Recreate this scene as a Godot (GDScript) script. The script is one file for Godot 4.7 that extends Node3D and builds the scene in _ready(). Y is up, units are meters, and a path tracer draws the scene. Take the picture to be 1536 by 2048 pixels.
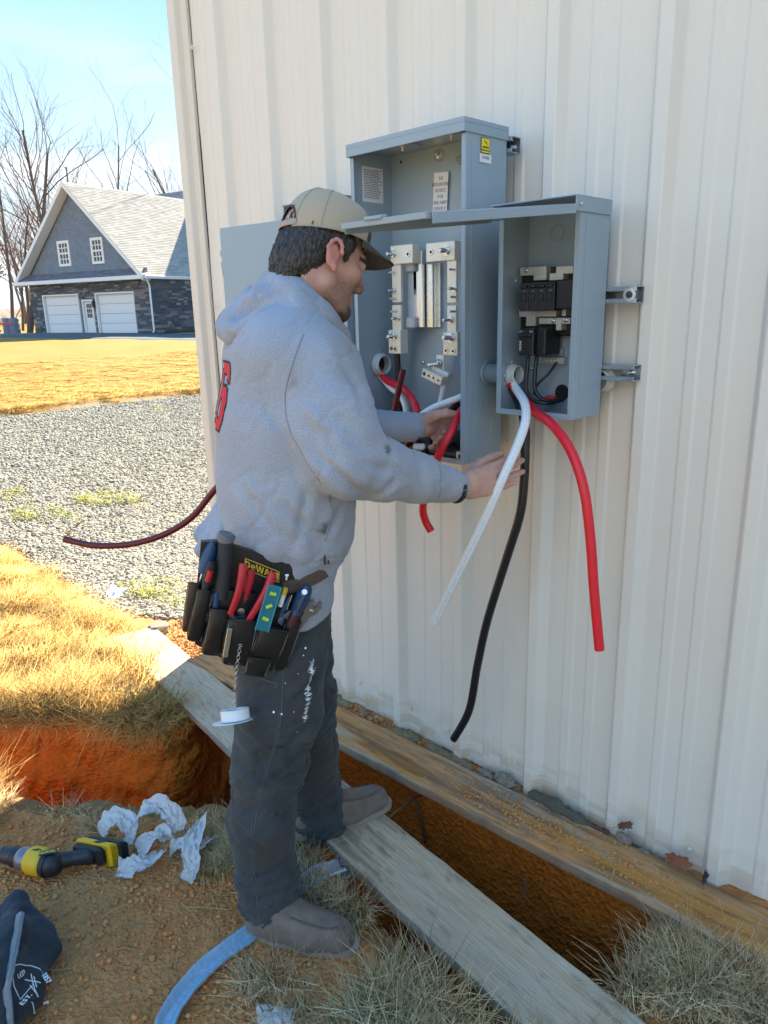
extends Node3D
# An electrician wiring service panels on a metal building: world x runs along the wall, y up, z out of the wall; metres.

var rng := RandomNumberGenerator.new()
var mats := {}
var texs := {}
var frames := {}          # global transform of every object that has children
var used := {}
var nz := FastNoiseLite.new()
var nr := FastNoiseLite.new()

# ---------------------------------------------------------------- mesh builder
class MB:
	var v := PackedVector3Array()
	var n := PackedVector3Array()
	var c := PackedColorArray()
	var uv := PackedVector2Array()
	var col := Color.WHITE

	func tri(a: Vector3, b: Vector3, d: Vector3, na: Vector3, nb: Vector3, nd: Vector3) -> void:
		var g := (b - a).cross(d - a)
		if g.dot(na + nb + nd) > 0.0:
			v.append(a); v.append(d); v.append(b)
			n.append(na); n.append(nd); n.append(nb)
		else:
			v.append(a); v.append(b); v.append(d)
			n.append(na); n.append(nb); n.append(nd)
		c.append(col); c.append(col); c.append(col)

	func face(pts: Array, nn: Vector3) -> void:
		for i in range(1, pts.size() - 1):
			tri(pts[0], pts[i], pts[i + 1], nn, nn, nn)

	func quad(a: Vector3, b: Vector3, d: Vector3, e: Vector3) -> void:   # normal from the corner order (counter-clockwise seen from outside)
		var nn := (b - a).cross(d - a).normalized()
		if nn == Vector3.ZERO:
			nn = (d - a).cross(e - a).normalized()
		tri(a, b, d, nn, nn, nn)
		tri(a, d, e, nn, nn, nn)

	func box(ce: Vector3, size: Vector3, bs := Basis(), bev := 0.0) -> void:
		var h := size * 0.5
		var b := minf(bev, minf(h.x, minf(h.y, h.z)) * 0.9)
		var ax := [bs.x, bs.y, bs.z]
		for k in 3:
			for s in [-1.0, 1.0]:
				var nn: Vector3 = ax[k] * s
				var u: Vector3 = ax[(k + 1) % 3]
				var w: Vector3 = ax[(k + 2) % 3]
				var hu: float = h[(k + 1) % 3] - b
				var hw: float = h[(k + 2) % 3] - b
				var o: Vector3 = ce + nn * h[k]
				face([o - u * hu - w * hw, o + u * hu - w * hw, o + u * hu + w * hw, o - u * hu + w * hw], nn)
		if b <= 0.0:
			return
		for k in 3:
			var i := (k + 1) % 3
			var j := (k + 2) % 3
			for s in [-1.0, 1.0]:
				for t in [-1.0, 1.0]:
					var u: Vector3 = ax[k] * (h[k] - b)
					var p: Vector3 = ce + ax[i] * (s * h[i]) + ax[j] * (t * (h[j] - b))
					var q: Vector3 = ce + ax[i] * (s * (h[i] - b)) + ax[j] * (t * h[j])
					face([p - u, p + u, q + u, q - u], (ax[i] * s + ax[j] * t).normalized())
		for sx in [-1.0, 1.0]:
			for sy in [-1.0, 1.0]:
				for sz in [-1.0, 1.0]:
					var X: Vector3 = ax[0] * sx
					var Y: Vector3 = ax[1] * sy
					var Z: Vector3 = ax[2] * sz
					face([ce + X * h.x + Y * (h.y - b) + Z * (h.z - b), ce + X * (h.x - b) + Y * h.y + Z * (h.z - b), ce + X * (h.x - b) + Y * (h.y - b) + Z * h.z], (X + Y + Z).normalized())

	func span(p: Vector3, q: Vector3, bev := 0.0) -> void:   # axis-aligned box between two corners
		box((p + q) * 0.5, (p - q).abs(), Basis(), bev)

	func tube(pts: Array, rad, seg := 10, caps := true, flat := 1.0, out := Vector3.ZERO) -> void:   # out: the direction along which the section is flattened
		var m := pts.size()
		var rows := []
		var nrm := []
		var side := Vector3.ZERO
		for i in m:
			var t: Vector3 = (pts[mini(i + 1, m - 1)] - pts[maxi(i - 1, 0)]).normalized()
			if out != Vector3.ZERO:
				side = out
			elif side == Vector3.ZERO:
				side = Vector3.UP if absf(t.y) < 0.9 else Vector3.RIGHT
			side = (side - t * side.dot(t)).normalized()
			var w := t.cross(side)
			var rr: float = rad[i] if rad is Array or rad is PackedFloat32Array else rad
			var row := []
			var rn := []
			for k in seg:
				var a := TAU * k / seg
				row.append(pts[i] + side * (cos(a) * rr * flat) + w * (sin(a) * rr))
				rn.append((side * (cos(a) / flat) + w * sin(a)).normalized())
			rows.append(row)
			nrm.append(rn)
		for i in m - 1:
			for k in seg:
				var k2 := (k + 1) % seg
				tri(rows[i][k], rows[i][k2], rows[i + 1][k2], nrm[i][k], nrm[i][k2], nrm[i + 1][k2])
				tri(rows[i][k], rows[i + 1][k2], rows[i + 1][k], nrm[i][k], nrm[i + 1][k2], nrm[i + 1][k])
		if caps:
			face(rows[0], (pts[0] - pts[1]).normalized())
			face(rows[m - 1], (pts[m - 1] - pts[m - 2]).normalized())

	func lathe(prof: Array, xf: Transform3D, seg := 20, smooth := false) -> void:   # prof: Vector2(radius, height) along local y
		for i in prof.size() - 1:
			var p: Vector2 = prof[i]
			var q: Vector2 = prof[i + 1]
			var d := (q - p).normalized()
			var nn := Vector2(d.y, -d.x)
			for k in seg:
				var a := TAU * k / seg
				var b := TAU * (k + 1) / seg
				var ca := Vector3(cos(a), 0, sin(a))
				var cb := Vector3(cos(b), 0, sin(b))
				var na := (xf.basis * (ca * nn.x + Vector3.UP * nn.y)).normalized()
				var nb := (xf.basis * (cb * nn.x + Vector3.UP * nn.y)).normalized()
				var A := xf * (ca * p.x + Vector3.UP * p.y)
				var B := xf * (cb * p.x + Vector3.UP * p.y)
				var E := xf * (cb * q.x + Vector3.UP * q.y)
				var F := xf * (ca * q.x + Vector3.UP * q.y)
				if p.x > 1e-6:
					tri(A, B, E, na, nb, nb)
				if q.x > 1e-6:
					tri(A, E, F, na, nb, na)

	func prism(poly: PackedVector2Array, xf: Transform3D, z0: float, z1: float, bev := 0.0) -> void:   # polygon in local xy, from z0 to z1
		var idx := Geometry2D.triangulate_polygon(poly)
		var inner := poly
		if bev > 0.0:
			var off := Geometry2D.offset_polygon(poly, -bev)
			if off.size() == 1 and off[0].size() == poly.size():
				inner = off[0]
				var best := 0
				for k in inner.size():
					if inner[k].distance_to(poly[0]) < inner[best].distance_to(poly[0]):
						best = k
				var turned := PackedVector2Array()
				for k in inner.size():
					turned.append(inner[(best + k) % inner.size()])
				inner = turned
			else:
				bev = 0.0
		var nz := xf.basis.z.normalized()
		for i in range(0, idx.size(), 3):
			var a := inner[idx[i]]
			var b := inner[idx[i + 1]]
			var d := inner[idx[i + 2]]
			tri(xf * Vector3(a.x, a.y, z1), xf * Vector3(b.x, b.y, z1), xf * Vector3(d.x, d.y, z1), nz, nz, nz)
			a = poly[idx[i]]
			b = poly[idx[i + 1]]
			d = poly[idx[i + 2]]
			tri(xf * Vector3(a.x, a.y, z0), xf * Vector3(b.x, b.y, z0), xf * Vector3(d.x, d.y, z0), -nz, -nz, -nz)
		var sgn := -1.0 if Geometry2D.is_polygon_clockwise(poly) else 1.0
		for i in poly.size():
			var a := poly[i]
			var b := poly[(i + 1) % poly.size()]
			var e := (b - a).normalized()
			var nn := (xf.basis * Vector3(e.y * sgn, -e.x * sgn, 0)).normalized()
			face([xf * Vector3(a.x, a.y, z0), xf * Vector3(b.x, b.y, z0), xf * Vector3(b.x, b.y, z1 - bev), xf * Vector3(a.x, a.y, z1 - bev)], nn)
			if bev > 0.0:
				var ia := inner[i]
				var ib := inner[(i + 1) % poly.size()]
				face([xf * Vector3(a.x, a.y, z1 - bev), xf * Vector3(b.x, b.y, z1 - bev), xf * Vector3(ib.x, ib.y, z1), xf * Vector3(ia.x, ia.y, z1)], (nn + nz).normalized())

	func grid(rows: Array, closed := false) -> void:   # smooth sheet through rows of points
		var m := rows.size()
		var w: int = rows[0].size()
		var ns := []
		for i in m:
			var r := []
			for k in w:
				var k0 := (k - 1 + w) % w if closed else maxi(k - 1, 0)
				var k1 := (k + 1) % w if closed else mini(k + 1, w - 1)
				var du: Vector3 = rows[i][k1] - rows[i][k0]
				var dv: Vector3 = rows[mini(i + 1, m - 1)][k] - rows[maxi(i - 1, 0)][k]
				r.append(du.cross(dv).normalized())
			ns.append(r)
		for i in m - 1:
			for k in (w if closed else w - 1):
				var k2 := (k + 1) % w
				tri(rows[i][k], rows[i][k2], rows[i + 1][k2], ns[i][k], ns[i][k2], ns[i + 1][k2])
				tri(rows[i][k], rows[i + 1][k2], rows[i + 1][k], ns[i][k], ns[i + 1][k2], ns[i + 1][k])

	func orient(f) -> void:   # turn every triangle to the side that f(centre) points to
		for i in range(0, v.size(), 3):
			var o: Vector3 = f.call((v[i] + v[i + 1] + v[i + 2]) / 3.0)
			if (n[i] + n[i + 1] + n[i + 2]).dot(o) < 0.0:
				n[i] = -n[i]
				n[i + 1] = -n[i + 1]
				n[i + 2] = -n[i + 2]
			if (v[i + 1] - v[i]).cross(v[i + 2] - v[i]).dot(n[i] + n[i + 1] + n[i + 2]) > 0.0:
				var q := v[i + 1]
				v[i + 1] = v[i + 2]
				v[i + 2] = q
				q = n[i + 1]
				n[i + 1] = n[i + 2]
				n[i + 2] = q
				var k := c[i + 1]
				c[i + 1] = c[i + 2]
				c[i + 2] = k

	func egg_dot(p: Vector3, nn: Vector3, r: float) -> void:
		var x := nn.cross(Vector3.FORWARD if absf(nn.z) < 0.9 else Vector3.UP).normalized()
		lathe([Vector2(r, 0.0), Vector2(r * 0.7, r * 0.3), Vector2(0.0, r * 0.4)], Transform3D(Basis(x, nn, x.cross(nn)), p), 9)

	func mesh() -> ArrayMesh:
		var a := []
		a.resize(Mesh.ARRAY_MAX)
		a[Mesh.ARRAY_VERTEX] = v
		a[Mesh.ARRAY_NORMAL] = n
		a[Mesh.ARRAY_COLOR] = c
		if uv.size() == v.size() and uv.size() > 0:
			a[Mesh.ARRAY_TEX_UV] = uv
		var m := ArrayMesh.new()
		m.add_surface_from_arrays(Mesh.PRIMITIVE_TRIANGLES, a)
		return m

# ---------------------------------------------------------------- signed distance bodies, meshed as surface nets
class SDF:
	var P := []            # [a, b, ra, rb, k, kind, basis, radii]
	var floor_y := -1e9
	var shift = null       # the relief that run() added
	var cut := []          # half spaces [point, outward normal]
	var box := AABB()
	var V := PackedVector3Array()
	var N := PackedVector3Array()
	var C := PackedColorArray()
	var I := PackedInt32Array()

	func cone(a: Vector3, b: Vector3, ra: float, rb: float, k := 0.02) -> void:
		P.append([a, b, ra, rb, k, 0])

	func chain(pts: Array, rad: Array, k := 0.02) -> void:
		for i in pts.size() - 1:
			cone(pts[i], pts[i + 1], rad[i], rad[i + 1], k)

	func egg(ce: Vector3, radii: Vector3, bs := Basis(), k := 0.02, sub := false) -> void:
		P.append([ce, ce, maxf(radii.x, maxf(radii.y, radii.z)), 0.0, k, 2 if sub else 1, bs.inverse(), radii])

	func one(q: Array, p: Vector3) -> float:
		if q[5] == 0 or q[5] == 3:
			var a: Vector3 = q[0]
			var ba: Vector3 = q[1] - a
			var pa := p - a
			var h := clampf(pa.dot(ba) / maxf(ba.length_squared(), 1e-9), 0.0, 1.0)
			var ra: float = q[2]
			return (pa - ba * h).length() - ra - (q[3] - ra) * h
		var l: Vector3 = q[6] * (p - q[0])
		var s: Vector3 = l / q[7]
		var k0 := s.length()
		var k1: float = (s / q[7]).length()
		return k0 * (k0 - 1.0) / maxf(k1, 1e-6)

	func dist(p: Vector3, list: Array) -> float:
		var d := 1.0
		for q in list:
			var e := one(q, p)
			var k: float = q[4]
			if q[5] >= 2:
				e = -e
				var h2 := maxf(k - absf(d - e), 0.0) / k
				d = maxf(d, e) + h2 * h2 * k * 0.25
			else:
				var h := maxf(k - absf(d - e), 0.0) / k
				d = minf(d, e) - h * h * k * 0.25
		d = maxf(d, floor_y - p.y)
		for q in cut:
			d = maxf(d, (p - q[0]).dot(q[1]))
		return d

	func at(p: Vector3) -> float:
		return dist(p, P)

	func push(p: Vector3, dir: Vector3) -> Vector3:   # walk from p along dir to the surface
		for i in 40:
			var d := at(p)
			if absf(d) < 0.0005:
				break
			p += dir * d * 0.9
		if shift != null:
			var nn := normal(p)
			p += nn * shift.call(p, nn)
		return p

	func normal(p: Vector3) -> Vector3:
		var e := 0.003
		return Vector3(at(p + Vector3(e, 0, 0)) - at(p - Vector3(e, 0, 0)), at(p + Vector3(0, e, 0)) - at(p - Vector3(0, e, 0)), at(p + Vector3(0, 0, e)) - at(p - Vector3(0, 0, e))).normalized()

	func run(cell: float, disp = null, tint = null) -> void:
		shift = disp
		var lo := Vector3.ONE * 1e9
		var hi := -lo
		for q in P:
			if q[5] >= 2:
				continue
			var r := maxf(q[2], q[3]) + 0.01
			lo = lo.min((q[0] as Vector3).min(q[1]) - Vector3.ONE * r)
			hi = hi.max((q[0] as Vector3).max(q[1]) + Vector3.ONE * r)
		lo -= Vector3.ONE * cell * 2.0
		var B := 4
		var nb := ((hi - lo) / (cell * B)).ceil() + Vector3.ONE
		var bx := int(nb.x)
		var by := int(nb.y)
		var bz := int(nb.z)
		var gx := bx * B
		var gy := by * B
		var gz := bz * B
		var val := PackedFloat32Array()
		val.resize(gx * gy * gz)
		val.fill(1.0)
		var half := cell * B * 0.87
		var act := []
		for z in bz:
			for y in by:
				for x in bx:
					var ce := lo + Vector3(x + 0.5, y + 0.5, z + 0.5) * (cell * B) - Vector3.ONE * cell * 0.5
					var list := []
					var near := 1.0
					for q in P:
						var d := one(q, ce)
						if q[5] == 1:
							d *= 0.8
						if d < half * 1.3 + q[4] + cell * 2.0:
							list.append(q)
							if q[5] < 2:
								near = minf(near, d)
					if list.is_empty() or near > half * 1.3 + 0.02 + cell * 2.0:
						continue
					if near < -half * 2.2 - cell * 2.0 and list.all(func(q): return q[5] < 2) and cut.is_empty() and floor_y < -100.0:
						for c in B * B * B:
							val[(x * B + c % B) + gx * ((y * B + (c / B) % B) + gy * (z * B + c / (B * B)))] = -1.0
						continue
					act.append(Vector3i(x, y, z))
					for c in B * B * B:
						var i := x * B + c % B
						var j := y * B + (c / B) % B
						var l := z * B + c / (B * B)
						val[i + gx * (j + gy * l)] = dist(lo + Vector3(i, j, l) * cell, list)
		var id := PackedInt32Array()
		id.resize(val.size())
		id.fill(-1)
		var first := V.size()
		var off := [0, 1, gx, gx + 1, gx * gy, gx * gy + 1, gx * gy + gx, gx * gy + gx + 1]
		var edges := [[0, 1], [2, 3], [4, 5], [6, 7], [0, 2], [1, 3], [4, 6], [5, 7], [0, 4], [1, 5], [2, 6], [3, 7]]
		var cells := []
		for b in act:
			for c in B * B * B:
				var i: int = b.x * B + c % B
				var j: int = b.y * B + (c / B) % B
				var l: int = b.z * B + c / (B * B)
				if i >= gx - 1 or j >= gy - 1 or l >= gz - 1:
					continue
				var o := i + gx * (j + gy * l)
				var neg := 0
				for k in 8:
					if val[o + off[k]] < 0.0:
						neg += 1
				if neg == 0 or neg == 8:
					continue
				var s := Vector3.ZERO
				var cnt := 0
				for e in edges:
					var fa := val[o + off[e[0]]]
					var fb := val[o + off[e[1]]]
					if (fa < 0.0) != (fb < 0.0):
						var t := fa / (fa - fb)
						var pa := Vector3(e[0] & 1, (e[0] >> 1) & 1, e[0] >> 2)
						var pb := Vector3(e[1] & 1, (e[1] >> 1) & 1, e[1] >> 2)
						s += pa.lerp(pb, t)
						cnt += 1
				id[o] = V.size()
				V.append(lo + (Vector3(i, j, l) + s / cnt) * cell)
				cells.append(o)
		var st := [1, gx, gx * gy]
		var i0 := I.size()
		for o in cells:
			var a := val[o] < 0.0
			for d in 3:
				if a == (val[o + st[d]] < 0.0):
					continue
				var u: int = st[(d + 1) % 3]
				var w: int = st[(d + 2) % 3]
				if o - u - w < 0:
					continue
				var q0 := id[o - u - w]
				var q1 := id[o - w]
				var q2 := id[o]
				var q3 := id[o - u]
				if q0 < 0 or q1 < 0 or q2 < 0 or q3 < 0:
					continue
				if a:
					I.append_array([q0, q2, q1, q0, q3, q2])
				else:
					I.append_array([q0, q1, q2, q0, q2, q3])
		N.resize(V.size())
		C.resize(V.size())
		norms(first, i0)
		for i in range(first, V.size()):
			if disp != null:
				V[i] += N[i] * disp.call(V[i], N[i])
		if disp != null:
			norms(first, i0)
		for i in range(first, V.size()):
			C[i] = tint.call(V[i], N[i]) if tint != null else Color.WHITE

	func norms(first: int, i0: int) -> void:
		for i in range(first, V.size()):
			N[i] = Vector3.ZERO
		for t in range(i0, I.size(), 3):
			var g := -(V[I[t + 1]] - V[I[t]]).cross(V[I[t + 2]] - V[I[t]])
			N[I[t]] += g
			N[I[t + 1]] += g
			N[I[t + 2]] += g
		for i in range(first, V.size()):
			N[i] = N[i].normalized()

	func mesh() -> ArrayMesh:
		var a := []
		a.resize(Mesh.ARRAY_MAX)
		a[Mesh.ARRAY_VERTEX] = V
		a[Mesh.ARRAY_NORMAL] = N
		a[Mesh.ARRAY_COLOR] = C
		a[Mesh.ARRAY_INDEX] = I
		var m := ArrayMesh.new()
		m.add_surface_from_arrays(Mesh.PRIMITIVE_TRIANGLES, a)
		return m

# ---------------------------------------------------------------- naming, parenting
func numbered(called: String) -> String:
	used[called] = used.get(called, 0) + 1
	return called if used[called] == 1 else "%s_%03d" % [called, used[called] - 1]

func tag(o: Node, label: String, category: String, group := "") -> void:
	o.set_meta("label", label)
	o.set_meta("category", category)
	if group:
		o.set_meta("group", group)

func thing(called: String, label: String, category: String, at := Vector3.ZERO, bs := Basis(), group := "") -> Node3D:
	var o := Node3D.new()
	o.name = numbered(called)
	o.transform = Transform3D(bs, at)
	add_child(o, true)
	frames[o] = o.transform
	tag(o, label, category, group)
	return o

func part(called: String, shape, m: Material, parent: Node3D, world := true) -> MeshInstance3D:   # shapes are built in the scene's axes unless world is false
	var o := MeshInstance3D.new()
	o.name = called
	o.mesh = shape.mesh() if not shape is Mesh else shape
	o.material_override = m
	var f: Transform3D = frames.get(parent, Transform3D())
	o.transform = f.affine_inverse() if world else Transform3D()
	parent.add_child(o, true)
	frames[o] = f * o.transform
	return o

func single(called: String, shape, m: Material, label: String, category: String, group := "") -> MeshInstance3D:
	var o := part(numbered(called), shape, m, self)
	tag(o, label, category, group)
	return o

func setting(called: String, shape, m: Material) -> MeshInstance3D:
	var o := part(called, shape, m, self)
	o.set_meta("kind", "structure")
	return o

func scatter(called: String, shape: Mesh, m: Material, xfs: Array, cols: Array, parent: Node3D = null) -> MultiMeshInstance3D:
	var mm := MultiMesh.new()
	mm.transform_format = MultiMesh.TRANSFORM_3D
	mm.use_colors = true
	mm.mesh = shape
	mm.instance_count = xfs.size()
	for i in xfs.size():
		mm.set_instance_transform(i, xfs[i])
		mm.set_instance_color(i, cols[i])
	var o := MultiMeshInstance3D.new()
	o.name = called
	o.multimesh = mm
	o.material_override = m
	o.set_meta("kind", "stuff")
	var p: Node3D = parent if parent else self
	o.transform = frames.get(p, Transform3D()).affine_inverse()
	p.add_child(o, true)
	return o

# ---------------------------------------------------------------- materials
func noise_tex(key: String, kind: int, freq: float, octaves: int, lo: float, hi: float, size := 512) -> NoiseTexture2D:
	if texs.has(key):
		return texs[key]
	var f := FastNoiseLite.new()
	f.seed = key.hash() % 1000
	f.noise_type = kind
	f.frequency = freq
	f.fractal_octaves = octaves
	f.fractal_type = FastNoiseLite.FRACTAL_FBM if octaves > 1 else FastNoiseLite.FRACTAL_NONE
	var t := NoiseTexture2D.new()
	t.width = size
	t.height = size
	t.seamless = true
	t.noise = f
	var g := Gradient.new()
	g.set_color(0, Color(lo, lo, lo))
	g.set_color(1, Color(hi, hi, hi))
	t.color_ramp = g
	texs[key] = t
	return t

func mat(key: String, lin: Color, rough := 0.7, metal := 0.0, o := {}) -> StandardMaterial3D:
	if mats.has(key):
		return mats[key]
	var m := StandardMaterial3D.new()
	m.resource_name = key
	m.albedo_color = Color(lin.r, lin.g, lin.b).linear_to_srgb()
	m.roughness = rough
	m.metallic = metal
	m.metallic_specular = o.get("spec", 0.5)
	m.vertex_color_use_as_albedo = o.get("vc", false)
	m.cull_mode = BaseMaterial3D.CULL_DISABLED if o.get("two", false) else BaseMaterial3D.CULL_BACK
	if o.has("tex"):
		m.albedo_texture = o.tex
	if o.has("bump"):
		m.heightmap_enabled = true
		m.heightmap_texture = o.bump
		m.heightmap_scale = o.get("cm", 0.2)
	if o.has("rtex"):
		m.roughness_texture = o.rtex
	if o.has("tex") or o.has("bump") or o.has("rtex"):
		if not o.get("uv", false):
			m.uv1_triplanar = true
			m.uv1_world_triplanar = o.get("world", false)
		var s = o.get("scale", 1.0)
		m.uv1_scale = s if s is Vector3 else Vector3.ONE * s
	if o.has("coat"):
		m.clearcoat_enabled = true
		m.clearcoat = o.coat
		m.clearcoat_roughness = 0.2
	if o.has("back"):
		m.backlight_enabled = true
		m.backlight = o.back
	if o.has("sss"):
		m.subsurf_scatter_enabled = true
		m.subsurf_scatter_strength = o.sss
	if o.has("rim"):
		m.rim_enabled = true
		m.rim = o.rim
	mats[key] = m
	return m

func curve(pts: Array, per := 8) -> Array:   # Catmull-Rom through the points
	var out := []
	for i in pts.size() - 1:
		var a: Vector3 = pts[maxi(i - 1, 0)]
		var b: Vector3 = pts[i]
		var d: Vector3 = pts[i + 1]
		var e: Vector3 = pts[mini(i + 2, pts.size() - 1)]
		for k in per:
			out.append(b.cubic_interpolate(d, a, e, float(k) / per))
	out.append(pts[-1])
	return out

func look(fwd: Vector3, up := Vector3.UP) -> Basis:   # z along fwd
	var z := fwd.normalized()
	var x := up.cross(z).normalized()
	return Basis(x, z.cross(x), z)

func along(dir: Vector3) -> Basis:   # y along dir
	var y := dir.normalized()
	var x := y.cross(Vector3.FORWARD if absf(y.z) < 0.9 else Vector3.UP).normalized()
	return Basis(x, y, x.cross(y))

func lettering(text: String, size: float, xf: Transform3D, m: Material, parent: Node3D, bold := true, called := "lettering", thick := 0.0006) -> MeshInstance3D:
	var f := SystemFont.new()
	f.font_names = PackedStringArray(["Droid Sans"])
	f.font_weight = 700 if bold else 400
	var t := TextMesh.new()
	t.font = f
	t.text = text
	t.font_size = 32
	t.pixel_size = size / 24.0
	t.depth = thick
	t.curve_step = 2.0
	var o := MeshInstance3D.new()
	o.name = called
	o.mesh = t
	o.material_override = m
	o.transform = frames.get(parent, Transform3D()).affine_inverse() * xf
	parent.add_child(o, true)
	return o

# ---------------------------------------------------------------- the scene
var STEEL: StandardMaterial3D
var ZINC: StandardMaterial3D
var BRASSY: StandardMaterial3D
var BLACKP: StandardMaterial3D
var LABEL: StandardMaterial3D
var INK: StandardMaterial3D
var pit := PackedVector2Array()      # outline of the trench in plan (x, z)

func _ready() -> void:
	rng.seed = 7
	nz.seed = 3
	nz.frequency = 1.0
	nz.fractal_octaves = 3
	nr.seed = 9
	nr.frequency = 1.0
	nr.noise_type = FastNoiseLite.TYPE_CELLULAR
	nr.fractal_type = FastNoiseLite.FRACTAL_NONE
	view_and_light()
	pit_outline()
	terrain()
	metal_building()
	house()
	trees()
	grasses()
	trench_walls()
	planks()
	meter_cabinet()
	breaker_box()
	side_box()
	struts_and_conduits()
	cables()
	electrician()
	tool_rig()
	ground_things()

func view_and_light() -> void:
	var cam := Camera3D.new()
	cam.name = "camera"
	var fw := Vector3(-0.6828, -0.2657, -0.6806)
	var up := Vector3(-0.1713, 0.9638, -0.2044)
	var rt := fw.cross(up).normalized()
	cam.transform = Transform3D(Basis(rt, rt.cross(fw).normalized(), -fw.normalized()), Vector3(0, 1.6, 1.875))
	cam.fov = 69.36
	cam.near = 0.05
	cam.far = 900.0
	add_child(cam)
	cam.current = true
	var env := Environment.new()
	env.background_mode = Environment.BG_SKY
	env.tonemap_mode = Environment.TONE_MAPPER_LINEAR
	env.tonemap_exposure = EXPO
	env.sdfgi_enabled = true
	env.ssao_enabled = true
	env.ssil_enabled = true
	env.fog_enabled = true
	env.fog_density = 0.00012
	env.fog_light_color = Color(0.86, 0.91, 0.96)
	var sky := Sky.new()
	var pm := PanoramaSkyMaterial.new()
	pm.panorama = sky_picture()
	sky.sky_material = pm
	env.sky = sky
	var we := WorldEnvironment.new()
	we.name = "surroundings"
	we.environment = env
	add_child(we)
	var sun := DirectionalLight3D.new()
	sun.name = "sun"
	sun.light_energy = 1.6
	sun.light_color = Color(1.0, 0.95, 0.85)
	sun.light_angular_distance = 0.5
	sun.shadow_enabled = true
	var el := deg_to_rad(31.5)
	var az := deg_to_rad(25.0)
	sun.basis = look(Vector3(-sin(az) * cos(el), sin(el), -cos(az) * cos(el)))
	add_child(sun)

const EXPO := 4.6

func sky_picture() -> ImageTexture:
	var w := 1024
	var h := 512
	var im := Image.create(w, h, false, Image.FORMAT_RGBF)
	var f := FastNoiseLite.new()
	f.seed = 21
	f.frequency = 1.0
	f.fractal_octaves = 5
	var sun := Vector3(-0.36, 0.515, -0.777).normalized()
	for y in h:
		var el := PI * (0.5 - (y + 0.5) / h)
		var e := maxf(el, 0.0)
		var t := pow(clampf(e / (PI * 0.5), 0.0, 1.0), 0.55)
		var base := Color(0.235, 0.30, 0.335).lerp(Color(0.036, 0.140, 0.300), smoothstep(0.18, 0.62, t)).lerp(Color(0.040, 0.140, 0.300), smoothstep(0.6, 1.0, t))
		for x in w:
			var a := TAU * ((x + 0.5) / w - 0.5)
			var d := Vector3(sin(a) * cos(el), sin(el), -cos(a) * cos(el))
			var g := maxf(d.dot(sun), 0.0)
			var c := base.lerp(Color(0.95, 0.95, 0.92), 0.5 * pow(g, 20.0))
			if e > 0.0 and e < 0.75:
				var q := f.get_noise_3d(d.x * 2.2 + d.z * 0.8, d.y * 11.0 + d.x * 1.5, d.z * 2.2)
				var k := smoothstep(0.02, 0.45, q) * smoothstep(0.34, 0.12, e) * smoothstep(0.0, 0.06, e)
				c = c.lerp(Color(0.36, 0.37, 0.38), 0.8 * k)
			if el < 0.0:
				c = Color(0.235, 0.30, 0.335).lerp(Color(0.16, 0.14, 0.10), smoothstep(0.0, 0.12, -el))
			im.set_pixel(x, y, c)
	return ImageTexture.create_from_image(im)

# ---------------------------------------------------------------- ground
func pit_outline() -> void:
	var raw := [Vector2(-0.62, 0.14), Vector2(-1.2, 0.125), Vector2(-1.9, 0.12), Vector2(-2.5, 0.14), Vector2(-2.64, 0.34), Vector2(-2.56, 0.60), Vector2(-3.1, 1.07), Vector2(-4.3, 2.1), Vector2(-3.9, 2.55), Vector2(-2.5, 1.31), Vector2(-2.1, 0.98), Vector2(-1.88, 0.78), Vector2(-1.5, 0.72), Vector2(-1.24, 0.77), Vector2(-0.98, 0.80), Vector2(-0.78, 0.78), Vector2(-0.66, 0.64), Vector2(-0.58, 0.40)]
	for i in raw.size():
		var a: Vector2 = raw[i]
		var b: Vector2 = raw[(i + 1) % raw.size()]
		var steps := maxi(1, int(a.distance_to(b) / 0.02))
		for k in steps:
			var p := a.lerp(b, float(k) / steps)
			var w := 0.035 if p.y > 0.2 else 0.008
			pit.append(p + Vector2(nz.get_noise_2d(p.x * 2.6, p.y * 2.6), nz.get_noise_2d(p.x * 2.6 + 40.0, p.y * 2.6)) * w)
	for it in 6:
		var s := PackedVector2Array()
		for i in pit.size():
			s.append((pit[(i + pit.size() - 1) % pit.size()] + pit[i] * 2.0 + pit[(i + 1) % pit.size()]) * 0.25)
		pit = s

func gravel_share(x: float, z: float) -> float:   # 1 on the gravel drive
	var w := nz.get_noise_2d(x * 0.9, z * 0.9) * 0.5
	var a := smoothstep(-2.95, -3.35, x + w * 0.35)
	var near_line := 0.17 + 0.10 * w - smoothstep(-3.9, -3.0, x) * 0.35
	var b := smoothstep(near_line + 0.10, near_line - 0.06, z)
	var c := smoothstep(-13.35, -12.9, x + nz.get_noise_2d(z * 0.7, 4.0) * 0.25)
	return a * b * c

func ground_height(x: float, z: float) -> float:
	var h := nz.get_noise_2d(x * 3.0, z * 3.0) * 0.012 + nz.get_noise_2d(x * 14.0, z * 14.0) * 0.006
	if x < -13.0:
		h += smoothstep(-13.25, -13.5, x + nz.get_noise_2d(z * 0.7, 4.0) * 0.25) * 0.09 + clampf((-13.3 - x) / 36.0, 0.0, 1.0) * 0.36
		h += nz.get_noise_2d(x * 0.35, z * 0.35) * 0.05 * smoothstep(-13.5, -16.0, x) * smoothstep(-48.0, -40.0, x)
	var m := smoothstep(0.2, 0.5, z) * smoothstep(-2.5, -3.0, x) * smoothstep(3.0, 1.4, z)
	h += 0.035 * m
	h += 0.03 * smoothstep(-0.75, -0.45, x) * smoothstep(0.7, 0.4, z)
	return h

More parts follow.
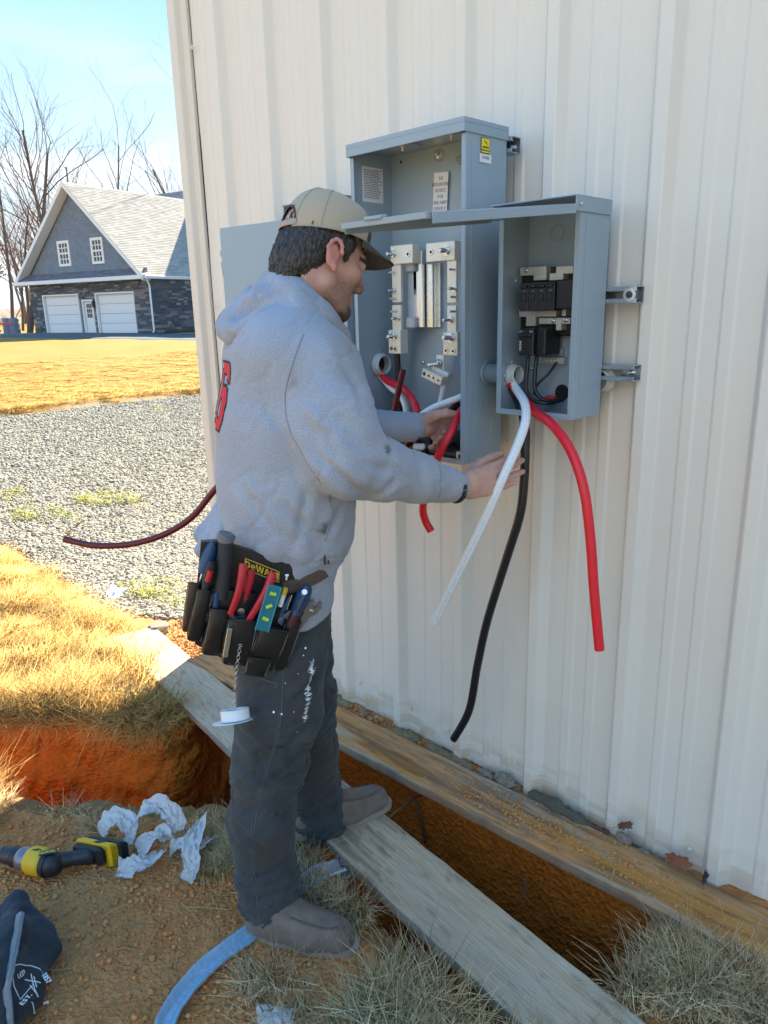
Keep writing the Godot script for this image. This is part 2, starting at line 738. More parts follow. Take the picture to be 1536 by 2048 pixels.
func spaced(from: float, to: float, lo: float, hi: float, fine: float, grow: float) -> Array:
	var out := []
	var x := lo
	while x < hi:
		out.append(x)
		x += fine
	var s := fine
	while x < to:
		out.append(x)
		s *= grow
		x += s
	out.append(to)
	s = fine
	x = lo
	while x > from:
		s *= grow
		x -= s
		out.push_front(maxf(x, from))
	return out

func terrain() -> void:
	var xs := spaced(-420.0, 260.0, -4.0, 0.2, 0.021, 1.055)
	var zs := spaced(-420.0, 260.0, 0.0, 1.95, 0.021, 1.07)
	var w := xs.size()
	var V := PackedVector3Array()
	var N := PackedVector3Array()
	var K := PackedColorArray()
	var I := PackedInt32Array()
	var clay := Color(0.66, 0.255, 0.085)
	var loam := Color(0.64, 0.315, 0.130)
	var gold := Color(0.45, 0.255, 0.075)
	var stone := Color(0.30, 0.27, 0.21)
	for z in zs:
		for x in xs:
			var h := ground_height(x, z)
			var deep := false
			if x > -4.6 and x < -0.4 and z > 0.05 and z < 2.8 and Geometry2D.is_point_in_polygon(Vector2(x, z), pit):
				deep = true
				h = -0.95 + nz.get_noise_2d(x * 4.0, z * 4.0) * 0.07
			var k := nz.get_noise_2d(x * 1.7, z * 1.7) * 0.5 + 0.5
			var c := clay.lerp(loam, clampf(k * 1.1 + nz.get_noise_2d(x * 9.0, z * 9.0) * 0.5, 0.0, 1.0))
			if x < -12.0 or z > 3.4 or z < -30.0 or x > 3.0:
				var patch := nz.get_noise_2d(x * 0.25, z * 0.6) * 0.5 + 0.5
				c = c.lerp(gold.lerp(Color(0.455, 0.30, 0.108), patch).lerp(Color(0.42, 0.24, 0.06), 0.5 * smoothstep(0.15, 0.5, nz.get_noise_2d(x * 0.9, z * 1.6 + 30.0))), 1.0)
				if x > -12.0 and z > 3.4:
					c = Color(0.60, 0.45, 0.24).lerp(Color(0.50, 0.34, 0.15), patch)  # unseen ground behind the camera, made pale to bounce light into the shade
			elif x < -2.6 and z > 0.25:
				c = c.lerp(Color(0.40, 0.24, 0.07), 0.8)
			c = c.lerp(stone * (0.8 + 0.4 * k), gravel_share(x, z))
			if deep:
				c = Color(0.30, 0.13, 0.045)  # shade of the trench painted into the floor colour
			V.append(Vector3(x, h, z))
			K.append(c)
	var hgt := zs.size()
	for j in hgt:
		for i in w:
			var du := V[j * w + mini(i + 1, w - 1)] - V[j * w + maxi(i - 1, 0)]
			var dv := V[mini(j + 1, hgt - 1) * w + i] - V[maxi(j - 1, 0) * w + i]
			N.append(dv.cross(du).normalized())
	for j in hgt - 1:
		for i in w - 1:
			var a := j * w + i
			I.append_array([a, a + 1, a + w + 1, a, a + w + 1, a + w])
	var arr := []
	arr.resize(Mesh.ARRAY_MAX)
	arr[Mesh.ARRAY_VERTEX] = V
	arr[Mesh.ARRAY_NORMAL] = N
	arr[Mesh.ARRAY_COLOR] = K
	arr[Mesh.ARRAY_INDEX] = I
	var m := ArrayMesh.new()
	m.add_surface_from_arrays(Mesh.PRIMITIVE_TRIANGLES, arr)
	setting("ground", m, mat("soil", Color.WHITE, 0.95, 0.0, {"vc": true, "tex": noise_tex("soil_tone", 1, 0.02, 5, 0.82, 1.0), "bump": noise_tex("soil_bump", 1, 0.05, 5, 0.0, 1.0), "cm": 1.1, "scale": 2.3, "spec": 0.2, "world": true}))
	# clods and crumbs lying on the bare soil
	var clod := SDF.new()
	clod.egg(Vector3.ZERO, Vector3(0.5, 0.36, 0.42))
	clod.run(0.22, func(p, nn): return nz.get_noise_3dv(p * 3.0) * 0.22)
	var xf := []
	var cl := []
	for i in 24000:
		var x := rng.randf_range(-2.6, -0.2)
		var z := rng.randf_range(0.02, 1.7)
		if Geometry2D.is_point_in_polygon(Vector2(x, z), pit):
			continue
		var s := 0.0025 + 0.016 * pow(rng.randf(), 6.0)
		if z < 0.12:
			s *= 1.6
			if x > -0.9:
				continue
		xf.append(Transform3D(Basis.from_euler(Vector3(rng.randf() * TAU, rng.randf() * TAU, rng.randf() * TAU)).scaled(Vector3.ONE * s), Vector3(x, ground_height(x, z) + s * 0.2, z)))
		cl.append(clay.lerp(Color(0.56, 0.30, 0.12), rng.randf()) * rng.randf_range(0.75, 1.15))
	for i in 2600:
		var x := rng.randf_range(-3.4, -2.6)
		var z := rng.randf_range(0.0, 0.34)
		var s := 0.004 + 0.016 * pow(rng.randf(), 3.0)
		xf.append(Transform3D(Basis.from_euler(Vector3(rng.randf() * TAU, rng.randf() * TAU, rng.randf() * TAU)).scaled(Vector3.ONE * s), Vector3(x, ground_height(x, z) + s * 0.2, z)))
		cl.append(clay.lerp(Color(0.42, 0.30, 0.15), rng.randf()) * rng.randf_range(0.7, 1.2))
	for i in 2400:   # broken soil on the trench floor
		var x := rng.randf_range(-3.2, -0.6)
		var z := rng.randf_range(0.14, 1.3)
		if not Geometry2D.is_point_in_polygon(Vector2(x, z), pit):
			continue
		var s := 0.01 + 0.05 * pow(rng.randf(), 3.0)
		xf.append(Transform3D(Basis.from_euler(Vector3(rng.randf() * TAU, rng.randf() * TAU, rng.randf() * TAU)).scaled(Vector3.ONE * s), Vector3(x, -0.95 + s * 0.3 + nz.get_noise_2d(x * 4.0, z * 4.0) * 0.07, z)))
		cl.append(Color(0.24, 0.115, 0.045) * rng.randf_range(0.6, 1.2))  # darkened like the floor, trench shade put into the colour
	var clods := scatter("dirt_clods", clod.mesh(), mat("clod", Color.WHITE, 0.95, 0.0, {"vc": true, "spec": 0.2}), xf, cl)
	tag(clods, "loose crumbs and clods of orange clay on the bare soil", "dirt")
	# gravel drive
	var st := SDF.new()
	st.egg(Vector3.ZERO, Vector3(0.5, 0.3, 0.38))
	st.run(0.2, func(p, nn): return (nr.get_noise_3dv(p * 2.2) + 0.4) * 0.22)
	xf = []
	cl = []
	var tries := 210000
	for i in tries:
		var q := pow(rng.randf(), 2.2)
		var x := -3.0 - 10.4 * q
		var z := rng.randf_range(-9.0 * q - 1.2, 0.5)
		if gravel_share(x, z) < rng.randf() * 0.9 + 0.05:
			continue
		var s := rng.randf_range(0.013, 0.033) * (1.0 + 0.9 * q)
		var bs := Basis.from_euler(Vector3(rng.randf_range(-0.5, 0.5), rng.randf() * TAU, rng.randf_range(-0.5, 0.5)))
		xf.append(Transform3D(bs.scaled(Vector3(s, s, s)), Vector3(x, ground_height(x, z) + s * rng.randf_range(0.0, 0.28), z)))
		var t := rng.randf()
		cl.append(Color(0.41, 0.365, 0.285).lerp(Color(0.16, 0.15, 0.135), t * t) * rng.randf_range(0.75, 1.2))
	var gr := scatter("gravel", st.mesh(), mat("pebble", Color.WHITE, 0.9, 0.0, {"vc": true, "spec": 0.3}), xf, cl)
	tag(gr, "pale grey crushed stone gravel of the drive left of the building", "gravel")

func trench_walls() -> void:
	var m := pit.size()
	var deep := 40
	var rows := []
	var cen := Vector2(-1.6, 0.45)
	for j in deep + 3:
		var row := []
		for i in m:
			var t := (pit[(i + 3) % m] - pit[(i + m - 3) % m]).normalized()
			var inward := Vector2(t.y, -t.x)
			if not Geometry2D.is_point_in_polygon(pit[i] + inward * 0.03, pit):
				inward = -inward
			var p := pit[i]
			if j == 0:
				p -= inward * 0.05
				row.append(Vector3(p.x, ground_height(p.x, p.y) - 0.004, p.y))
			elif j == 1:
				p -= inward * 0.015
				row.append(Vector3(p.x, ground_height(p.x, p.y) + 0.003, p.y))
			else:
				var d := (j - 2.0) / deep * 1.02 + 0.012
				var g := nz.get_noise_3d(p.x * 5.0, d * 5.0, p.y * 5.0) * 0.034 + nz.get_noise_3d(p.x * 18.0, d * 14.0, p.y * 18.0) * 0.012
				var ce := nr.get_noise_3d(p.x * 6.0, d * 5.0, p.y * 6.0)
				g += clampf(ce + 0.55, 0.0, 0.5) * 0.050 - (0.018 if absf(nz.get_noise_3d(p.x * 5.0 + 9.0, d * 3.0, p.y * 5.0)) < 0.03 else 0.0)
				var thin := 0.35 if p.y < 0.2 else 1.0
				p += inward * (0.028 + d * 0.02 + g) * thin
				row.append(Vector3(p.x, ground_height(p.x, p.y) - d, p.y))
		rows.append(row)
	var b := MB.new()
	b.grid(rows, true)
	for i in b.v.size():
		var k := nz.get_noise_3dv(b.v[i] * 6.0) * 0.5 + 0.5
		b.c[i] = Color(0.74, 0.235, 0.03).lerp(Color(0.58, 0.195, 0.036), k) if b.v[i].y < -0.03 else Color(0.33, 0.19, 0.08)
	setting("trench_wall", b, mat("clay_face", Color.WHITE, 0.95, 0.0, {"vc": true, "tex": noise_tex("clay_tone", 1, 0.03, 5, 0.84, 1.0), "bump": noise_tex("clay_bump", 2, 0.03, 4, 0.0, 1.0), "cm": 1.6, "scale": 3.0, "spec": 0.2, "world": true, "two": true}))

# ---------------------------------------------------------------- metal building
func metal_building() -> void:
	var t := thing("metal_building", "tall cream ribbed metal building with a folded corner trim, panels mounted on it", "building", Vector3(-3.08, 0, 0))
	var cream := mat("cream_paint", Color(0.73, 0.685, 0.605), 0.42, 0.0, {"vc": true, "bump": noise_tex("paint_wave", 1, 0.004, 2, 0.0, 1.0), "cm": 0.12, "scale": 0.5, "world": true})
	var trim := mat("trim_paint", Color(0.69, 0.635, 0.545), 0.45)
	var top := 3.15
	for k in range(-2, 7):
		var xr := -1.235 + 0.915 * k
		var pts := []
		for j in 3:
			var x0 := xr + 0.305 * j
			pts.append_array([Vector2(x0, 0.0), Vector2(x0 + 0.003, 0.002), Vector2(x0 + 0.02, 0.030), Vector2(x0 + 0.024, 0.032), Vector2(x0 + 0.052, 0.032), Vector2(x0 + 0.056, 0.030), Vector2(x0 + 0.074, 0.002), Vector2(x0 + 0.077, 0.0)])
			for q in [0.150, 0.228]:
				pts.append_array([Vector2(x0 + q - 0.02, 0.0), Vector2(x0 + q - 0.012, 0.0036), Vector2(x0 + q + 0.012, 0.0036), Vector2(x0 + q + 0.02, 0.0)])
		pts.append(Vector2(xr + 0.9145, 0.0))
		var b := MB.new()
		for i in pts.size() - 1:
			var p: Vector2 = pts[i]
			var q: Vector2 = pts[i + 1]
			if q.x <= -2.905:
				continue
			if p.x < -2.905:
				p = p.lerp(q, (-2.905 - p.x) / (q.x - p.x))
			for r in 24:
				var y0: float = 0.018 * r if r < 9 else lerpf(0.162, top, (r - 9) / 15.0)
				var y1: float = 0.018 * (r + 1) if r < 8 else lerpf(0.162, top, (r - 8) / 15.0)
				var spl := smoothstep(0.20, 0.0, y0) * clampf(0.35 + nz.get_noise_2d(p.x * 8.0, y0 * 14.0) * 1.3, 0.0, 1.0)
				b.col = Color(1, 1, 1).lerp(Color(0.74, 0.60, 0.43), spl * 0.8)
				var f := func(v: Vector2, y: float) -> Vector3: return Vector3(v.x, y, v.y + nz.get_noise_2d(v.x * 1.3, y * 1.1) * 0.0012)
				b.quad(f.call(p, y0), f.call(q, y0), f.call(q, y1), f.call(p, y1))
		part("wall_panel", b, cream, t)
	# corner trim, folded
	var c := MB.new()
	var prof := [Vector2(-3.022, -0.15), Vector2(-3.022, 0.036), Vector2(-3.018, 0.040), Vector2(-2.974, 0.040), Vector2(-2.968, 0.036), Vector2(-2.958, 0.016), Vector2(-2.951, 0.014), Vector2(-2.922, 0.014), Vector2(-2.915, 0.018), Vector2(-2.911, 0.018), Vector2(-2.911, 0.0)]
	for i in prof.size() - 1:
		c.quad(Vector3(prof[i].x, -0.02, prof[i].y), Vector3(prof[i + 1].x, -0.02, prof[i + 1].y), Vector3(prof[i + 1].x, top, prof[i + 1].y), Vector3(prof[i].x, top, prof[i].y))
	part("corner_trim", c, trim, t)
	var g := MB.new()
	g.span(Vector3(-2.911, 0.0, -0.012), Vector3(-2.902, top, 0.0035))  # black strip painted in for the shadowed gap beside the corner trim
	part("joint_shadow", g, mat("joint_shadow_black", Color(0.03, 0.03, 0.03), 0.9), t)
	# screws with washers
	for p in [Vector3(-2.044, 0.1068, 0.004), Vector3(-1.757, 0.09967, 0.004), Vector3(-1.568, 0.08502, 0.004), Vector3(-1.267, 0.08768, 0.004), Vector3(-1.157, 0.09255, 0.004), Vector3(-0.6638, 0.07832, 0.004), Vector3(-0.8713, 1.624, 0.004), Vector3(-2.886, 2.623, 0.018), Vector3(-2.87, 1.623, 0.018), Vector3(-0.8735, 0.06421, 0.004)]:
		var s := MB.new()
		var xf := Transform3D(along(Vector3.BACK), p)
		s.lathe([Vector2(0.0085, 0.0), Vector2(0.0085, 0.002), Vector2(0.005, 0.0035), Vector2(0.0045, 0.0075), Vector2(0.0, 0.008)], xf, 6)
		part("screw", s, trim, t)
	# ends, back, roof
	var sh := MB.new()
	sh.span(Vector3(-3.019, 0.0, -9.2), Vector3(-2.95, top, -0.12))
	part("end_wall", sh, trim, t)
	sh = MB.new()
	sh.span(Vector3(-2.9, -0.03, -0.08), Vector3(7.0, top, -0.025))
	part("inner_wall", sh, trim, t)
	sh = MB.new()
	sh.span(Vector3(-2.95, 0.0, -9.2), Vector3(7.0, top, -9.1))
	part("back_wall", sh, trim, t)
	sh = MB.new()
	sh.span(Vector3(6.9, 0.0, -9.1), Vector3(7.0, top, -0.08))
	part("end_wall", sh, trim, t)
	sh = MB.new()
	sh.prism(PackedVector2Array([Vector2(-0.08, 3.15), Vector2(0.10, 3.15), Vector2(0.10, 3.21), Vector2(-4.6, 4.3), Vector2(-9.4, 3.21), Vector2(-9.4, 3.15)]), Transform3D(Basis(Vector3.BACK, Vector3.UP, Vector3.LEFT), Vector3.ZERO), -7.1, 3.06)
	part("roof", sh, trim, t)
	# foundation ledge with soil on it
	var lm := mat("concrete_ledge", Color(0.42, 0.31, 0.19), 0.95, 0.0, {"tex": noise_tex("soil_tone", 1, 0.02, 5, 0.82, 1.0), "bump": noise_tex("soil_bump", 1, 0.05, 5, 0.0, 1.0), "cm": 0.4, "scale": 4.0})
	var fl := MB.new()
	fl.span(Vector3(-2.6, -1.0, -0.06), Vector3(-0.5, -0.006, 0.085), 0.006)
	part("foundation_ledge", fl, lm, t)
	fl = MB.new()
	fl.span(Vector3(-2.75, -0.05, 0.088), Vector3(-1.34, -0.002, 0.106), 0.004)
	part("form_board", fl, mat("form_board", Color(0.52, 0.37, 0.2), 0.9, 0.0, {"tex": noise_tex("grain", 1, 0.02, 4, 0.80, 1.0), "scale": Vector3(1.0, 9.0, 9.0)}), t)
	var heap := SDF.new()
	for i in 44:
		var x := -2.55 + i * 0.046 + rng.randf() * 0.03
		if nz.get_noise_1d(x * 7.0) < -0.12:
			continue
		var s := rng.randf_range(0.014, 0.034)
		heap.egg(Vector3(x, 0.0, rng.randf_range(0.028, 0.062)), Vector3(s * 1.6, s * 0.8, s), Basis(), 0.015)
	heap.run(0.008, func(p, nn): return nz.get_noise_3dv(p * 60.0) * 0.008 + nr.get_noise_3dv(p * 45.0) * 0.006, func(p, nn): return Color(0.22, 0.17, 0.11).lerp(Color(0.33, 0.24, 0.13), nz.get_noise_3dv(p * 25.0) + 0.5))
	var hp := single("soil_heap", heap, mat("heap", Color.WHITE, 0.95, 0.0, {"vc": true, "spec": 0.2}), "crumbly soil lying along the foot of the metal wall on the ledge", "soil")
	hp.set_meta("kind", "stuff")

# ---------------------------------------------------------------- planks
func plank(called: String, label: String, a: Vector3, b: Vector3, width: float, thick: float, seed_: float, stain: float) -> void:
	var L := a.distance_to(b)
	var ex := (b - a).normalized()
	var ey := Vector3.UP
	var ez := ex.cross(ey).normalized()
	ey = ez.cross(ex)
	var o := thing(called, label, "plank", a, Basis(ex, ey, ez))
	var nx := int(L / 0.012)
	var nw := 26
	var mb := MB.new()
	var rows := []
	var ring := []       # cross-section with rounded edges: [z, y, which]
	var hw := width * 0.5
	for k in nw + 1:
		ring.append(Vector2(lerpf(-hw + 0.003, hw - 0.003, float(k) / nw), 0.0))
	for q in [Vector2(hw - 0.001, -0.002), Vector2(hw, -0.006), Vector2(hw, -thick * 0.5), Vector2(hw, -thick + 0.004), Vector2(hw - 0.004, -thick), Vector2(-hw + 0.004, -thick), Vector2(-hw, -thick + 0.004), Vector2(-hw, -thick * 0.5), Vector2(-hw, -0.006), Vector2(-hw + 0.001, -0.002)]:
		ring.append(q)
	for i in nx + 1:
		var x := L * i / nx
		var row := []
		for q in ring:
			var g := nz.get_noise_2d(x * 1.2 + seed_, q.x * 60.0) * 0.0010
			var e := nz.get_noise_2d(x * 7.0 + seed_ * 3.0, signf(q.x) * 5.0) * 0.0035
			var bow := sin(PI * x / L) * -0.012
			row.append(Vector3(x + (nz.get_noise_1d(q.x * 60.0) * 0.004 if i == 0 or i == nx else 0.0), q.y + g + bow, q.x + e * absf(q.x) / hw))
		rows.append(row)
	mb.grid(rows, true)
	mb.face(rows[0], Vector3.LEFT)
	mb.face(rows[nx], Vector3.RIGHT)
	for i in mb.v.size():
		var p := mb.v[i]
		var gr := nz.get_noise_2d(p.x * 0.7 + seed_, p.z * 30.0 + nz.get_noise_1d(p.x * 1.1) * 2.0)
		var c := (Color(0.74, 0.60, 0.43) if stain < 0.5 else Color(0.82, 0.43, 0.19)).lerp(Color(0.50, 0.40, 0.27) if stain < 0.5 else Color(0.46, 0.24, 0.11), clampf(gr * 0.8 + 0.30, 0.0, 1.0))
		c = c.lerp(Color(0.64, 0.53, 0.40) if stain < 0.5 else Color(0.64, 0.34, 0.16), 0.35)
		var mud := nz.get_noise_2d(p.x * 1.6 + seed_ * 2.0, p.z * 7.0) + nz.get_noise_2d(p.x * 9.0, p.z * 22.0) * 0.35
		c = c.lerp(Color(0.74, 0.33, 0.09), smoothstep(-0.12, 0.32, mud) * stain)
		if stain > 0.5:
			c = c.lerp(Color(0.36, 0.12, 0.05), smoothstep(0.25, 0.45, nz.get_noise_2d(p.x * 3.0 + 7.0, p.z * 26.0)) * 0.6)
		if stain > 0.5:
			c = c.lerp(Color(0.58, 0.46, 0.33), 0.7 * smoothstep(0.0, 0.4, nz.get_noise_2d(p.x * 1.1 + 50.0, p.z * 9.0)))
			c = c.lerp(Color(0.24, 0.135, 0.065), 0.65 * smoothstep(0.1, 0.45, nz.get_noise_2d(p.x * 1.4 + 90.0, p.z * 16.0)))
		var dk := 0.7 * smoothstep(0.34, 0.55, nz.get_noise_2d(p.x * 6.0 + seed_ * 5.0, p.z * 30.0))
		c = c.lerp(Color(0.15, 0.13, 0.10), dk * 0.6)
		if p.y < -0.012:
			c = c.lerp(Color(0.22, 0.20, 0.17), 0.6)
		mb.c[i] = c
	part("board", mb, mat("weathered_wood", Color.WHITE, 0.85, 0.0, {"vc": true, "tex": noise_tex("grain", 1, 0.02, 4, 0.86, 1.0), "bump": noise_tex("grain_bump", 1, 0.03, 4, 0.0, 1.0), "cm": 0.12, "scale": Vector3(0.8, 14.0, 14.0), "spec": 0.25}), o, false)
	if stain > 0.5:   # knot and dirt crumbs
		var kn := MB.new()
		kn.lathe([Vector2(0.0, -0.006), Vector2(0.014, -0.004), Vector2(0.021, 0.0015), Vector2(0.026, 0.0005)], Transform3D(Basis().scaled(Vector3(1.3, 1.0, 0.8)), o.transform.affine_inverse() * Vector3(-0.5834, 0.03, 0.1477)), 18)
		part("knot", kn, mat("knot", Color(0.11, 0.075, 0.045), 0.8), o, false)

func planks() -> void:
	plank("plank", "long grey plank crossing the trench, man's rear foot standing on it", Vector3(-3.375, 0.042, 0.335), Vector3(0.35, 0.048, 0.775), 0.215, 0.036, 1.0, 0.12)
	plank("plank", "mud stained brown plank lying parallel to the metal wall foot", Vector3(-2.89, 0.040, 0.228), Vector3(0.35, 0.046, 0.100), 0.186, 0.036, 11.0, 0.95)
	var crumbs := []
	var cols := []
	var cl := SDF.new()
	cl.egg(Vector3.ZERO, Vector3(0.5, 0.4, 0.42))
	cl.run(0.24, func(p, nn): return nz.get_noise_3dv(p * 3.0) * 0.2)
	for i in 1500:
		var f := rng.randf()
		var x := lerpf(-1.25, -0.62, f) + rng.randfn(0.0, 0.12)
		var z := 0.228 + (x + 2.89) * -0.0395 + rng.randfn(0.0, 0.035)
		if absf(z - (0.228 + (x + 2.89) * -0.0395)) > 0.085:
			continue
		var s := 0.0025 + 0.008 * pow(rng.randf(), 3.0)
		crumbs.append(Transform3D(Basis.from_euler(Vector3(rng.randf() * TAU, rng.randf() * TAU, 0)).scaled(Vector3.ONE * s), Vector3(x, 0.032 + 0.3 * s, z)))
		cols.append(Color(0.62, 0.31, 0.10) * rng.randf_range(0.75, 1.15))
	var sc := scatter("dirt_crumbs", cl.mesh(), mats["clod"], crumbs, cols)
	tag(sc, "dry yellow dirt crumbs spilled on the plank along the wall", "dirt")

# ---------------------------------------------------------------- electrical enclosures
func bolt(b: MB, p: Vector3, r: float, stud: float, dir := Vector3.BACK) -> void:   # washer, hex nut and a stud with rounded end
	var xf := Transform3D(along(dir), p)
	b.lathe([Vector2(r * 1.9, 0.0), Vector2(r * 1.9, 0.0018), Vector2(r * 1.2, 0.0018)], xf, 16)
	b.lathe([Vector2(r * 1.55, 0.0018), Vector2(r * 1.55, r * 1.1), Vector2(r * 0.9, r * 1.25)], xf, 6)
	var prof := []
	var y := r * 1.2
	while y < stud:
		prof.append(Vector2(r * 0.9, y))
		prof.append(Vector2(r * 0.8, y + 0.0012))
		y += 0.0024
	prof.append(Vector2(r * 0.6, stud))
	prof.append(Vector2(0.0, stud + 0.001))
	b.lathe(prof, xf, 10)

func ring_at(p: Vector3, dir: Vector3, prof: Array, seg := 24) -> MB:
	var b := MB.new()
	b.lathe(prof, Transform3D(along(dir), p), seg)
	return b

func print_lines(b: MB, o: Vector3, ax: Vector3, ay: Vector3, w: float, h: float, rows: int, dirn: Vector3) -> void:   # rows of tiny words
	for r in rows:
		var x := 0.0
		var y := h * (r + 0.5) / rows
		while x < w * rng.randf_range(0.7, 1.0):
			var l := rng.randf_range(0.03, 0.12) * w
			var q := o + ax * x - ay * y
			b.quad(q, q + ax * minf(l, w - x), q + ax * minf(l, w - x) + ay * (h / rows * 0.42), q + ay * (h / rows * 0.42))
			x += l + 0.025 * w

func steel_set() -> void:
	if STEEL:
		return
	STEEL = mat("grey_enamel", Color(0.29, 0.37, 0.43), 0.34)
	ZINC = mat("zinc", Color(0.60, 0.62, 0.63), 0.32, 0.9, {"rtex": noise_tex("zinc_rough", 2, 0.03, 3, 0.4, 1.0), "scale": 6.0})
	BRASSY = mat("tinned_bar", Color(0.76, 0.71, 0.61), 0.5, 0.35)
	BLACKP = mat("black_plastic", Color(0.012, 0.013, 0.015), 0.42)
	LABEL = mat("label_paper", Color(0.72, 0.73, 0.75), 0.6)
	INK = mat("ink", Color(0.05, 0.05, 0.06), 0.7)

func open_box(t: Node3D, x0: float, x1: float, y0: float, y1: float, z0: float, z1: float) -> void:
	var th := 0.003
	var b := MB.new()
	b.span(Vector3(x0 + th, y0 + th, z0), Vector3(x1 - th, y1 - th, z0 + th))
	part("back_panel", b, STEEL, t)
	for s in [0, 1]:
		b = MB.new()
		var x: float = x0 if s == 0 else x1 - th
		b.span(Vector3(x, y0, z0), Vector3(x + th, y1 - 0.004, z1), 0.0008)
		var fx: float = x0 + th if s == 0 else x1 - th - 0.012
		b.span(Vector3(fx, y0 + 0.004, z1 - th), Vector3(fx + 0.012, y1 - 0.03, z1), 0.0006)   # turned-in flange
		var gx: float = x0 - 0.0015 if s == 0 else x1
		b.span(Vector3(gx, y0 + 0.002, z1 - 0.026), Vector3(gx + 0.0015, y1 - 0.045, z1 - 0.0235))   # pressed bead
		part("side_panel", b, STEEL, t)
	b = MB.new()
	b.span(Vector3(x0 + th, y0, z0), Vector3(x1 - th, y0 + th, z1 - 0.001))
	b.span(Vector3(x0 + 0.001, y0 - 0.001, z1 - 0.002), Vector3(x1 - 0.001, y0 + 0.014, z1 + 0.0015), 0.0006)
	part("bottom_panel", b, STEEL, t)

func knockout(t: Node3D, p: Vector3, dir: Vector3, radii: Array) -> void:
	for r in radii:
		part("knockout", ring_at(p, dir, [Vector2(r, 0.0), Vector2(r - 0.0006, 0.0009), Vector2(r - 0.002, 0.0009), Vector2(r - 0.0026, 0.0)], 36), STEEL, t)

func bushing(t: Node3D, p: Vector3, dir: Vector3, r: float) -> void:
	part("bushing", ring_at(p, dir, [Vector2(r * 1.12, 0.0), Vector2(r * 1.18, 0.003), Vector2(r * 1.18, 0.010), Vector2(r * 1.1, 0.0135), Vector2(r * 1.02, 0.024), Vector2(r * 0.92, 0.027), Vector2(r * 0.82, 0.024), Vector2(r * 0.80, -0.012)], 32), mat("grey_bushing", Color(0.50, 0.53, 0.54), 0.45), t)
	var lk := MB.new()
	lk.lathe([Vector2(r * 1.3, 0.0), Vector2(r * 1.3, 0.005), Vector2(r * 1.1, 0.005)], Transform3D(along(dir), p), 24)
	for i in 8:
		var a := TAU * i / 8
		var bs := along(dir)
		lk.box(p + bs.x * cos(a) * r * 1.34 + bs.z * sin(a) * r * 1.34 + dir * 0.0025, Vector3(0.006, 0.005, 0.006), Basis(bs.x, bs.y, bs.z).rotated(dir, -a), 0.001)
	part("locknut", lk, ZINC, t)
	part("opening", ring_at(p + dir * 0.001, dir, [Vector2(r * 0.81, 0.0), Vector2(0.0, 0.0)], 24), mat("dark_hole", Color(0.008, 0.008, 0.01), 0.9), t)

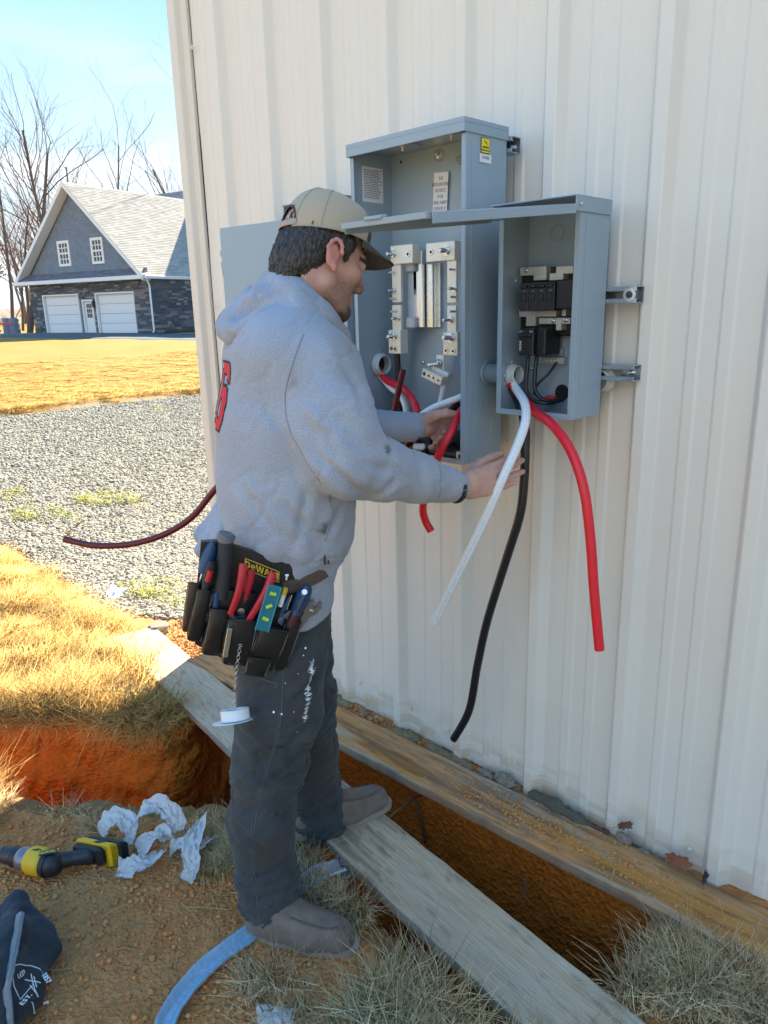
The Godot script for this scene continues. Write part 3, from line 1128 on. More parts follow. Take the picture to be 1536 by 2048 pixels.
func meter_cabinet() -> void:
	steel_set()
	var x0 := -1.738
	var x1 := -1.302
	var y0 := 1.163
	var y1 := 2.062
	var z0 := 0.075
	var z1 := 0.25
	var t := thing("meter_cabinet", "tallest open grey steel cabinet with silver bus bars, its top above the other boxes", "electrical cabinet", Vector3(-1.52, y0, z0))
	open_box(t, x0, x1, y0, y1 - 0.006, z0, z1)
	var b := MB.new()      # cap with a skirt
	b.span(Vector3(x0 - 0.004, y1 - 0.012, z0 - 0.004), Vector3(x1 + 0.004, y1, z1 + 0.012), 0.0008)
	b.span(Vector3(x0 - 0.004, y1 - 0.034, z1 + 0.009), Vector3(x1 + 0.004, y1 - 0.012, z1 + 0.012), 0.0008)
	b.span(Vector3(x1 + 0.001, y1 - 0.034, z0 - 0.004), Vector3(x1 + 0.004, y1 - 0.012, z1 + 0.009), 0.0006)
	b.span(Vector3(x0 - 0.004, y1 - 0.034, z0 - 0.004), Vector3(x0 - 0.001, y1 - 0.012, z1 + 0.009), 0.0006)
	part("top_cap", b, STEEL, t)
	# hub closing plates under the cap
	for cx in [-1.60, -1.42]:
		part("hub_plate", ring_at(Vector3(cx, y1 - 0.012, 0.165), Vector3.DOWN, [Vector2(0.052, 0.0), Vector2(0.052, 0.004), Vector2(0.048, 0.006), Vector2(0.0, 0.006)], 28), STEEL, t)
		b = MB.new()
		bolt(b, Vector3(cx + 0.02, y1 - 0.018, 0.19), 0.004, 0.014, Vector3.DOWN)
		part("bolt", b, BRASSY, t)
	for p in [Vector3(-1.542, 2.025, 0.078)]:
		part("washer", ring_at(p, Vector3.BACK, [Vector2(0.0185, 0.0), Vector2(0.0185, 0.0025), Vector2(0.006, 0.0025), Vector2(0.006, 0.0)], 24), ZINC, t)
		b = MB.new()
		bolt(b, p + Vector3(0, 0, 0.002), 0.0048, 0.009)
		part("bolt", b, ZINC, t)
	knockout(t, Vector3(-1.699, 2.03, 0.078), Vector3.BACK, [0.016])
	part("opening", ring_at(Vector3(-1.692, 2.029, 0.0785), Vector3.BACK, [Vector2(0.0042, 0.0006), Vector2(0.0, 0.0006)], 12), mat("dark_hole", Color(0.008, 0.008, 0.01), 0.9), t)
	knockout(t, Vector3(-1.302, 1.267, 0.1635), Vector3.RIGHT, [0.044, 0.036])
	knockout(t, Vector3(-1.735, 1.255, 0.1882), Vector3.RIGHT, [0.03])
	bushing(t, Vector3(x0 + 0.003, 1.424, 0.152), Vector3.RIGHT, 0.031)
	# labels
	var o := Vector3(-1.734, 2.012, 0.2041)
	var e := Vector3(-1.734, 2.014, 0.1171)
	var f := Vector3(-1.734, 1.913, 0.2062)
	b = MB.new()
	b.box(Vector3(-1.7345, (o.y + f.y) * 0.5 - 0.001, (o.z + e.z) * 0.5), Vector3(0.0008, o.y - f.y, absf(e.z - o.z)))
	part("instruction_label", b, LABEL, t)
	b = MB.new()
	print_lines(b, Vector3(-1.7338, o.y - 0.008, o.z - 0.006), (e - o).normalized() * Vector3(0, 0, 1), Vector3.UP, absf(e.z - o.z) - 0.012, o.y - f.y - 0.016, 17, Vector3.RIGHT)
	part("print", b, INK, t)
	# mounting device card
	b = MB.new()
	var cc := Vector3(-1.529, 1.921, 0.085)
	var tilt := Basis(Vector3.BACK, -0.06)
	b.box(cc, Vector3(0.0555, 0.115, 0.001), tilt, 0.0004)
	part("paper_card", b, LABEL, t)
	var words := ["K4", "MOUNTING", "DEVICE", "FOR", "800 AMP", "SERVICE"]
	for i in 6:
		lettering(words[i], 0.0096, Transform3D(tilt, cc + tilt * Vector3(0, 0.041 - 0.0165 * i, 0.0008)), mat("grey_ink", Color(0.13, 0.12, 0.15), 0.7), t, false)
	for i in 3:
		lettering(["TERMINALS", "FOR CU/AL", "WIRE"][i], 0.0055, Transform3D(Basis(), Vector3(-1.459, 2.005, 0.0783) - Vector3(0, 0.0085 * i - 0.005, 0)), mat("stamp_ink", Color(0.20, 0.21, 0.23), 0.7), t, false)
	# warning and rating labels on the right flank
	var wb := Basis(Vector3.FORWARD, Vector3.UP, Vector3.RIGHT)
	var wc := Vector3(-1.3, 2.004, 0.1713)
	b = MB.new()
	b.box(wc, Vector3(0.037, 0.037, 0.0008), wb)
	part("warning_label", b, INK, t)
	b = MB.new()
	b.box(wc + Vector3(0.0003, 0, 0), Vector3(0.034, 0.034, 0.0008), wb)
	part("warning_label", b, mat("yellow_label", Color(0.83, 0.66, 0.02), 0.5), t)
	lettering("DANGER", 0.005, Transform3D(wb, wc + Vector3(0.0009, -0.004, 0)), INK, t)
	lettering("HIGH VOLTAGE", 0.0034, Transform3D(wb, wc + Vector3(0.0009, -0.0115, 0)), INK, t)
	b = MB.new()
	b.tube([wc + Vector3(0.0009, 0.012, 0.006), wc + Vector3(0.0009, 0.006, 0.0), wc + Vector3(0.0009, 0.009, -0.001), wc + Vector3(0.0009, 0.003, -0.006)], 0.0009, 5)
	part("bolt_sign", b, INK, t)
	wc = Vector3(-1.3, 1.973, 0.1706)
	b = MB.new()
	b.box(wc, Vector3(0.050, 0.021, 0.0008), wb)
	part("rating_label", b, LABEL, t)
	lettering("K4-800", 0.007, Transform3D(wb, wc + Vector3(0.0006, 0.002, 0)), mat("grey_ink", Color(0.13, 0.12, 0.15), 0.7), t, false)
	# bus bars, lugs and their standoffs
	var zf := 0.168
	for L in [[Vector3(-1.659, 1.781, 0.168), Vector3(-1.568, 1.727, 0.168)], [Vector3(-1.514, 1.778, 0.168), Vector3(-1.407, 1.726, 0.168)], [Vector3(-1.675, 1.533, 0.168), Vector3(-1.623, 1.461, 0.168)], [Vector3(-1.45, 1.528, 0.168), Vector3(-1.396, 1.461, 0.168)]]:
		b = MB.new()
		b.span(Vector3(L[0].x, L[0].y, zf - 0.036), Vector3(L[1].x, L[1].y, zf), 0.0015)
		part("terminal_lug", b, BRASSY, t)
	for L in [[Vector3(-1.662, 1.738, 0.16), Vector3(-1.625, 1.616, 0.16)], [Vector3(-1.664, 1.608, 0.16), Vector3(-1.627, 1.53, 0.16)], [Vector3(-1.441, 1.731, 0.16), Vector3(-1.407, 1.61, 0.16)], [Vector3(-1.441, 1.603, 0.16), Vector3(-1.407, 1.525, 0.16)]]:
		b = MB.new()
		b.span(Vector3(L[0].x, L[0].y, 0.150), Vector3(L[1].x, L[1].y, 0.160), 0.001)
		part("bus_bar", b, BRASSY, t)
	for L in [[Vector3(-1.629, 1.734, 0.15), Vector3(-1.585, 1.54, 0.15)], [Vector3(-1.412, 1.727, 0.15), Vector3(-1.382, 1.505, 0.15)]]:
		b = MB.new()
		b.span(Vector3(L[0].x, L[0].y, 0.079), Vector3(L[1].x, L[1].y, 0.128), 0.004)
		b.span(Vector3(L[0].x + 0.006, L[0].y + 0.002, 0.122), Vector3(L[1].x - 0.003, L[0].y - 0.03, 0.142), 0.004)
		b.span(Vector3(L[0].x + 0.004, L[1].y + 0.03, 0.122), Vector3(L[1].x - 0.003, L[1].y - 0.002, 0.142), 0.004)
		part("standoff", b, mat("grey_insulator", Color(0.42, 0.45, 0.49), 0.5), t)
	var g0 := Vector3(-1.604, 1.767, 0.125)
	var g1 := Vector3(-1.534, 1.538, 0.125)
	b = MB.new()
	b.span(Vector3(g0.x, g0.y, 0.079), Vector3(g0.x + 0.036, g1.y, 0.128), 0.003)
	b.span(Vector3(g0.x + 0.04, g0.y - 0.04, 0.079), Vector3(g1.x - 0.006, g1.y, 0.112), 0.002)
	b.span(Vector3(g1.x - 0.006, g0.y - 0.04, 0.079), Vector3(g1.x + 0.006, g1.y, 0.09), 0.001)
	part("mounting_channel", b, ZINC, t)
	for q in [[Vector3(-1.647, 1.757, 0.168), 0.007, 0.026], [Vector3(-1.436, 1.753, 0.168), 0.0075, 0.03], [Vector3(-1.648, 1.515, 0.168), 0.007, 0.03], [Vector3(-1.421, 1.513, 0.168), 0.0075, 0.032], [Vector3(-1.653, 1.651, 0.161), 0.0045, 0.024], [Vector3(-1.638, 1.568, 0.161), 0.005, 0.026], [Vector3(-1.412, 1.649, 0.161), 0.005, 0.026], [Vector3(-1.427, 1.562, 0.161), 0.0055, 0.032]]:
		b = MB.new()
		bolt(b, q[0], q[1], q[2])
		part("bolt", b, ZINC, t)
	for q in [Vector3(-1.651, 1.704, 0.161), Vector3(-1.649, 1.627, 0.161), Vector3(-1.646, 1.589, 0.161), Vector3(-1.414, 1.701, 0.161), Vector3(-1.41, 1.626, 0.161), Vector3(-1.41, 1.586, 0.161)]:
		part("stud", ring_at(q, Vector3.BACK, [Vector2(0.0036, 0.0), Vector2(0.0036, 0.020), Vector2(0.0022, 0.0235), Vector2(0.0, 0.024)], 12), ZINC, t)
	for q in [[Vector3(-1.585, 1.753, 0.1685), 0.0062], [Vector3(-1.494, 1.753, 0.1685), 0.0062], [Vector3(-1.661, 1.477, 0.1685), 0.0048], [Vector3(-1.644, 1.475, 0.1685), 0.0062], [Vector3(-1.438, 1.475, 0.1685), 0.0055], [Vector3(-1.411, 1.474, 0.1685), 0.0055]]:
		part("set_screw", ring_at(q[0], Vector3.BACK, [Vector2(q[1] * 1.5, 0.0), Vector2(q[1] * 1.35, 0.0015), Vector2(q[1] * 0.8, 0.0015), Vector2(q[1] * 0.75, -0.004)], 18), ZINC, t)
		part("opening", ring_at(q[0], Vector3.BACK, [Vector2(q[1] * 0.78, 0.0004), Vector2(0.0, 0.0004)], 6), mat("dark_hole", Color(0.008, 0.008, 0.01), 0.9), t)
	# neutral lug on its stud
	var tb := Basis(Vector3.BACK, -0.30)
	var nc := Vector3(-1.501, 1.395, 0.15)
	b = MB.new()
	b.box(nc, Vector3(0.082, 0.027, 0.024), tb, 0.0012)
	b.box(nc + Vector3(0.012, 0.012, -0.022), Vector3(0.068, 0.02, 0.02), tb, 0.0012)
	part("neutral_bar", b, BRASSY, t)
	b = MB.new()
	b.box(Vector3(-1.502, 1.431, 0.118), Vector3(0.03, 0.055, 0.006), Basis(), 0.001)
	part("neutral_plate", b, BRASSY, t)
	b = MB.new()
	bolt(b, Vector3(-1.505, 1.432, 0.122), 0.0075, 0.042, Vector3(-0.25, -0.05, 1).normalized())
	part("bolt", b, ZINC, t)
	for i in 4:
		var q := nc + tb * Vector3(-0.030 + 0.0195 * i, 0.0, 0.0122)
		part("set_screw", ring_at(q, Vector3.BACK, [Vector2(0.0068, 0.0), Vector2(0.006, 0.001), Vector2(0.0042, 0.001), Vector2(0.004, -0.003)], 16), ZINC, t)
		part("opening", ring_at(q, Vector3.BACK, [Vector2(0.0041, 0.0004), Vector2(0.0, 0.0004)], 6), mat("dark_hole", Color(0.008, 0.008, 0.01), 0.9), t)
	part("stud", ring_at(Vector3(-1.607, 1.431, 0.079), Vector3.BACK, [Vector2(0.006, 0.0), Vector2(0.006, 0.006), Vector2(0.003, 0.007), Vector2(0.0, 0.007)], 12), ZINC, t)
	# black blocks filling the cabinet bottom
	b = MB.new()
	b.span(Vector3(x0 + 0.05, y0 + 0.016, 0.082), Vector3(x1 - 0.006, y0 + 0.062, 0.15), 0.004)
	b.span(Vector3(x0 + 0.02, y0 + 0.010, 0.15), Vector3(x1 - 0.006, y0 + 0.030, 0.235), 0.003)
	part("dark_block", b, BLACKP, t)
	b = MB.new()
	b.box(Vector3(-1.33, 1.186, 0.236), Vector3(0.016, 0.022, 0.014), Basis(), 0.001)
	b.box(Vector3(-1.521, 1.154, 0.236), Vector3(0.022, 0.010, 0.010), Basis(), 0.001)
	part("ground_lug", b, BRASSY, t)
	part("opening", ring_at(Vector3(-1.324, 1.184, 0.2435), Vector3.BACK, [Vector2(0.006, 0.0), Vector2(0.0, 0.0)], 14), mat("dark_hole", Color(0.008, 0.008, 0.01), 0.9), t)

func breaker_box() -> void:
	var x0 := -1.222
	var x1 := -0.984
	var y0 := 1.314
	var y1 := 1.845
	var z0 := 0.075
	var z1 := 0.212
	var t := thing("breaker_box", "smaller open grey breaker box with black breakers, its door propped up over the cables", "breaker box", Vector3(-1.1, y0, z0))
	open_box(t, x0, x1, y0, y1 - 0.004, z0, z1)
	var b := MB.new()
	b.span(Vector3(x0 - 0.004, y1 - 0.003, z0 - 0.002), Vector3(x1 + 0.004, y1, z1 + 0.030), 0.0008)
	b.span(Vector3(x1 + 0.001, y1 - 0.036, z0 - 0.002), Vector3(x1 + 0.004, y1 - 0.003, z1 + 0.030), 0.0008)
	b.span(Vector3(x0 - 0.004, y1 - 0.036, z0 - 0.002), Vector3(x0 - 0.001, y1 - 0.003, z1 + 0.030), 0.0008)
	part("top_cap", b, STEEL, t)
	for q in [Vector3(-1.15, y1, 0.16), Vector3(-1.05, y1, 0.2)]:
		b = MB.new()
		bolt(b, q, 0.003, 0.005, Vector3.UP)
		part("bolt", b, ZINC, t)
	b = MB.new()
	bolt(b, Vector3(x1 + 0.004, y1 - 0.020, z1 + 0.012), 0.003, 0.006, Vector3.RIGHT)
	part("bolt", b, ZINC, t)
	# door swung up: hinged under the cap, drooping a little
	var hinge := Vector3(0, y1 - 0.022, z1 + 0.032)
	var d := Vector3(0, -0.052, 0.51).normalized()
	var up := Vector3(0, d.z, -d.y)
	var db := Basis(Vector3.RIGHT, up, d)
	b = MB.new()
	var dm := Vector3(-1.103, hinge.y, hinge.z)
	b.box(dm + d * 0.255, Vector3(0.246, 0.0025, 0.51), db, 0.0008)
	b.box(dm + d * 0.255 + Vector3(0.1225, 0, 0) - up * 0.010, Vector3(0.0025, 0.02, 0.51), db, 0.0008)
	b.box(dm + d * 0.255 - Vector3(0.1225, 0, 0) - up * 0.010, Vector3(0.0025, 0.02, 0.51), db, 0.0008)
	var lid := part("door", b, STEEL, t)
	b = MB.new()
	b.box(dm + d * 0.517 - up * 0.004, Vector3(0.236, 0.012, 0.014), db, 0.001)
	part("door_edge", b, STEEL, lid)
	b = MB.new()
	b.box(dm + d * 0.519 + up * 0.004 - Vector3(0.02, 0, 0), Vector3(0.05, 0.008, 0.02), db, 0.002)
	part("door_latch", b, STEEL, lid)
	b = MB.new()
	b.box(dm + d * 0.30 - up * 0.0022, Vector3(0.14, 0.0006, 0.12), db)
	part("wiring_label", b, LABEL, lid)
	# inside
	part("knockout", ring_at(Vector3(-1.132, 1.78, 0.079), Vector3.BACK, [Vector2(0.021, 0.0), Vector2(0.02, 0.0012), Vector2(0.014, 0.002), Vector2(0.0, 0.0022)], 28), STEEL, t)
	bushing(t, Vector3(x0 + 0.003, 1.414, 0.150), Vector3.RIGHT, 0.026)
	knockout(t, Vector3(-0.9845, 1.367, 0.1774), Vector3.RIGHT, [0.031, 0.022, 0.013])
	b = MB.new()
	b.span(Vector3(x0 + 0.0035, y0 + 0.08, 0.196), Vector3(x0 + 0.0055, y1 - 0.06, 0.199))
	part("door_stop", b, mat("pale_edge", Color(0.55, 0.58, 0.58), 0.5), t)
	# breaker chassis
	b = MB.new()
	var c0 := Vector3(-1.262, 1.706, 0.1)
	var c1 := Vector3(-1.065, 1.517, 0.1)
	b.span(Vector3(c0.x, c0.y, 0.079), Vector3(c0.x + 0.035, Vector3(-1.26, 1.633, 0.1).y, 0.135), 0.003)
	b.span(Vector3(c0.x + 0.015, c0.y - 0.012, 0.079), Vector3(x1 - 0.02, c1.y, 0.108), 0.003)
	part("breaker_chassis", b, BLACKP, t)
	for L in [[Vector3(-1.211, 1.696, 0.13), Vector3(-1.129, 1.675, 0.13)], [Vector3(-1.099, 1.693, 0.13), Vector3(-1.049, 1.674, 0.13)], [Vector3(-1.164, 1.676, 0.135), Vector3(-1.125, 1.661, 0.135)], [Vector3(-1.115, 1.677, 0.135), Vector3(-1.074, 1.659, 0.135)], [Vector3(-1.211, 1.586, 0.13), Vector3(-1.094, 1.568, 0.13)], [Vector3(-1.146, 1.565, 0.13), Vector3(-1.051, 1.549, 0.13)], [Vector3(-1.187, 1.569, 0.13), Vector3(-1.158, 1.544, 0.13)], [Vector3(-1.09, 1.562, 0.135), Vector3(-1.074, 1.533, 0.135)], [Vector3(-1.074, 1.592, 0.135), Vector3(-1.062, 1.569, 0.135)]]:
		b = MB.new()
		b.span(Vector3(L[0].x, L[0].y, 0.106), Vector3(L[1].x, L[1].y, L[0].z), 0.0008)
		part("bus_stab", b, mat("dull_bar", Color(0.62, 0.60, 0.54), 0.45, 0.5), t)
	for q in [Vector3(-1.189, 1.688, 0.131), Vector3(-1.1, 1.557, 0.131), Vector3(-1.063, 1.559, 0.131), Vector3(-1.223, 1.662, 0.136), Vector3(-1.198, 1.426, 0.08)]:
		b = MB.new()
		bolt(b, q, 0.0035, 0.006)
		part("bolt", b, ZINC, t)
	# four narrow breakers side by side, and the two-pole breaker below
	var p0 := Vector3(-1.173, 1.655, 0.19)
	var p1 := Vector3(-1.068, 1.583, 0.19)
	var bw := (p1.x - p0.x) / 4.0
	for i in 4:
		b = MB.new()
		var xl := p0.x + bw * i
		b.span(Vector3(xl + 0.0006, p1.y, 0.11), Vector3(xl + bw - 0.0006, p0.y, 0.182), 0.0015)
		b.span(Vector3(xl + 0.002, p0.y - 0.006, 0.180), Vector3(xl + bw - 0.002, p0.y - 0.014, 0.190), 0.002)
		b.span(Vector3(xl + bw * 0.28, p0.y - 0.028, 0.180), Vector3(xl + bw * 0.72, p0.y - 0.046, 0.186), 0.0015)
		part("breaker", b, BLACKP, t)
		lettering("15 A", 0.003, Transform3D(Basis(), Vector3(xl + bw * 0.5, p0.y - 0.0215, 0.1822)), mat("pale_print", Color(0.5, 0.5, 0.5), 0.7), t, false)
	b = MB.new()
	b.span(Vector3(p1.x, p1.y + 0.004, 0.108), Vector3(x1 - 0.012, p0.y + 0.004, 0.176), 0.003)
	part("breaker_housing", b, BLACKP, t)
	b = MB.new()
	var q0 := Vector3(-1.171, 1.539, 0.19)
	var q1 := Vector3(-1.126, 1.469, 0.19)
	b.span(Vector3(q0.x, q1.y, 0.100), Vector3(q1.x + 0.0005, q0.y, 0.186), 0.0025)
	b.span(Vector3(q0.x + 0.003, q0.y - 0.013, 0.184), Vector3(q1.x - 0.002, q0.y - 0.021, 0.196), 0.002)
	b.span(Vector3(q0.x + (q1.x - q0.x) * 0.5 - 0.0006, q1.y + 0.002, 0.184), Vector3(q0.x + (q1.x - q0.x) * 0.5 + 0.0006, q0.y - 0.002, 0.1868))
	part("main_breaker", b, BLACKP, t)
	b = MB.new()
	b.span(Vector3(q1.x + 0.001, q1.y, 0.096), Vector3(q1.x + 0.028, q0.y + 0.002, 0.172), 0.003)
	part("main_breaker", b, BLACKP, t)
	lettering("60", 0.0055, Transform3D(Basis(), Vector3(q0.x + 0.0065, q0.y - 0.0075, 0.1863)), mat("pale_print", Color(0.5, 0.5, 0.5), 0.7), t, false)
	lettering("60", 0.0055, Transform3D(Basis(), Vector3(q1.x - 0.0065, q0.y - 0.0075, 0.1863)), mat("pale_print", Color(0.5, 0.5, 0.5), 0.7), t, false)
	lettering("120/240", 0.0055, Transform3D(Basis(Vector3.BACK, PI * 0.5), Vector3(q0.x + 0.0065, (q0.y + q1.y) * 0.5 - 0.010, 0.1863)), mat("white_print", Color(0.75, 0.75, 0.75), 0.7), t)
	for q in [Vector3(-1.132, 1.535, 0.173), Vector3(-1.112, 1.539, 0.173), Vector3(-1.13, 1.476, 0.173), Vector3(-1.101, 1.482, 0.173)]:
		part("rivet", ring_at(q, Vector3.BACK, [Vector2(0.0016, 0.0), Vector2(0.001, 0.001), Vector2(0.0, 0.001)], 8), ZINC, t)
	# neutral strip and bracket
	b = MB.new()
	b.span(Vector3(-1.165, 1.46, 0.098), Vector3(-1.085, 1.442, 0.08), 0.001)
	part("neutral_bar", b, mats["dull_bar"], t)
	for i in 5:
		b = MB.new()
		bolt(b, Vector3(-1.154, 1.449, 0.0985) + Vector3(0.0125 * i, 0.0005 * i, 0), 0.0025, 0.004)
		part("set_screw", b, ZINC, t)
	b = MB.new()
	b.span(Vector3(-1.142, 1.484, 0.088), Vector3(-1.096, 1.465, 0.08), 0.001)
	part("bracket", b, STEEL, t)
	part("opening", ring_at(Vector3(-1.098, 1.365, 0.0785), Vector3.BACK, [Vector2(0.0, 0.0006), Vector2(0.022, 0.0006)], 24), mat("dark_hole", Color(0.008, 0.008, 0.01), 0.9), t)
	b = MB.new()
	b.box(Vector3(-1.119, 1.349, 0.1), Vector3(0.03, 0.014, 0.03), Basis(Vector3.UP, 0.3), 0.003)
	part("red_connector", b, mat("red_pvc", Color(0.62, 0.015, 0.02), 0.4), t)

func side_box() -> void:
	var x0 := -2.085
	var x1 := -1.79
	var t := thing("meter_box", "grey meter box behind the man's cap with its flat door swung out to the left", "meter box", Vector3(-1.95, 1.2, 0.075))
	open_box(t, x0, x1, 1.22, 1.935, 0.075, 0.235)
	var b := MB.new()
	b.span(Vector3(x0 - 0.003, 1.932, 0.073), Vector3(x1 + 0.003, 1.935, 0.24), 0.0008)
	part("top_cap", b, STEEL, t)
	b = MB.new()
	var hb := Basis(Vector3.UP, 0.10)
	var hp := Vector3(x0 - 0.002, 1.555, 0.235)
	b.box(hp + hb * Vector3(-0.165, 0, 0.0), Vector3(0.33, 0.67, 0.003), hb, 0.0008)
	b.box(hp + hb * Vector3(-0.3285, 0, -0.012), Vector3(0.003, 0.67, 0.024), hb, 0.0008)
	for y in [0.25, 0.21]:
		b.box(hp + hb * Vector3(-0.336, y, -0.004), Vector3(0.014, 0.022, 0.003), hb, 0.0008)
	var dr := part("door", b, STEEL, t)
	b = MB.new()
	b.box(hp + hb * Vector3(-0.334, 0.185, 0.004), Vector3(0.009, 0.028, 0.004), hb, 0.001)
	part("door_latch", b, BRASSY, dr)
	b = MB.new()
	bolt(b, Vector3(x0 + 0.01, 1.86, 0.08), 0.004, 0.012, Vector3.RIGHT)
	part("bolt", b, ZINC, t)
	# flat channel between this box and the tall cabinet
	b = MB.new()
	b.span(Vector3(-1.79, 1.22, 0.08), Vector3(-1.745, 1.945, 0.19), 0.002)
	part("raceway", b, STEEL, t)

func channel(x0: float, x1: float, y: float, label: String, washer: bool) -> void:
	var t := thing("strut_channel", label, "strut channel", Vector3(x0, y, 0.033), Basis(), "strut channels behind the boxes")
	var b := MB.new()
	var h := 0.0205
	var L := x1 - x0
	b.box(Vector3(x0 + L * 0.5, y, 0.0345), Vector3(L, 0.041, 0.0025))
	for s in [-1.0, 1.0]:
		b.box(Vector3(x0 + L * 0.5, y + s * (h - 0.00125), 0.053), Vector3(L, 0.0025, 0.0395), Basis(), 0.0005)
		b.box(Vector3(x0 + L * 0.5, y + s * (h - 0.006), 0.0725), Vector3(L, 0.0095, 0.0025), Basis(), 0.0005)
		b.box(Vector3(x0 + L * 0.5, y + s * (h - 0.0108), 0.069), Vector3(L, 0.0022, 0.0075), Basis(), 0.0005)
	part("channel", b, mat("galvanised", Color(0.40, 0.46, 0.52), 0.34, 0.75, {"rtex": noise_tex("zinc_rough", 2, 0.03, 3, 0.4, 1.0), "scale": 5.0}), t)
	var x := x1 - 0.062
	while x > x0 + 0.03:
		b = MB.new()
		var poly := PackedVector2Array()
		for k in 20:
			var a := TAU * k / 20
			poly.append(Vector2(cos(a) * 0.0068 + (0.0075 if cos(a) > 0.0 else -0.0075), sin(a) * 0.0068))
		b.prism(poly, Transform3D(Basis(), Vector3(x, y, 0.0358)), 0.0, 0.0004)
		part("slot", b, mat("slot_shade", Color(0.30, 0.30, 0.27), 0.7), t)
		x -= 0.05
	if washer:
		part("washer", ring_at(Vector3(x1 - 0.018, y, 0.073), Vector3.BACK, [Vector2(0.0165, 0.0), Vector2(0.0165, 0.0022), Vector2(0.006, 0.0022)], 24), ZINC, t)
		b = MB.new()
		bolt(b, Vector3(x1 - 0.018, y, 0.075), 0.0045, 0.008)
		part("bolt", b, mat("dark_bolt", Color(0.08, 0.08, 0.09), 0.4, 0.6), t)
	else:
		b = MB.new()
		bolt(b, Vector3(x1 - 0.022, y, 0.036), 0.005, 0.014)
		part("bolt", b, ZINC, t)

func struts_and_conduits() -> void:
	channel(-1.86, -1.286, 2.018, "galvanised strut channel behind the top of the tallest cabinet", false)
	channel(-1.75, -0.902, 1.618, "galvanised strut channel with white washer, upper one beside the breaker box", true)
	channel(-1.75, -0.896, 1.424, "galvanised strut channel without washer, lower one beside the breaker box", false)
	var gp := mat("grey_pvc", Color(0.21, 0.27, 0.30), 0.45)
	var t := thing("conduit_nipple", "short grey conduit nipple joining the tall cabinet to the breaker box", "conduit", Vector3(-1.262, 1.414, 0.150))
	var b := MB.new()
	b.tube([Vector3(-1.301, 1.414, 0.150), Vector3(-1.223, 1.414, 0.150)], 0.027, 28)
	part("pipe", b, gp, t)
	part("locknut", ring_at(Vector3(-1.301, 1.414, 0.150), Vector3.RIGHT, [Vector2(0.036, 0.0), Vector2(0.037, 0.004), Vector2(0.034, 0.009), Vector2(0.028, 0.010)], 16), gp, t)
	part("locknut", ring_at(Vector3(-1.224, 1.414, 0.150), Vector3.LEFT, [Vector2(0.036, 0.0), Vector2(0.036, 0.006), Vector2(0.028, 0.007)], 16), ZINC, t)
	t = thing("conduit_hub", "round grey plastic hub behind the lower right edge of the breaker box", "conduit", Vector3(-1.0, 1.402, 0.05))
	part("hub", ring_at(Vector3(-0.995, 1.402, 0.034), Vector3.BACK, [Vector2(0.034, 0.0), Vector2(0.034, 0.012), Vector2(0.029, 0.018), Vector2(0.027, 0.040)], 28), mat("pale_pvc", Color(0.55, 0.56, 0.53), 0.45), t)
	t = thing("conduit_elbow", "grey conduit nipple between the meter box and the tallest cabinet", "conduit", Vector3(-1.76, 1.424, 0.152))
	b = MB.new()
	b.tube([Vector3(-1.80, 1.424, 0.152), Vector3(-1.739, 1.424, 0.152)], 0.03, 24)
	part("pipe", b, gp, t)

# ---------------------------------------------------------------- cables
func cable(label: String, pts: Array, r: float, m: Material, copper := true, group := "") -> void:
	var path := curve(pts, 9)
	var t := thing("cable", label, "cable", pts[0], Basis(), group)
	var b := MB.new()
	b.tube(path, r, 14)
	part("insulation", b, m, t)
	if m.resource_name == "white_cable" and group == "":      # maker's print repeated along the jacket
		var pr := MB.new()
		for i in range(4, path.size() - 2):
			var d: Vector3 = (path[i + 1] - path[i]).normalized()
			var out := (Vector3(0.62, 0.1, 0.78) - d * d.dot(Vector3(0.62, 0.1, 0.78))).normalized()
			var bs := Basis(d.cross(out), d, out)
			for k in 3:
				if (i * 3 + k) % 5 == 0:
					continue
				pr.box(path[i].lerp(path[i + 1], k / 3.0) + out * (r - 0.0002), Vector3(0.0022, path[i].distance_to(path[i + 1]) * 0.2, 0.0008), bs)
		var po := part("print", pr, mat("faint_print", Color(0.50, 0.54, 0.58), 0.7), t)
		po.set_meta("kind", "stuff")
	if copper:
		var e: Vector3 = path[-1]
		var d: Vector3 = (path[-1] - path[-2]).normalized()
		var k := MB.new()
		for i in 7:
			var a := TAU * i / 6
			var bs := along(d)
			var o := Vector3.ZERO if i == 6 else (bs.x * cos(a) + bs.z * sin(a)) * r * 0.44
			k.tube([e - d * 0.002 + o, e + d * 0.0012 + o], r * 0.24, 8)
		part("strands", k, mat("aluminium_strand", Color(0.55, 0.50, 0.44), 0.4, 0.6), t)

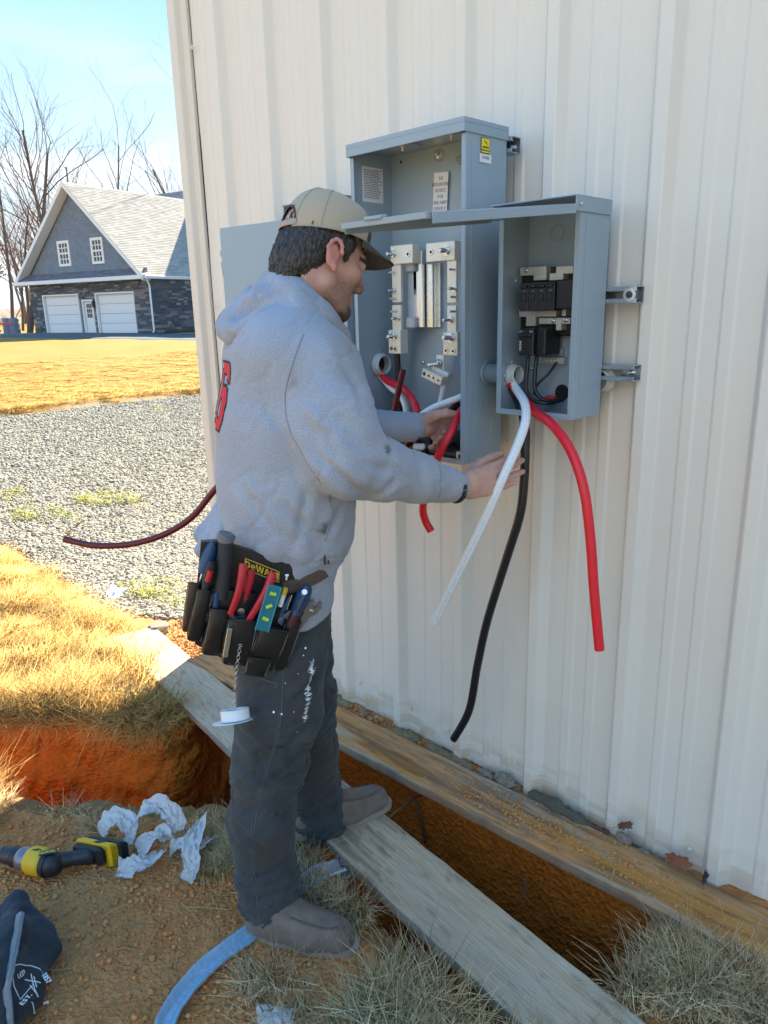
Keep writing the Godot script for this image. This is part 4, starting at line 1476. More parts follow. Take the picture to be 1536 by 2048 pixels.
func cables() -> void:
	var tx := {"bump": noise_tex("cable_bump", 1, 0.02, 3, 0.0, 1.0), "cm": 0.05, "scale": 8.0}
	var red := mat("red_cable", Color(0.74, 0.012, 0.028), 0.36, 0.0, tx)
	var deep := mat("dark_red_cable", Color(0.13, 0.008, 0.013), 0.38, 0.0, tx)
	var wht := mat("white_cable", Color(0.80, 0.84, 0.86), 0.4, 0.0, tx)
	var blk := mat("black_cable", Color(0.011, 0.013, 0.017), 0.36, 0.0, tx)
	cable("bright red cable arching out of the breaker box down along the wall", [Vector3(-1.24, 1.414, 0.150), Vector3(-1.169, 1.363, 0.175), Vector3(-1.096, 1.329, 0.215), Vector3(-1.011, 1.306, 0.26), Vector3(-0.9383, 1.248, 0.285), Vector3(-0.8936, 1.162, 0.295), Vector3(-0.869, 1.039, 0.295), Vector3(-0.8521, 0.9122, 0.295), Vector3(-0.8278, 0.757, 0.295)], 0.0125, red)
	cable("white cable hanging in front of the man's right hand", [Vector3(-1.24, 1.420, 0.150), Vector3(-1.186, 1.378, 0.17), Vector3(-1.113, 1.351, 0.235), Vector3(-1.075, 1.313, 0.285), Vector3(-1.076, 1.25, 0.32), Vector3(-1.092, 1.167, 0.36), Vector3(-1.133, 1.059, 0.375), Vector3(-1.193, 0.9357, 0.38), Vector3(-1.304, 0.7194, 0.38)], 0.0118, wht)
	# print along the white cable
	cable("black cable hanging from the breaker box almost to the plank", [Vector3(-1.24, 1.410, 0.145), Vector3(-1.186, 1.347, 0.16), Vector3(-1.134, 1.287, 0.2), Vector3(-1.121, 1.222, 0.215), Vector3(-1.118, 1.141, 0.22), Vector3(-1.125, 1.042, 0.225), Vector3(-1.168, 0.9007, 0.225), Vector3(-1.23, 0.6979, 0.225), Vector3(-1.265, 0.5385, 0.225), Vector3(-1.296, 0.3715, 0.225), Vector3(-1.359, 0.2406, 0.225)], 0.0125, blk)
	cable("red cable across the tallest cabinet, its cut end hanging below the man's forearm", [Vector3(-1.309, 1.335, 0.16), Vector3(-1.351, 1.311, 0.2), Vector3(-1.345, 1.257, 0.255), Vector3(-1.366, 1.19, 0.285), Vector3(-1.401, 1.104, 0.29), Vector3(-1.434, 1.025, 0.28), Vector3(-1.435, 0.9794, 0.27), Vector3(-1.42, 0.9452, 0.26)], 0.0118, red)
	cable("dark red cable sticking out to the left behind the man's back", [Vector3(-1.662, 1.154, 0.23), Vector3(-1.73, 1.115, 0.3), Vector3(-1.818, 1.118, 0.4344), Vector3(-1.99, 1.115, 0.5048), Vector3(-2.119, 1.033, 0.5489), Vector3(-2.207, 0.9226, 0.6069), Vector3(-2.291, 0.858, 0.6719), Vector3(-2.387, 0.8211, 0.7538), Vector3(-2.476, 0.8189, 0.8439), Vector3(-2.557, 0.8434, 0.9158)], 0.0112, deep)
	var g := "cables inside the tallest cabinet"
	cable("curved red cable out of the left bushing of the tallest cabinet", [Vector3(-1.76, 1.430, 0.152), Vector3(-1.705, 1.375, 0.152), Vector3(-1.626, 1.362, 0.17), Vector3(-1.557, 1.324, 0.185), Vector3(-1.532, 1.272, 0.19), Vector3(-1.537, 1.202, 0.19), Vector3(-1.564, 1.159, 0.19)], 0.0112, red, false, g)
	cable("straight dark red cable stub leaning in the left of the tallest cabinet", [Vector3(-1.569, 1.417, 0.215), Vector3(-1.592, 1.346, 0.215), Vector3(-1.622, 1.267, 0.21), Vector3(-1.663, 1.19, 0.2)], 0.0098, deep, true, g)
	cable("white cable out of the left bushing, behind the red ones", [Vector3(-1.76, 1.416, 0.152), Vector3(-1.694, 1.356, 0.15), Vector3(-1.645, 1.33, 0.15), Vector3(-1.62, 1.284, 0.15), Vector3(-1.615, 1.188, 0.15)], 0.0098, wht, false, g)
	cable("black cable running straight down from the left lug", [Vector3(-1.665, 1.458, 0.14), Vector3(-1.665, 1.376, 0.135), Vector3(-1.666, 1.262, 0.13), Vector3(-1.678, 1.143, 0.12)], 0.0098, blk, false, g)
	cable("white cable dropping from the neutral lug", [Vector3(-1.478, 1.372, 0.13), Vector3(-1.486, 1.338, 0.13), Vector3(-1.494, 1.3, 0.135), Vector3(-1.511, 1.229, 0.14)], 0.0092, wht, false, g)
	cable("white cable sloping from the right side down to the man's left hand", [Vector3(-1.309, 1.385, 0.17), Vector3(-1.358, 1.349, 0.19), Vector3(-1.402, 1.329, 0.215), Vector3(-1.444, 1.31, 0.23), Vector3(-1.489, 1.277, 0.24), Vector3(-1.54, 1.223, 0.23)], 0.0098, wht, false, g)
	cable("black cable gripped by the man's left hand, hanging to the cabinet bottom", [Vector3(-1.309, 1.36, 0.165), Vector3(-1.375, 1.327, 0.18), Vector3(-1.399, 1.308, 0.185), Vector3(-1.431, 1.277, 0.195), Vector3(-1.454, 1.234, 0.205), Vector3(-1.464, 1.188, 0.235), Vector3(-1.486, 1.151, 0.245)], 0.0112, blk, false, g)
	cable("thin grey wire crossing behind the gripping hand", [Vector3(-1.436, 1.252, 0.14), Vector3(-1.469, 1.205, 0.16), Vector3(-1.492, 1.172, 0.19)], 0.0035, mat("grey_wire", Color(0.14, 0.15, 0.13), 0.5), false, g)
	cable("thick dark green wire behind the red cable at the cabinet bottom", [Vector3(-1.399, 1.236, 0.13), Vector3(-1.428, 1.2, 0.15), Vector3(-1.44, 1.169, 0.19)], 0.0065, mat("olive_wire", Color(0.05, 0.055, 0.03), 0.5), false, g)
	cable("short red cable stub at the cabinet bottom by the man's cuff", [Vector3(-1.521, 1.213, 0.235), Vector3(-1.54, 1.192, 0.235), Vector3(-1.565, 1.164, 0.225)], 0.0095, deep, true, g)
	g = "breaker leads in the small box"
	cable("black lead looping from the left pole of the main breaker", [Vector3(-1.162, 1.468, 0.15), Vector3(-1.16, 1.416, 0.16), Vector3(-1.157, 1.376, 0.165), Vector3(-1.134, 1.351, 0.165), Vector3(-1.099, 1.343, 0.15), Vector3(-1.081, 1.348, 0.1)], 0.0055, blk, false, g)
	cable("black lead looping from the right pole of the main breaker", [Vector3(-1.142, 1.471, 0.14), Vector3(-1.14, 1.416, 0.15), Vector3(-1.135, 1.379, 0.155), Vector3(-1.118, 1.354, 0.15), Vector3(-1.096, 1.347, 0.13), Vector3(-1.081, 1.353, 0.1)], 0.0055, blk, false, g)
	cable("thin black wire from the neutral strip to the loop below", [Vector3(-1.107, 1.446, 0.1), Vector3(-1.118, 1.417, 0.12), Vector3(-1.142, 1.388, 0.135), Vector3(-1.148, 1.361, 0.14)], 0.0035, blk, false, g)

# ---------------------------------------------------------------- the electrician
const RT := Vector3(0.866, 0, 0.5)       # his right hand side
const FW := Vector3(0.5, 0, -0.866)      # the way his chest faces
var H_R := Vector3(0.972, 0.117, 0.205)
var H_U := Vector3(-0.029, 0.920, -0.390)
var H_F := Vector3(0.235, -0.372, -0.898)
var H_C := Vector3(-1.382, 1.714, 0.681)

func hd(x: float, y: float, z: float) -> Vector3:
	return H_C + H_R * x + H_U * y + H_F * z

func hl(p: Vector3) -> Vector3:
	var q := p - H_C
	return Vector3(q.dot(H_R), q.dot(H_U), q.dot(H_F))

func merge(a: SDF, b: SDF) -> void:
	var o := a.V.size()
	a.V.append_array(b.V)
	a.N.append_array(b.N)
	a.C.append_array(b.C)
	for i in b.I:
		a.I.append(i + o)

func sided(c: Vector3, s: float) -> Vector3:
	return c + RT * s

func seam(s: SDF, pts: Array, dir: Vector3, r: float, lift := 0.0, per := 6) -> MB:   # a thread laid over the surface
	var b := MB.new()
	var on := []
	for p in curve(pts, per):
		var q := s.push(p, dir)
		if q.distance_to(p) < 0.6:
			on.append(q - dir * lift)
	b.tube(on, r, 5)
	return b

func sheet_on(s: SDF, o: Vector3, ax: Vector3, ay: Vector3, nx: int, ny: int, dir: Vector3, lift: float, pick) -> MB:   # a print that follows the surface
	var b := MB.new()
	var g := []
	for j in ny + 1:
		var row := []
		for i in nx + 1:
			row.append(s.push(o + ax * (float(i) / nx) + ay * (float(j) / ny), dir) - dir * lift)
		g.append(row)
	for j in ny:
		for i in nx:
			var c = pick.call((i + 0.5) / nx, (j + 0.5) / ny)
			if c == null:
				continue
			if g[j][i].distance_to(g[j + 1][i + 1]) > 0.05 or g[j][i + 1].distance_to(g[j + 1][i]) > 0.05:
				continue
			b.col = c
			b.quad(g[j][i], g[j][i + 1], g[j + 1][i + 1], g[j + 1][i])
	b.orient(func(_p): return -dir)
	return b

func finger(s: SDF, pts: Array, r0: float, r1: float) -> void:
	for i in pts.size() - 1:
		s.cone(pts[i], pts[i + 1], lerpf(r0, r1, float(i) / (pts.size() - 1)), lerpf(r0, r1, float(i + 1) / (pts.size() - 1)), 0.005)

func seg_dist(p: Vector2, a: Vector2, b: Vector2) -> float:
	return Geometry2D.get_closest_point_to_segment(p, a, b).distance_to(p)

func electrician() -> void:
	var t := thing("person", "man in grey hooded sweatshirt, tan cap and dark trousers wiring the open boxes", "person", Vector3(-1.42, 0.0, 0.74))
	var skin := func(p: Vector3, n: Vector3) -> Color:
		var q := hl(p)
		var c := Color(0.60, 0.35, 0.265)
		var k := nz.get_noise_3dv(p * 40.0)
		c = c.lerp(Color(0.50, 0.25, 0.19), 0.3 + 0.4 * k)
		if q.length() < 0.2:
			if absf(q.x) > 0.072 and q.y < 0.03:
				c = c.lerp(Color(0.58, 0.22, 0.18), 0.7)                       # ears
			c = c.lerp(Color(0.60, 0.25, 0.20), 0.6 * smoothstep(0.095, 0.115, q.z) * smoothstep(-0.06, -0.04, q.y))   # nose
			var beard := smoothstep(-0.02, -0.06, q.y - 0.35 * (q.z - 0.04)) * smoothstep(-0.02, 0.02, q.z) * smoothstep(-0.14, -0.115, q.y)
			c = c.lerp(Color(0.16, 0.10, 0.075), beard * (0.35 + 0.45 * clampf(nz.get_noise_3dv(p * 160.0) + 0.3, 0.0, 1.0)))
			var goat := smoothstep(0.048, 0.066, q.z) * smoothstep(-0.083, -0.095, q.y) * smoothstep(0.040, 0.030, absf(q.x))
			goat = maxf(goat, smoothstep(0.075, 0.085, q.z) * smoothstep(0.008, 0.003, absf(q.y + 0.052)) * smoothstep(0.030, 0.022, absf(q.x)))
			c = c.lerp(Color(0.045, 0.028, 0.02), goat * 0.9)
			if absf(q.y + 0.071) < 0.010 and absf(q.x) < 0.024 and q.z > 0.085:
				c = Color(0.50, 0.20, 0.17)
			if absf(q.y - 0.026 + absf(q.x) * 0.12) < 0.0055 and absf(q.x) > 0.012 and absf(q.x) < 0.052 and q.z > 0.06:
				c = Color(0.05, 0.032, 0.022)
		return c
	# head and neck
	var hb := Basis(H_R, H_U, H_F)
	var body := SDF.new()
	body.cone(hd(0, -0.05, -0.035), Vector3(-1.432, 1.546, 0.7607), 0.059, 0.074, 0.03)
	body.egg(hd(0, 0.045, -0.012), Vector3(0.075, 0.088, 0.095), hb, 0.03)
	body.egg(hd(0, -0.02, 0.032), Vector3(0.061, 0.088, 0.062), hb, 0.03)
	for s in [-1.0, 1.0]:
		body.cone(hd(0.012 * s, -0.100, 0.070), hd(0.050 * s, -0.066, 0.005), 0.020, 0.021, 0.025)
		body.egg(hd(0.043 * s, -0.022, 0.066), Vector3(0.021, 0.019, 0.021), hb, 0.02)
		body.egg(hd(0.033 * s, 0.003, 0.100), Vector3(0.017, 0.010, 0.014), hb, 0.012, true)
		body.egg(hd(0.032 * s, 0.003, 0.083), Vector3(0.014, 0.0115, 0.0125), hb, 0.004)
	body.egg(hd(0, -0.103, 0.080), Vector3(0.023, 0.020, 0.019), hb, 0.02)
	body.cone(hd(-0.032, 0.022, 0.082), hd(0.032, 0.022, 0.082), 0.013, 0.013, 0.02)
	body.cone(hd(0, 0.014, 0.092), hd(0, -0.031, 0.113), 0.008, 0.0115, 0.012)
	for s in [-1.0, 1.0]:
		body.egg(hd(0.0125 * s, -0.037, 0.102), Vector3(0.0085, 0.008, 0.011), hb, 0.006)
		body.egg(hd(0.006 * s, -0.0445, 0.108), Vector3(0.003, 0.003, 0.004), hb, 0.002, true)
	body.egg(hd(0, -0.0670, 0.0885), Vector3(0.021, 0.0055, 0.0105), hb, 0.010)
	body.egg(hd(0, -0.0765, 0.0875), Vector3(0.018, 0.0065, 0.0105), hb, 0.010)
	for s in [-1.0, 1.0]:
		var e := []
		for k in 9:
			var a := lerpf(-0.9, 3.6, k / 8.0)
			e.append(hd((0.079 + 0.008 * sin(a * 0.6)) * s, -0.006 + 0.029 * sin(a), -0.012 - 0.017 * cos(a) * (1.0 if sin(a) > -0.2 else 0.55)))
		body.egg(hd(0.0775 * s, -0.012, -0.012), Vector3(0.006, 0.028, 0.016), hb, 0.008)
		for k in 8:
			body.cone(e[k], e[k + 1], 0.0042, 0.0042, 0.005)
		body.egg(hd(0.082 * s, -0.039, -0.002), Vector3(0.005, 0.009, 0.007), hb, 0.006)
		body.egg(hd(0.087 * s, -0.012, -0.004), Vector3(0.006, 0.013, 0.008), hb, 0.004, true)
	body.run(0.0036, null, skin)
	# limbs and trunk under the clothes
	var lim := SDF.new()
	for s in [-0.07, 0.07]:
		lim.chain([sided(Vector3(-1.434, 1.468, 0.7646), s), sided(Vector3(-1.44, 1.269, 0.7746), s), sided(Vector3(-1.454, 1.066, 0.798), s), sided(Vector3(-1.459, 0.8918, 0.8071), s)], [0.10, 0.11, 0.10, 0.10], 0.04)
	lim.cone(Vector3(-1.431, 1.567, 0.7596), Vector3(-1.435, 1.486, 0.7658), 0.074, 0.09, 0.03)
	lim.chain([Vector3(-1.266, 1.466, 0.7941), Vector3(-1.192, 1.287, 0.8153), Vector3(-1.161, 1.211, 0.6112), Vector3(-1.144, 1.169, 0.4923), Vector3(-1.136, 1.164, 0.4635)], [0.06, 0.05, 0.042, 0.032, 0.030], 0.02)
	lim.chain([Vector3(-1.573, 1.513, 0.6645), Vector3(-1.578, 1.256, 0.4534), Vector3(-1.473, 1.267, 0.3325), Vector3(-1.45, 1.268, 0.2812)], [0.06, 0.048, 0.036, 0.030], 0.02)
	lim.chain([Vector3(-1.39, 0.8723, 0.8582), Vector3(-1.383, 0.4784, 0.9158), Vector3(-1.395, 0.2321, 0.9469), Vector3(-1.39, -0.005738, 0.948)], [0.085, 0.06, 0.052, 0.04], 0.02)
	lim.chain([Vector3(-1.519, 0.7976, 0.742), Vector3(-1.557, 0.3296, 0.6768), Vector3(-1.56, 0.1891, 0.6432), Vector3(-1.569, 0.05299, 0.6177)], [0.085, 0.06, 0.052, 0.04], 0.02)
	lim.run(0.011, null, skin)
	merge(body, lim)
	# right hand: flat, fingers towards the cables, back of the hand to the camera
	var rh := SDF.new()
	rh.cone(Vector3(-1.142, 1.166, 0.4818), Vector3(-1.132, 1.17, 0.4418), 0.027, 0.026, 0.02)
	rh.cone(Vector3(-1.134, 1.184, 0.4402), Vector3(-1.125, 1.198, 0.3692), 0.020, 0.0125, 0.014)
	rh.cone(Vector3(-1.132, 1.17, 0.4418), Vector3(-1.116, 1.181, 0.3687), 0.021, 0.0125, 0.014)
	rh.cone(Vector3(-1.132, 1.158, 0.4417), Vector3(-1.113, 1.161, 0.376), 0.020, 0.0125, 0.014)
	rh.cone(Vector3(-1.131, 1.144, 0.4392), Vector3(-1.117, 1.141, 0.3912), 0.016, 0.0125, 0.014)
	finger(rh, [Vector3(-1.126, 1.199, 0.3674), Vector3(-1.118, 1.207, 0.3251), Vector3(-1.114, 1.213, 0.2938), Vector3(-1.111, 1.215, 0.2687)], 0.0108, 0.0075)
	finger(rh, [Vector3(-1.117, 1.182, 0.367), Vector3(-1.107, 1.191, 0.3222), Vector3(-1.101, 1.198, 0.2883), Vector3(-1.098, 1.204, 0.262)], 0.0112, 0.0078)
	finger(rh, [Vector3(-1.114, 1.161, 0.3752), Vector3(-1.102, 1.167, 0.33), Vector3(-1.095, 1.172, 0.2958), Vector3(-1.09, 1.176, 0.2692)], 0.0108, 0.0075)
	finger(rh, [Vector3(-1.116, 1.14, 0.3888), Vector3(-1.106, 1.143, 0.3525), Vector3(-1.1, 1.148, 0.3239), Vector3(-1.093, 1.151, 0.2981)], 0.0098, 0.0068)
	finger(rh, [Vector3(-1.151, 1.184, 0.4142), Vector3(-1.157, 1.205, 0.3609), Vector3(-1.152, 1.215, 0.3191), Vector3(-1.144, 1.22, 0.2899)], 0.0155, 0.009)
	rh.run(0.003, func(p, n): return nz.get_noise_3dv(p * 90.0) * 0.0007, skin)
	merge(body, rh)
	# left hand: closed round the cables, thumb on top
	var lh := SDF.new()
	lh.cone(Vector3(-1.455, 1.266, 0.2926), Vector3(-1.443, 1.268, 0.2671), 0.029, 0.029, 0.02)
	lh.cone(Vector3(-1.447, 1.281, 0.2623), Vector3(-1.426, 1.288, 0.2059), 0.020, 0.015, 0.016)
	lh.cone(Vector3(-1.447, 1.266, 0.2624), Vector3(-1.433, 1.267, 0.2108), 0.022, 0.015, 0.016)
	lh.cone(Vector3(-1.445, 1.252, 0.2641), Vector3(-1.438, 1.244, 0.2234), 0.021, 0.014, 0.016)
	finger(lh, [Vector3(-1.427, 1.285, 0.2086), Vector3(-1.403, 1.267, 0.1868), Vector3(-1.385, 1.25, 0.2081), Vector3(-1.382, 1.249, 0.2418)], 0.0128, 0.0092)
	finger(lh, [Vector3(-1.434, 1.267, 0.2122), Vector3(-1.408, 1.246, 0.195), Vector3(-1.393, 1.232, 0.2216), Vector3(-1.389, 1.232, 0.2538)], 0.0128, 0.0092)
	finger(lh, [Vector3(-1.438, 1.251, 0.2191), Vector3(-1.414, 1.229, 0.2059), Vector3(-1.402, 1.216, 0.2335), Vector3(-1.4, 1.219, 0.261)], 0.0122, 0.0088)
	finger(lh, [Vector3(-1.441, 1.239, 0.2332), Vector3(-1.422, 1.213, 0.2239), Vector3(-1.413, 1.202, 0.248), Vector3(-1.41, 1.206, 0.2712)], 0.0108, 0.008)
	finger(lh, [Vector3(-1.428, 1.281, 0.2743), Vector3(-1.396, 1.3, 0.2626), Vector3(-1.373, 1.305, 0.243), Vector3(-1.357, 1.299, 0.2182)], 0.0170, 0.0100)
	lh.run(0.0032, func(p, n): return nz.get_noise_3dv(p * 90.0) * 0.0007, skin)
	merge(body, lh)
	part("body", body, mat("skin", Color.WHITE, 0.55, 0.0, {"vc": true, "sss": 0.12, "bump": noise_tex("pores", 1, 0.08, 3, 0.0, 1.0), "cm": 0.04, "scale": 9.0}), t)
	# finger nails of the flat hand
	for q in [[Vector3(-1.099, 1.203, 0.2666), Vector3(-1.101, 1.198, 0.2883)], [Vector3(-1.092, 1.176, 0.2738), Vector3(-1.095, 1.172, 0.2958)], [Vector3(-1.095, 1.151, 0.3027), Vector3(-1.1, 1.148, 0.3239)], [Vector3(-1.112, 1.215, 0.2742), Vector3(-1.114, 1.213, 0.2938)]]:
		var fd: Vector3 = (q[0] - q[1]).normalized()
		var od := (RT - fd * RT.dot(fd) + Vector3(0, 0.25, 0)).normalized()
		var nl := MB.new()
		var xs := Transform3D(Basis(fd.cross(od).normalized(), od, fd).orthonormalized(), q[0] - fd * 0.001 + od * 0.0062)
		nl.lathe([Vector2(0.0046, -0.0016), Vector2(0.0040, 0.0006), Vector2(0.0, 0.0012)], xs * Transform3D(Basis().scaled(Vector3(1.0, 1.0, 1.25)), Vector3.ZERO), 14)
		part("fingernail", nl, mat("nail", Color(0.62, 0.40, 0.34), 0.3), t)
	# eyes
	for s in [-1.0, 1.0]:
		var eb := MB.new()
		var prof := []
		for k in 9:
			prof.append(Vector2(sin(PI * k / 8.0), -cos(PI * k / 8.0)) * 0.0105)
		eb.col = Color(0.62, 0.58, 0.55)
		eb.lathe(prof, Transform3D(along(H_F), hd(0.032 * s, 0.001, 0.0862)), 14)
		eb.col = Color(0.03, 0.02, 0.015)
		eb.lathe([Vector2(0.0048, 0.0098), Vector2(0.003, 0.0106), Vector2(0.0, 0.0108)], Transform3D(along(H_F), hd(0.032 * s, 0.001, 0.0862)), 12)
		part("eye", eb, mat("eye", Color.WHITE, 0.15, 0.0, {"vc": true}), t)
	# hair
	var hair := SDF.new()
	hair.egg(hd(0, -0.002, -0.052), Vector3(0.077, 0.080, 0.062), hb, 0.02)
	hair.egg(hd(0, 0.050, -0.040), Vector3(0.068, 0.071, 0.066), hb, 0.01)
	hair.egg(hd(0, -0.050, -0.078), Vector3(0.058, 0.042, 0.034), hb, 0.03)
	hair.egg(hd(0, -0.078, -0.083), Vector3(0.042, 0.022, 0.022), hb, 0.02)
	for s in [-1.0, 1.0]:
		hair.egg(hd(0.060 * s, 0.035, -0.012), Vector3(0.019, 0.036, 0.060), hb, 0.015)
		hair.cone(hd(0.0695 * s, 0.03, 0.026), hd(0.0685 * s, -0.006, 0.024), 0.010, 0.006, 0.012)
		hair.egg(hd(0.098 * s, -0.018, -0.006), Vector3(0.030, 0.034, 0.026), hb, 0.01, true)
	hair.run(0.0032, func(p, n):
		var q := hl(p)
		return (nz.get_noise_3d(q.x * 130.0, q.y * 26.0 + q.z * 18.0, q.z * 130.0) * 0.55 + nz.get_noise_3d(q.x * 300.0, q.y * 40.0 + q.z * 30.0, q.z * 300.0) * 0.45) * 0.0075,
		func(p, n):
			var q := hl(p)
			return Color(0.016, 0.012, 0.010).lerp(Color(0.11, 0.095, 0.088), clampf(nz.get_noise_3d(q.x * 220.0, q.y * 30.0 + q.z * 20.0, q.z * 220.0) + 0.35, 0.0, 1.0)))  # paler streaks put the greyish sheen into the hair colour
	part("hair", hair, mat("hair", Color.WHITE, 0.5, 0.0, {"vc": true, "spec": 0.4}), t)
	cap(t)
	hoodie(t)
	trousers(t)
	shoe(t, Vector3(-1.413, 0, 1.005), Vector3(-1.186, 0, 0.8658), 0.0)
	shoe(t, Vector3(-1.571, 0.036, 0.7078), Vector3(-1.489, 0.036, 0.4363), 0.034)
	# wrist bands
	var wb := MB.new()
	for k in 2:
		var c: Vector3 = [Vector3(-1.142, 1.167, 0.4869), Vector3(-1.14, 1.167, 0.4783)][k]
		var ax := (Vector3(-1.132, 1.17, 0.4418) - Vector3(-1.144, 1.169, 0.4923)).normalized()
		var bs := along(ax)
		var loop := []
		for i in 25:
			var a := TAU * i / 24
			loop.append(c + bs.x * cos(a) * 0.0335 + bs.z * sin(a) * 0.0335)
		wb.tube(loop, 0.0085 if k == 0 else 0.005, 8, false)
	part("wrist_band", wb, mat("black_band", Color(0.012, 0.012, 0.014), 0.6), t)
	wb = MB.new()
	var c2 := Vector3(-1.454, 1.257, 0.2914)
	var bs2 := along((Vector3(-1.443, 1.268, 0.2671) - Vector3(-1.463, 1.266, 0.3113)).normalized())
	var lp := []
	for i in 25:
		var a := TAU * i / 24
		lp.append(c2 + bs2.x * cos(a) * 0.0335 + bs2.z * sin(a) * 0.0335)
	wb.tube(lp, 0.006, 8, false)
	part("wrist_band", wb, mats["black_band"], t)
	wb = MB.new()
	wb.box(Vector3(-1.431, 1.209, 0.2986), Vector3(0.034, 0.017, 0.02), Basis(Vector3.UP, 0.5), 0.004)
	part("watch_face", wb, mat("white_face", Color(0.72, 0.74, 0.74), 0.3), t)

func cap(t: Node3D) -> void:
	var pt := func(th: float, ph: float, grow: float) -> Vector3:
		var rim := 0.044 + 0.020 * sin(th)
		var cs := pow(cos(ph), 0.62)
		var sn := pow(sin(ph), 0.95)
		var fr := maxf(sin(th), 0.0)
		return hd((0.0885 + grow) * cos(th) * cs, lerpf(rim, 0.147 + grow, sn), -0.006 + (0.1075 + grow) * sin(th) * cs + 0.010 * fr * sn * cs)
	var nth := 96
	var nph := 18
	var mesh_b := MB.new()
	var front := MB.new()
	for i in nph:
		for k in nth:
			var t0 := TAU * k / nth
			var t1 := TAU * (k + 1) / nth
			var p0 := (PI * 0.5) * i / nph
			var p1 := (PI * 0.5) * (i + 1) / nph
			var tm := (t0 + t1) * 0.5
			var back := absf(wrapf(tm + PI * 0.5, -PI, PI))
			if back < 0.44 and p0 < 0.42 * sqrt(maxf(0.0, 1.0 - pow(back / 0.44, 2.0))) and p0 > 0.0:
				continue
			if back < 0.40 and i == 0:
				continue
			var dst := front if tm > 0.72 and tm < PI - 0.72 else mesh_b
			for shell in [0.0, -0.0022]:
				var a: Vector3 = pt.call(t0, p0, shell)
				var b: Vector3 = pt.call(t1, p0, shell)
				var c: Vector3 = pt.call(t1, p1, shell)
				var d: Vector3 = pt.call(t0, p1, shell)
				var ce := hd(0, 0.03, 0)
				var sg := 1.0 if shell == 0.0 else -1.0
				var nrm := func(v: Vector3) -> Vector3:
					var q := hl(v) - Vector3(0, 0.045, -0.004)
					q = Vector3(q.x / 0.0073, q.y / 0.0095, q.z / 0.0108)
					return (H_R * q.x + H_U * q.y + H_F * q.z).normalized() * sg
				dst.tri(a, b, c, nrm.call(a), nrm.call(b), nrm.call(c))
				dst.tri(a, c, d, nrm.call(a), nrm.call(c), nrm.call(d))
	var crown := part("cap_crown", mesh_b, mat("cap_mesh", Color(0.58, 0.44, 0.30), 0.85, 0.0, {"bump": noise_tex("weave", 3, 0.35, 1, 0.0, 1.0), "cm": 0.12, "scale": 7.0, "tex": noise_tex("weave_tone", 3, 0.35, 1, 0.86, 1.0), "rim": 0.3}), t)
	part("front_panel", front, mat("cap_brown", Color(0.075, 0.055, 0.042), 0.85, 0.0, {"bump": noise_tex("cloth", 1, 0.3, 2, 0.0, 1.0), "cm": 0.05, "scale": 8.0}), crown)
	var sm := MB.new()
	for th in [0.72, PI - 0.72, PI * 0.5, -0.5, PI + 0.5, -1.12, PI + 1.12]:
		var ln := []
		for i in 15:
			ln.append(pt.call(th, PI * 0.5 * (i + (2.0 if th < -1.0 or th > 4.0 else 0.0)) / 17.0, 0.0006))
		sm.tube(ln, 0.0013, 5)
	var rimln := []
	for k in 81:
		rimln.append(pt.call(lerpf(-PI * 0.5 + 0.42, PI * 1.5 - 0.42, k / 80.0), 0.0, 0.0004))
	sm.tube(rimln, 0.0022, 6)
	part("seam", sm, mat("cap_seam", Color(0.42, 0.36, 0.26), 0.85), crown)
	var arch := MB.new()
	var al := []
	for k in 21:
		var u := lerpf(-1.0, 1.0, k / 20.0)
		al.append(pt.call(-PI * 0.5 + u * 0.45, 0.44 * sqrt(maxf(0.0, 1.0 - u * u)), 0.0006))
	arch.tube(al, 0.003, 6, true, 0.5, -H_F)
	part("back_arch", arch, mats["cap_brown"], crown)
	arch = MB.new()
	al = []
	for k in 21:
		al.append(pt.call(-PI * 0.5 + lerpf(-0.5, 0.5, k / 20.0), 0.07, 0.0012))
	arch.tube(al, 0.008, 8, true, 0.16, -H_F)
	part("snap_strap", arch, mat("cap_strap", Color(0.40, 0.31, 0.23), 0.6), crown)
	# bill
	var bill := MB.new()
	for sgn in [1.0, -1.0]:
		var rows := []
		for j in 13:
			var v := j / 12.0
			var row := []
			for k in 33:
				var u := lerpf(-1.0, 1.0, k / 32.0)
				var th := PI * 0.5 - u * 0.98
				var base: Vector3 = pt.call(th, 0.0, 0.0)
				var reach := 0.078 * sqrt(maxf(0.0, 1.0 - pow(absf(u), 2.6)))
				var o: Vector3 = base + H_F * reach * v - H_U * (0.012 * v * (reach / 0.078) + 0.017 * u * u * v) + H_U * (0.0016 * sgn)
				row.append(o)
			rows.append(row)
		if sgn > 0.0:
			bill.grid(rows)
		else:
			rows.reverse()
			bill.grid(rows)
		var edge: Array = rows[12] if sgn > 0.0 else rows[0]
		if sgn > 0.0:
			bill.tube(edge, 0.0022, 6)
	part("bill", bill, mat("bill_brown", Color(0.085, 0.066, 0.05), 0.8, 0.0, {"two": true, "bump": noise_tex("cloth", 1, 0.3, 2, 0.0, 1.0), "cm": 0.05, "scale": 8.0}), crown)

func folds(p: Vector3, list: Array) -> float:   # a valley along each line with a soft roll on either side
	var d := 0.0
	for l in list:
		var a: Vector3 = (l[0] as Vector3).slide(RT)
		var b: Vector3 = (l[1] as Vector3).slide(RT)
		var q := p.slide(RT) + Vector3.ONE * nz.get_noise_3dv(p * 12.0) * 0.006
		var ab := b - a
		var t := (q - a).dot(ab) / ab.length_squared()
		var e := q.distance_to(a + ab * clampf(t, 0.0, 1.0))
		if e > 0.06:
			continue
		var k := smoothstep(-0.05, 0.35, t) * smoothstep(1.05, 0.65, t)
		d += l[2] * k * (0.75 * exp(-pow((e - 0.020) / 0.011, 2.0)) - exp(-pow(e / 0.008, 2.0)))
	return d

